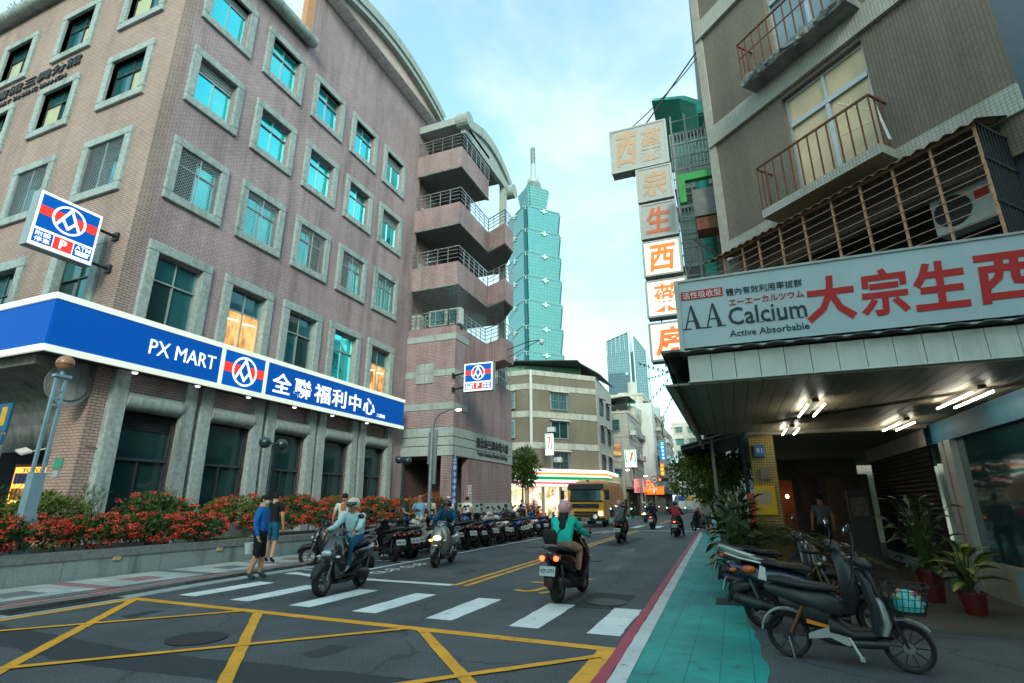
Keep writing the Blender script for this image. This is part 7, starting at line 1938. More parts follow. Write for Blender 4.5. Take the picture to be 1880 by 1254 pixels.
person('person in black tee sitting with back turned on the parked scooters', (-10.2,26.3,-.12), heading(-.7,.6), None, RIDE, C_BLK, C_BLK, BLACKP, sleeve='short', leg='long', detail=False, group='people by the parked scooters', skin=SKIN2, fat=1.1)
person('woman in white with reddish hair by the red shrub', (-11.3,29.5,.0), heading(.5,-.8), None, STAND, C_WHT, C_GREY, BLACKP, sleeve='short', leg='long', detail=False, group='people by the parked scooters', hair=mat('auburn_hair', srgb(90,40,28), .5))
person('man in sage tee and grey shorts walking away on the teal path', (-1.30,29.2,.0), heading(.05,1), WALK, STAND, C_BEIGE, C_SHORT, BLACKP, sleeve='short', leg='short', face=False, fat=1.05)
person('person in blue check shirt walking under the street tree', (-.55,31.5,.0), heading(-.1,1), WALK, STAND, C_LBL, C_NAVY, SHOE_W, sleeve='short', leg='short', detail=False, face=False)
shop_ppl = [('person in yellow shirt and yellow cap before the store', (-19.6,47.5), C_YEL, ('cap', C_YEL)), ('person in white shirt before the store posts', (-21.9,46.6), C_WHT, None), ('person in grey tee stooping near the store', (-20.9,46.2), C_GREY, None), ('person in pale apron left of the store posts', (-23.8,47.0), C_CREAM, None), ('person in navy by the store doorway', (-20.6,49.0), C_NAVY, None), ('person in light blue beside the yellow truck', (-17.6,49.0), C_LBL, None)]
for lb, (x, y), sh, hg in shop_ppl:
    person(lb, (x, y, 0), random.uniform(0, 6.2), None, STAND, sh, C_GREY, BLACKP, sleeve='short', leg='long', headgear=hg, detail=False, group='people outside the store', skin=SKIN2)
farp = [((-9.9,52),C_YEL),((-9.4,55),C_BLK),((-9.0,62),cloth('lime_vest', srgb(190,210,40))),((-8.6,66),C_NAVY),((-1.0,50),C_GREY),((-.4,54),C_WHT),((-1.2,62),C_RED),((-3.6,70),C_DKBLUE),((-4.4,76),C_WHT),((-.6,44),C_YEL),((-8.2,75),C_BLK),((-1.6,72),C_LBL)]
fw_ = ['in yellow on the left pavement', 'in black on the left pavement', 'in a lime vest before the orange shop', 'in navy before the orange shop', 'in grey under the far trees', 'in white under the far trees', 'in red by the right kerb', 'in slate crossing mid-street', 'in white crossing mid-street', 'in yellow beneath the street tree', 'in black far down on the left', 'in light blue far down on the right']
for (p_, sh), w_ in zip(farp, fw_):
    person('distant pedestrian ' + w_, (*p_, 0), random.uniform(0,6.2), WALK, STAND, sh, C_NAVY, BLACKP, sleeve='short', leg='long', detail=False, face=False, group='distant pedestrians', skin=SKIN2)
person('person in grey tee at the dim stall inside the arcade', (2.1,16.5,.05), heading(-.2,1), None, STAND, C_GREY, C_BLK, BLACKP, sleeve='short', leg='long', detail=False, skin=SKIN2)
# ================================================================ PLANTS
def leafmat(name, c, c2=None, trans=.25):
    m, nd, lk, b = new_mat(name)
    oi = N(nd, 'ShaderNodeNewGeometry')
    n1 = N(nd, 'ShaderNodeTexNoise'); n1.inputs['Scale'].default_value = 7; n1.inputs['Detail'].default_value = 4
    lk.new(oi.outputs['Position'], n1.inputs['Vector'])
    mr = N(nd, 'ShaderNodeMapRange'); mr.inputs['From Min'].default_value = .35; mr.inputs['From Max'].default_value = .65
    lk.new(n1.outputs[0], mr.inputs['Value'])
    mx = N(nd, 'ShaderNodeMix', data_type='RGBA'); c2 = c2 or (c[0]*1.7, c[1]*1.5, c[2]*1.2)
    mx.inputs[6].default_value = (*c,1); mx.inputs[7].default_value = (*c2,1)
    lk.new(mr.outputs[0], mx.inputs[0]); lk.new(mx.outputs[2], b.inputs['Base Color'])
    b.inputs['Roughness'].default_value = .5; b.inputs['Specular IOR Level'].default_value = .35
    b.inputs['Subsurface Weight'].default_value = 0
    MATS[name] = m
    return m
LF_D = leafmat('dark_leaf', (.022,.045,.014)); LF_M = leafmat('mid_leaf', (.035,.075,.018)); LF_Y = leafmat('yellow_green_leaf', (.07,.115,.02), (.14,.17,.03)); FLOW = leafmat('ixora_flower', (.52,.040,.022), (.72,.085,.035)); FLOW2 = leafmat('ixora_bud', (.22,.02,.016), (.45,.06,.03)); BARK = mat('bark', (.06,.045,.033), .9, var=.3, scale=12, bump=.6, bscale=30); LF_R = leafmat('red_leaf', (.12,.025,.015), (.28,.07,.02))
rnd = random.Random(99)
def rvec():
    while True:
        v = Vector((rnd.uniform(-1,1), rnd.uniform(-1,1), rnd.uniform(-1,1)))
        if .05 < v.length < 1: return v.normalized()
def leaf(g, p, d, n, L_, w, m=0):
    """one folded leaf of four triangles"""
    d = d.normalized(); s = d.cross(n)
    if s.length < 1e-3: s = d.cross(Vector((1,.3,.2)))
    s.normalize(); nn = s.cross(d)
    a = p; b_ = p + d*L_*.5 + s*w*.5 + nn*w*.12; c = p + d*L_; e = p + d*L_*.5 - s*w*.5 + nn*w*.12; f = p + d*L_*.55
    g.add([a, b_, c, e, f], [(0,1,4), (1,2,4), (2,3,4), (3,0,4)], m)
def clump(g, c, r, n, L_, w, m=0, shell=.55, up=.3):
    for _ in range(n):
        v = rvec(); rr = r if isinstance(r, Vector) else Vector((r,r,r))
        q = rnd.uniform(shell,1)**.6
        p = c + Vector((v.x*rr.x, v.y*rr.y, v.z*rr.z))*q
        d = (v + rvec()*.8 + Vector((0,0,up))); leaf(g, p, d, rvec(), L_*rnd.uniform(.7,1.25), w*rnd.uniform(.8,1.2), m)
def flower_head(g, c, r, n=22):
    for _ in range(n):
        v = rvec(); v.z = abs(v.z)*.8 - .1
        leaf(g, c + v*r*rnd.uniform(.75,1), (v*.5 + rvec()*.8), v, r*.5, r*.45)
def shrub(label, c, rx, ry, rz_, nleaf, nflow, group, lm=LF_M, fr=.075, fm=FLOW, zlow=-.2):
    t = thing('flowering_shrub', label, 'shrub', (c[0], c[1], c[2]-rz_*.6), 0, group)
    o = Vector((0,0,rz_*.6)); g = G()
    nb = 14
    for _ in range(nb):
        v = rvec(); q = o + Vector((v.x*rx*.62, v.y*ry*.72, abs(v.z)*rz_*.55)); clump(g, q, Vector((rx*.42, ry*.34, rz_*.42)), nleaf//nb, .13, .045)
    g.build('leaves', lm, t, fix=False)['kind'] = 'stuff'
    if nflow:
        g = G(); g2 = G()
        for k in range(int(nflow*.8)):
            v = rvec(); v.z = v.z*.75+.25; v.x += .25
            q = o + Vector((v.x*rx*.98, v.y*ry*.98, v.z*rz_*.95))
            flower_head(g if k % 4 else g2, q, fr*rnd.uniform(.7,1.3))
        g.build('flowers', fm, t, fix=False)['kind'] = 'stuff'; g2.build('buds', FLOW2, t, fix=False)['kind'] = 'stuff'
    g = G()
    for _ in range(6):
        v = rvec(); g.tube([(0,0,-.1),(v.x*rx*.3,v.y*ry*.3,rz_*.4),(v.x*rx*.6,v.y*ry*.6,rz_*.9)], [.018,.012,.006], 5)
    g.build('stems', BARK, t)
    return t
ix = 'red flowering shrubs in the planter'
fr_lab = ['covered in red heads, first by the lamp post', 'with red heads spilling over the wall, second from the lamp post', 'with red heads spilling over the wall, third from the lamp post', 'with dense red heads, fourth from the lamp post', 'with dense red heads beside the grass gap, fifth from the lamp post']
for i, y in enumerate((5.0, 6.4, 7.7, 8.9, 10.05)):
    shrub('low ixora shrub ' + fr_lab[i], (-12.72, y, .88), .50, .78, .44, 1700, 120, ix)
bl = ['behind the front row at the left end', 'behind the front row under the first ground-floor window', 'behind the grass gap under the second window', 'under the third ground-floor window', 'under the fourth ground-floor window', 'under the fifth ground-floor window', 'at the entrance end of the planter']
for i, (y, fl) in enumerate(((7.2,10), (9.6,60), (12.2,130), (14.4,150), (16.6,150), (18.8,150), (21.0,150))):
    shrub('tall ixora shrub ' + bl[i], (-13.7 if i > 1 else -13.9, y, 1.18), .75, 1.15, .62, 2000, fl, ix, LF_M if i % 2 else LF_Y)
for i, y in enumerate((12.6, 14.9, 17.2, 19.6)):
    shrub('low ixora shrub along the wall behind the parked scooters, %s from the left' % ('first', 'second', 'third', 'fourth')[i], (-12.8, y, .95), .45, 1.1, .42, 1400, 110, ix)
shrub('red ixora bush in front of the entrance beside the street light', (-13.5, 23.0, 1.25), .6, .9, .8, 1500, 130, ix)
shrub('rusty red bush at the far corner of the brick building', (-12.4, 33.2, .75), .8, .9, .8, 1500, 60, None, LF_R, .09)
# willowy upright shrubs at the left
for i, (x, y) in enumerate(((-14.3,6.6), (-14.4,8.3), (-14.2,10.2), (-14.6,5.2))):
    t = thing('grassy_shrub', 'upright willowy green shrub against the brick pier, %s from the left' % ('second', 'third', 'fourth', 'first')[i], 'shrub', (x, y, .5), 0, 'upright green shrubs in the planter'); g = G()
    for _ in range(70):
        a = rnd.uniform(0,2*PI); sp_ = rnd.uniform(.05,.55); h = rnd.uniform(.7,1.5)
        p = Vector((0,0,0)); q = Vector((math.cos(a)*sp_, math.sin(a)*sp_, h))
        for k in range(14):
            u = (k+2)/16; pp = Vector((q.x*u*u, q.y*u*u, h*u)); leaf(g, pp, rvec()*.6+Vector((q.x,q.y,.9)), rvec(), .16, .022)
    g.build('leaves', LF_M if i % 2 else LF_D, t, fix=False)['kind'] = 'stuff'
    g = G()
    for _ in range(12):
        a = rnd.uniform(0,2*PI); sp_ = rnd.uniform(.05,.5); g.tube([(0,0,0),(math.cos(a)*sp_*.3,math.sin(a)*sp_*.3,.5),(math.cos(a)*sp_,math.sin(a)*sp_,1.2)], [.008,.006,.003], 4)
    g.build('stems', BARK, t)
# grass in the gap and leaf litter
g = G()
for _ in range(1800):
    x = rnd.uniform(-13.5,-12.5); y = rnd.uniform(10.6,12.0); leaf(g, Vector((x,y,.52)), Vector((rnd.uniform(-.4,.4),rnd.uniform(-.4,.4),1)), rvec(), rnd.uniform(.06,.16), .012)
go = g.build('planter_grass', LF_Y, None, fix=False); stuff(go); go['label'] = 'short green grass in the planter gap'; go['category'] = 'grass'

def tree(name, label, base, h, cr, nclump, nleaf, L_, w, m, lean=(0,0), group=None, trunk_r=.08, cz=.7):
    t = thing(name, label, 'tree', base, 0, group)
    top = Vector((lean[0], lean[1], h*cz)); g = G()
    g.tube([(0,0,-.1),(lean[0]*.3,lean[1]*.3,h*.3),(top.x*.8,top.y*.8,h*.55)], [trunk_r,trunk_r*.8,trunk_r*.6], 10)
    cs_ = []
    for k in range(nclump):
        v = rvec(); q = top + Vector((v.x*cr[0]*.72, v.y*cr[1]*.72, v.z*cr[2]*.72)); cs_.append(q)
        if k < 14: g.tube([(top.x*.7,top.y*.7,h*.5), top.lerp(q,.5)-Vector((0,0,.1)), q], [trunk_r*.45,trunk_r*.25,.008], 6)
    g.build('trunk', BARK, t, 60)
    g = G()
    for q in cs_: clump(g, q, Vector((cr[0]*.34, cr[1]*.34, cr[2]*.34)), nleaf//nclump, L_, w, shell=.2)
    o = g.build('crown', m, t, fix=False); o['kind'] = 'stuff'
    return t
tree('street_tree', 'bushy green street tree overhanging the teal path on the right', (-.35,17.6,0), 3.1, (1.05,1.5,.80), 34, 7000, .13, .06, leafmat('bright_tree_leaf', (.06,.105,.018), (.17,.22,.035)), (-.45,0), None, .07, .74)
tree('street_tree', 'young long-leaved tree in front of the convenience store', (-14.3,37.5,0), 5.6, (1.35,1.3,1.5), 26, 2600, .34, .10, LF_M, (0,0), None, .09, .74)
tree('street_tree', 'dark green tree deeper along the right pavement', (.2,24,0), 4.2, (1.2,1.8,1.2), 26, 3200, .16, .07, LF_D, (-.3,0), None, .08, .72)
# roof garden on the brick building
tree('roof_plant', 'sparse bush growing on the roof edge of the brick building, top left', (-29.5,9.8,22.6), 2.2, (1.6,.8,1.2), 14, 1200, .25, .06, LF_D, (0,0), None, .05, .6)

# --- potted plants under the canopy
def big_leaf(L_, w, droop, mats, fold=.18, n=6):
    g = G(); vs = []
    for i in range(n+1):
        u = i/n; ww = w*math.sin(PI*min(1,u*.93+.07))**.8*(1-u*.15); y = L_*u; z = -droop*u*u
        y *= 1-.12*u; vs += [(-ww/2, y, z+fold*ww), (-ww*.22, y, z+fold*ww*.35), (0, y, z), (ww*.22, y, z+fold*ww*.35), (ww/2, y, z+fold*ww)]
    for i in range(n):
        for j in range(4): g.add([vs[i*5+j], vs[i*5+j+1], vs[(i+1)*5+j+1], vs[(i+1)*5+j]], [(0,1,2,3)], 1 if j in (1,2) else 0)
    return g.mesh('leaf', mats, fix=False)
LF_V = leafmat('variegated_leaf', (.20,.22,.05), (.34,.32,.10)); LF_E = leafmat('leaf_edge', (.03,.08,.02))
def potted(label, loc, potm, ph, pr, nleaf, L_, w, mats, h0, h1, spread=1.0, droop=.12, seed=1):
    random.seed(seed)
    t = thing('potted_plant', label, 'plant', loc, 0, None)
    G().lathe([(pr*.72,0),(pr*.95,ph*.9),(pr*1.06,ph*.9),(pr*1.06,ph),(pr*.93,ph),(pr*.9,ph*.88)], 20).build('pot', potm, t, 40)
    G().lathe([(pr*.9,ph*.87),(.01,ph*.9)], 16).build('soil', SOIL, t)
    lm = [big_leaf(L_*s, w*s, droop*L_*s*3, mats) for s in (.8, 1.0, 1.2)]
    g = G()
    for i in range(nleaf):
        a = i*2.4 + random.uniform(-.3,.3); z = h0 + (h1-h0)*(i/nleaf); el = R(-5 + 55*(i/nleaf)) + random.uniform(-.35,.35)
        st = .05 + .12*spread*random.random()
        p = (math.cos(a+PI/2)*st, math.sin(a+PI/2)*st, ph+z)
        inst('leaf', random.choice(lm), t, p, (el, random.uniform(-.3,.3), a))
        g.tube([(0,0,ph*.9),(p[0]*.4,p[1]*.4,ph+z*.6),p], [.012,.009,.006], 5)
    g.build('stems', LF_M, t)
    return t
RPOT = mat('red_glazed_pot', srgb(92,28,26), .3, var=.15, coat=.5); BPOT = mat('black_pot', (.02,.02,.02), .6); CPOT = mat('terracotta', srgb(140,70,52), .7, var=.15)
potted('variegated yellow-green dumb cane in a red pot nearest the shop window', (2.98,10.0,.05), RPOT, .30, .17, 20, .34, .19, [LF_E, LF_V], .10, .55, 1.0, .11, 3)
potted('tall dark leafy plant in a deep red pot before the shutter', (2.78,11.0,.05), RPOT, .5, .19, 80, .21, .12, [LF_D, LF_D], .0, 1.05, 3.0, .16, 4)
potted('big-leaved plant in a black pot at the edge of the teal path', (-.05,10.95,0), BPOT, .36, .19, 70, .30, .16, [LF_D, LF_M], .0, 1.25, 2.4, .16, 5)
potted('bushy leafy plant in a clay pot behind the black pot', (.15,12.1,0), CPOT, .34, .19, 64, .30, .15, [LF_M, LF_D], .0, 1.3, 2.4, .16, 6)
potted('small spotted-leaf plant standing against the grey canopy post', (-.15,12.9,0), CPOT, .32, .18, 44, .32, .12, [LF_D, LF_V], .05, 1.3, 2.2, .2, 7)
def palm(label, loc, n, L_, h, seed, m):
    random.seed(seed); t = thing('potted_palm', label, 'plant', loc, 0, None)
    G().lathe([(.16,0),(.21,.32),(.23,.33),(.20,.30)], 18).build('pot', CPOT, t, 40)
    for i in range(n):
        a = i*2.4; el = random.uniform(.5,1.25); g = G(); pts = []
        for k in range(12):
            u = k/11; r_ = L_*u*math.cos(el)*(1+.25*u); z = h + L_*(math.sin(el)*u - .75*u*u)
            pts.append(Vector((math.cos(a)*r_, math.sin(a)*r_, z)))
        g.tube(pts, [.010-.0006*k for k in range(12)], 4)
        sd_ = Vector((-math.sin(a), math.cos(a), 0))
        for k in range(2, 12):
            for s in (-1, 1):
                for dd in (0,.5):
                    p = pts[k].lerp(pts[min(k+1,11)], dd); d = (pts[k]-pts[k-1]).normalized(); LL = .30*math.sin(PI*min(1,(k+dd)/11*.85+.15))
                    leaf(g, p, d*.7+sd_*s+Vector((0,0,-.25)), Vector((0,0,1)), LL, .022)
        g.build('frond', m, t, fix=False)
    return t
palm('feathery palm with arching fronds in front of the yellow pillar', (1.0,11.9,0), 15, 1.0, .75, 12, LF_M)
palm('feathery palm drooping beside the parked motorcycle', (1.55,11.3,.05), 12, .9, .55, 14, LF_D)
palm('low palm massed at the foot of the yellow pillar', (.55,12.6,0), 16, .95, .9, 16, LF_M)
palm('tall palm arching behind the motorcycle seat', (.75,11.2,0), 14, .9, .8, 18, LF_D)
palm('small palm drooping over the black pot beside the teal path', (.02,11.6,0), 12, .75, .45, 15, LF_D)
# ================================================================ STREET FURNITURE AND SMALL THINGS
LPOST = mat('pale_blue_post', srgb(128,160,172), .5, .2, var=.1, scale=4, stain=.3)
lp = thing('globe_lamp_post', 'pale blue twin-rail lamp post with brown globe in the planter at the left', 'lamp', (-12.75, 6.42, .5))
G().box(-.13,-.13,0,.13,.13,.85).build('base_box', LPOST, lp); G().box(-.105,-.105,.85,.105,.105,1.62).build('lower_shaft', LPOST, lp)
for s in (-1, 1): G().box(-.03,s*.085-.025,1.62,.03,s*.085+.025,3.55).build('rail', LPOST, lp)
for z in (2.95, 3.10, 3.25): G().box(-.025,-.06,z,.025,.06,z+.05).build('cross_bar', LPOST, lp)
G().box(-.07,-.15,3.55,.07,.15,3.61).build('cap_plate', LPOST, lp); G().lathe([(.04,3.61),(.05,3.68),(.10,3.70)], 14).build('neck', LPOST, lp)
GLB = mat('amber_globe', srgb(150,112,80), .35, var=.1, coat=.4)
gl = G().ell((0,0,3.86),(.16,.16,.165),18,12).build('globe', GLB, lp, 60); G().lathe([(.163,3.82),(.163,3.835)], 20, cap=False).build('globe_band', BLACKP, gl)
G().box(-.02,.132,.35,.02,.136,.5).build('label_plate', BLACKP, lp)
DGL = mat('dark_green_globe', srgb(44,62,66), .3, .2, var=.1, coat=.4)
def dbl_lamp(label, loc):
    t = thing('twin_globe_lamp', label, 'lamp', loc, 0, 'dark twin-globe lamps before the windows')
    G().tube([(0,0,0),(0,0,2.75)], .05, 10).build('pole', DGL, t, 60)
    G().tube([(0,-.30,2.72),(0,-.22,2.80),(0,.22,2.80),(0,.30,2.72)], .028, 8).build('arm', DGL, t, 60)
    for s in (-1, 1): G().ell((0,s*.33,2.80),(.175,.175,.17),18,12).build('globe', DGL, t, 60)
dbl_lamp('dark twin-globe lamp before the second ground-floor window', (-13.0,12.5,.5)); dbl_lamp('dark twin-globe lamp beside the entrance of the brick building', (-13.0,19.7,.5))
SLP = mat('galvanised_pole', srgb(134,144,146), .45, .5, var=.12, scale=5)
sl = thing('street_light', 'tall grey street light with curved arm and lit lamp by the parked scooters', 'street light', (-11.4, 19.3, .08))
G().tube([(0,0,0),(0,0,2.5),(0,0,4.45),(.08,0,4.8),(.30,0,5.05),(.75,0,5.2),(1.05,0,5.22)], [.095,.085,.07,.06,.05,.045,.04], 10).build('pole', SLP, sl, 60)
G().loft([ring_y(-.06,.16,5.17,5.27), ring_y(.06,.16,5.17,5.27)]).build('lamp_housing', SLP, sl).location = (1.18,0,0)
G().ell((1.2,0,5.16),(.14,.07,.04),12,6).build('lamp_lens', lit('street_lamp_glow', (1,.74,.36), 22), sl, 60)
G().box(-.22,.08,3.0,-.02,.10,4.3).build('sign_back', SLP, sl); G().box(.06,.05,2.2,.20,.12,4.4).build('cable_duct', SLP, sl)
bp = thing('blue_banner_post', 'narrow blue vertical banner with pale characters by the brick pier', 'banner', (-12.78, 24.0, .1))
G().tube([(0,0,0),(0,0,4.0)], .03, 8).build('post', SLP, bp)
G().box(-.11,-.02,1.3,.11,.02,3.65).build('banner', mat('banner_blue', srgb(24,70,140), .6, var=.08), bp)
for i, ch in enumerate('三興市場停車場'): put_text(ch, mat('banner_ink', (.5,.6,.7), .6), bp, (0,-.025,3.45-i*.32), h=.2)
ns = thing('notice_plate', 'white notice plate with a red prohibition ring on the brick wall', 'sign', (-12.98, 26.1, 1.45))
G().box(0,-.2,0,.02,.2,1.0).build('plate', WHITE, ns)
G().lathe([(.15,.0),(.15,.006),(.11,.006),(.11,0)], 24, (.02,0,.78), RY, cap=False).build('red_ring', mat('ring_red', srgb(190,30,30), .5), ns)
for k in range(5): G().box(.02,-.12,.08+k*.1,.024,.12,.12+k*.1).build('text_line', PINK, ns)
ib = thing('information_board', 'blue and white information board under the canopy at the far left', 'sign', (-17.6, 7.9, .5))
BRD = mat('board_white', srgb(150,170,178), .6, var=.1); BRB = mat('board_blue', srgb(30,90,130), .6, var=.15)
for k in range(6):
    G().box(-2.2,-.02,1.0+k*.30,.0,.02,1.27+k*.30).build('board_panel', BRD if k < 5 else BRB, ib)
    put_text('三興圖書館' if k % 2 else '活動中心服務台', BRB if k < 5 else BRD, ib, (-.8,-.025,1.15+k*.30), w=1.1, h=.13)
G().box(-2.3,-.03,2.85,.1,.03,3.6).build('header_panel', BRB, ib); G().box(-.3,-.04,3.0,-.05,-.031,3.5).build('yellow_motif', mat('motif_yellow', srgb(200,160,40), .6), ib)
for x in (-2.2,-.05): G().tube([(x,.05,0),(x,.05,3.5)], .04, 8).build('post', SLP, ib)
vm = thing('vending_machine', 'glowing amber vending machine under the building canopy at the far left', 'vending machine', (-19.9, 9.9, .1), R(12))
VML = lit('vending_glow', srgb(250,170,70), 1.3)
G().box(-.7,0,0,.7,.7,2.6).build('cabinet', mat('machine_red', srgb(150,80,40), .5), vm); G().box(-.64,-.02,.9,.64,0,2.5).build('lit_front', VML, vm)
random.seed(8)
for r_ in range(3):
    for k in range(8): G().box(-.56+.145*k,-.06,1.1+r_*.45,-.46+.145*k,-.021,1.42+r_*.45).build('drink_can', random.choice(goods), vm)
put_text('TOYO', mat('machine_ink', srgb(120,50,10), .5), vm, (0,-.04,2.40), w=.7, h=.12, bold=.02)
# small notices on the pier, floodlight
nt = thing('pier_notice', 'small green and white notices on the brick pier', 'sign', (-16.75, 8.86, 2.2)); G().box(-.18,-.015,.22,.18,0,.5).build('upper_notice', mat('notice_green', srgb(60,150,120), .6, var=.3, scale=20), nt); G().box(-.13,-.015,0,.10,0,.18).build('lower_notice', BRD, nt)
fl = thing('floodlight', 'small white floodlight on an arm beside the vending machine', 'lamp', (-17.3, 8.85, 3.0)); G().bar((0,0,0),(-.25,-.35,-.15),.03).build('arm', ALU, fl); G().obox((-.3,-.42,-.12),(.18,.12,.03),Euler((.4,.3,0)).to_matrix()).build('head', WHITE, fl)
# air conditioners and clutter on the open storey of the stair block
for x, lb in ((-14.3, 'larger white air conditioner behind the netting of the stair block'), (-13.35, 'smaller air conditioner at the netted corner of the stair block'), (-15.9, 'stacked white boxes behind the stair block railing')):
    t = thing('air_conditioner' if 'box' not in lb else 'storage_boxes', lb, 'air conditioner' if 'box' not in lb else 'boxes', (x, 24.6, 10.75), 0)
    if 'box' in lb:
        for k in range(2): G().box(-.35,-.2,.0+k*.6,.35,.25,.56+k*.6).build('box', ACW, t)
    else:
        w = .65 if 'larger' in lb else .4
        G().box(-w,-.2,.3,w,.2,1.25).build('casing', ACW, t); G().box(-w+.12,-.212,.36,w-.3,-.2,1.18).build('fan_grille', GLASS_D, t); G().box(-w,-.1,0,w,.1,.3).build('stand', IRON, t)
# bracket arm with cable on the far parapet
ba = thing('bracket_arm', 'thin black bracket arm with lantern on the stair parapet before the skyscraper', 'bracket', (-11.45, 27.6, 10.2)); G().tube([(0,0,0),(1.2,.3,.45),(1.9,.4,.5)], .025, 6).tube([(0,0,-.5),(1.9,.4,.5)], .02, 6).build('arm', IRON, ba); G().ell((2.0,.42,.38),(.15,.15,.18),10,8).build('lantern', ACW, ba, 60)
# lattice ladder behind the block
lt = thing('roof_lattice', 'grey lattice stair frame behind the brick stair block', 'scaffold', (-12.6, 30.0, 8.7))
for k in range(8): G().bar((-.3,-1.6+k*.45,0),(-.3,-1.6+k*.45,2.6-k*.16),.04).build('upright', STEEL, lt)
for z in (.3,.8,1.3,1.8): G().bar((-.3,-1.7,z+.4),(-.3,1.7,z),.035).build('rail', STEEL, lt)
# ---- far street signs and lights
def flat_sign(name, label, x0, x1, y, z0, z1, m, txt=None, tm=None, vert=False, th=.25, group=None):
    t = thing(name, label, 'sign', ((x0+x1)/2, y, z0), 0, group); w = x1-x0; h = z1-z0
    G().box(-w/2,0,0,w/2,th,h).build('sign_box', m, t)
    if txt:
        if vert:
            for i, ch in enumerate(txt): put_text(ch, tm, t, (0,-.02,h-(i+.5)*h/len(txt)), h=h/len(txt)*.72, bold=.02)
        else: put_text(txt, tm, t, (0,-.02,h/2), w=w*.8, h=h*.6, bold=.02)
    return t, w, h
t, w, h = flat_sign('pharmacy_light_sign', 'glowing orange sign with a white cross over a far shop', -10.3, -7.95, 70, 2.55, 3.45, lit('orange_sign', srgb(250,96,30), 1.2))
G().box(-.1,-.05,.2,.1,-.02,1.0).box(-.32,-.045,.48,.32,-.019,.70).build('white_cross', S_WHITE, t)
flat_sign('vertical_shop_sign', 'blue vertical sign with white characters high over the far street', -9.0, -8.1, 78, 7.3, 9.8, lit('blue_vert', srgb(20,120,160), .5), '三商百貨店', S_WHITE, True)
flat_sign('vertical_shop_sign', 'orange vertical sign with yellow characters below the blue one', -9.05, -8.6, 78, 5.2, 6.8, lit('orange_vert', srgb(240,100,30), .9), '大家樂', lit('yellow_ink', srgb(255,210,80), .9), True)
flat_sign('shop_banner', 'pink and white shop banner on the left of the far street', -10.9, -9.7, 66, 2.7, 4.3, lit('pink_banner', srgb(216,140,140), .35), '飲料', lit('red_ink', srgb(190,60,60), .4), True)
flat_sign('shop_banner', 'orange lit shop banner beside the pink one', -9.55, -8.75, 67, 2.9, 4.25, lit('orange_banner', srgb(250,150,90), .6), '茶', lit('red_ink', srgb(190,60,60), .4), True)
flat_sign('shop_board', 'pale blue shop board far down the street', -9.2, -7.9, 95, 7.5, 8.7, lit('pale_blue_board', srgb(120,190,210), .5), '眼鏡', S_WHITE)
flat_sign('shop_board', 'grey slatted shop board beside the truck roof', -13.0, -10.9, 60.5, 1.9, 4.3, mat('slat_board', srgb(150,156,136), .7, var=.15, scale=6))
for x0, x1, c, lb in ((-8.9,-7.2,srgb(20,80,170),'blue'), (-7.1,-5.9,srgb(220,160,20),'left yellow'), (-5.5,-3.6,srgb(226,166,20),'right yellow')):
    t = thing('shop_awning', lb + ' market awning at the far end of the street', 'awning', (x0, 92, 2.1), 0, 'far market awnings'); G().add([(0,0,0),(x1-x0,0,0),(x1-x0,2,.5),(0,2,.5),(0,0,-.25),(x1-x0,0,-.25)], [(0,1,2,3),(4,5,1,0)]).build('fabric', mat('awning_%s' % lb.split()[0] + lb.split()[-1], c, .7), t, fix=False); 
    for x in (.05, x1-x0-.05): G().tube([(x,.1,-2.1),(x,.1,0)], .03, 6).build('post', SLP, t)
t = thing('shop_awning', 'dark red sloping shop awning on the left beyond the corner block', 'awning', (-11.6, 67, 2.6), 0); G().add([(0,-1,.8),(1.7,-1,.1),(1.7,8,.1),(0,8,.8),(0,-1,.7),(1.7,-1,0),(1.7,8,0),(0,8,.7)], [(0,1,2,3),(7,6,5,4),(0,4,5,1),(1,5,6,2)]).build('fabric', mat('awning_red', srgb(120,40,44), .7, var=.1), t); 
SHOPG = lit('shop_glow', srgb(255,214,160), 1.0)
for i, (x, y0, y1, lb) in enumerate(((-12.0,69,79,'below the weathered grey house'), (-11.6,81,89,'below the tall cream house'), (-11.4,92,105,'below the grimy grey house'))):
    t = thing('lit_shopfront', 'warmly lit open shopfront ' + lb, 'shopfront', (x-.2, y0, 0), 0, 'lit far shopfronts'); G().box(-.6,0,.2,-.55,y1-y0,2.6).build('lit_interior', SHOPG, t)
    for k in range(int((y1-y0)/1.6)): G().box(-.2,k*1.6,0,.05,k*1.6+.3,2.8).build('post', PST, t); G().box(-.5,k*1.6+.4,.2,-.1,k*1.6+1.4,.9+.3*(k % 2)).build('stand', random.choice(goods), t)
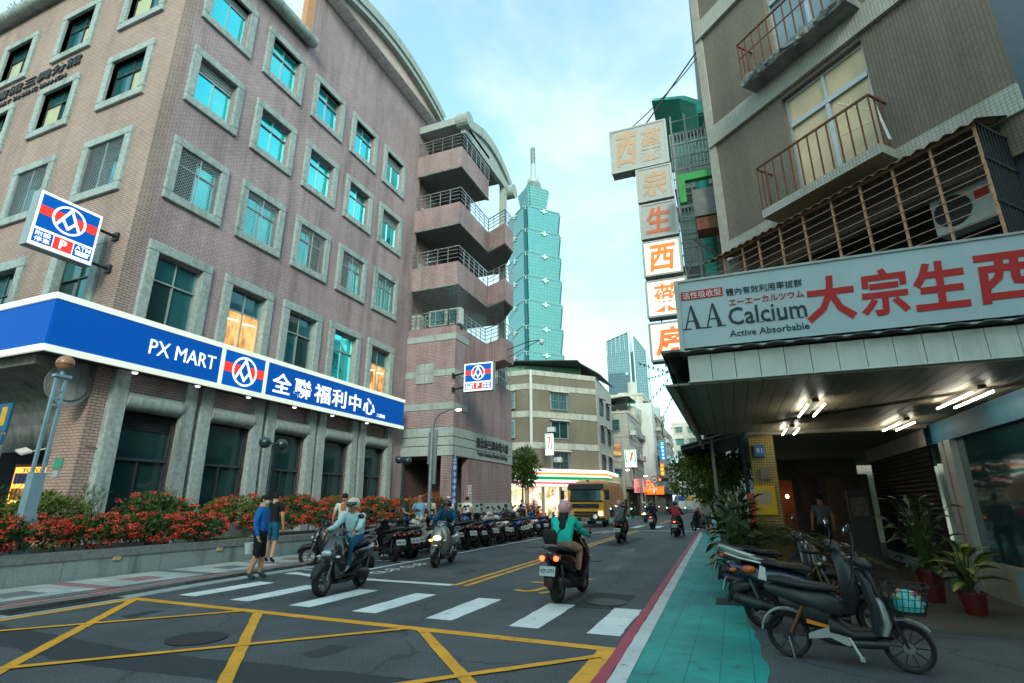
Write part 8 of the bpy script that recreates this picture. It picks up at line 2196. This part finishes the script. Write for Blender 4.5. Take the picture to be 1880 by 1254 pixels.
# traffic signals, round sign, far street lamps
def signal(label, loc, n=3, on=0):
    t = thing('traffic_signal', label, 'traffic light', loc, 0, 'far traffic signals'); G().box(-.55,0,-.18,.55,.2,.18).build('housing', BLACKP, t)
    for k in range(3): G().ell((-.36+.36*k,-.02,0),(.13,.05,.13),12,6).build('lens', TAILL if k == on else mat('lens_off', (.03,.03,.02), .3), t, 60)
    G().bar((-.55,.1,0),(-2.4,.1,0),.08).bar((-2.4,.1,.3),(-2.4,.1,-loc[2]),.14).build('mast', SLP, t)
signal('red traffic signal over the far left pavement', (-7.0,62,4.0)); signal('red traffic signal peeping past the street tree', (-2.0,48,4.0), on=2)
rs = thing('round_traffic_sign', 'round red-rimmed traffic sign beside the red signal', 'sign', (-7.9,61.5,3.65)); G().lathe([(.42,0),(.42,.03)], 24, (0,0,.3), Euler((R(90),0,0)).to_matrix()).build('red_rim', mat('ring_red', srgb(190,30,30), .5), rs); G().lathe([(.31,.031),(.31,.04)], 24, (0,0,.3), Euler((R(90),0,0)).to_matrix()).build('white_disc', WHITE, rs); G().box(-.2,-.05,.24,.2,-.041,.36).build('bar', PINK, rs); G().tube([(0,.05,.3),(0,.05,-3.6)], .05, 8).build('post', SLP, rs)
for x, y, z, lb in ((-10.6,60,5.0,'lit street lamp on the olive corner block'), (-9.6,66,4.6,'lit street lamp above the pink banner')):
    t = thing('street_light', lb, 'street light', (x-.6,y,0), 0); G().tube([(0,0,0),(0,0,z-.3),(.2,0,z),(.6,0,z)], .05, 8).build('pole', SLP, t, 60); G().ell((.7,0,z),(.22,.1,.06),10,6).build('lamp', lit('street_lamp_glow', (1,.74,.36), 22), t, 60)
# overhead cables and bunting
CBL = mat('cable_black', (.01,.01,.011), .7)
def cable(label, a, b_, sag, r=.012, n=14):
    a = Vector(a); b_ = Vector(b_); o = tag(G().tube([a.lerp(b_, i/n) - Vector((0,0,sag*4*(i/n)*(1-i/n))) for i in range(n+1)], r, 5).build('overhead_cable', CBL), label, 'cable', 'overhead cables')
    return o
cable('black cable slanting up beside the hanging signs', (-1.6,13.1,11.9), (.4,13.0,13.6), .1, .014)
cable('thin cable from the corner block to the street lamp', (-20,51.3,13.0), (-11,60,5.5), .5)
cable('cable drooping across the pier at the left', (-16.0,9.0,3.0), (-15.95,10.2,2.95), .02)
random.seed(6)
for k, (a, b_) in enumerate((((-2.3,16,5.7),(-1.0,14.6,4.9)), ((-2.3,18,5.6),(-1.0,15.0,5.2)), ((-2.2,17,4.6),(-1.0,15.2,5.3)), ((-2.0,19,4.4),(-1.0,15.4,5.0)))):
    t = thing('bunting_line', 'thin bunting line with small pennants below the hanging signs, %s from the top' % ('first', 'second', 'third', 'fourth')[k], 'bunting', a, 0, 'bunting lines'); d = Vector(b_)-Vector(a)
    G().tube([(0,0,0), d*.5-Vector((0,0,.08)), d], .008, 4).build('cord', CBL, t)
    for i in range(9):
        p = d*((i+.5)/9); G().add([p, p+d*.05, p+d*.025-Vector((0,0,.12))], [(0,1,2)]).build('pennant', random.choice((mat('pennant_dark', (.02,.025,.03), .8), mat('pennant_green', srgb(40,110,60), .8))), t, fix=False)
# ---- unseen houses added behind the viewer to block skylight and darken the arcade
def unseen_house(label, x0, x1, y0, y1, h, m):
    t = thing('old_apartment_house', label, 'building', (x0, y0, 0), 0, 'unseen houses behind the viewer')
    G().box(0,0,0,x1-x0,y1-y0,h).build('walls', m, t)
    for f in range(int(h/3.3)-1):
        for k in range(int((x1-x0)/3.4)): fwin(t, (x1-x0-1.8-3.4*k, y1-y0+.02, 4.6+3.3*f), 1.9, 1.5, (-1,0,0), (f+k) % 3, False, False)
unseen_house('grey unseen house added behind the viewer at the near right to shade the street', 3.0, 26, -30, -6.5, 17, RENDER)
unseen_house('pale unseen house added behind the viewer at the near left to shade the street', -40, -14.5, -34, -12, 14, RENDER2)

bpy.data.scenes.remove(_tmp)
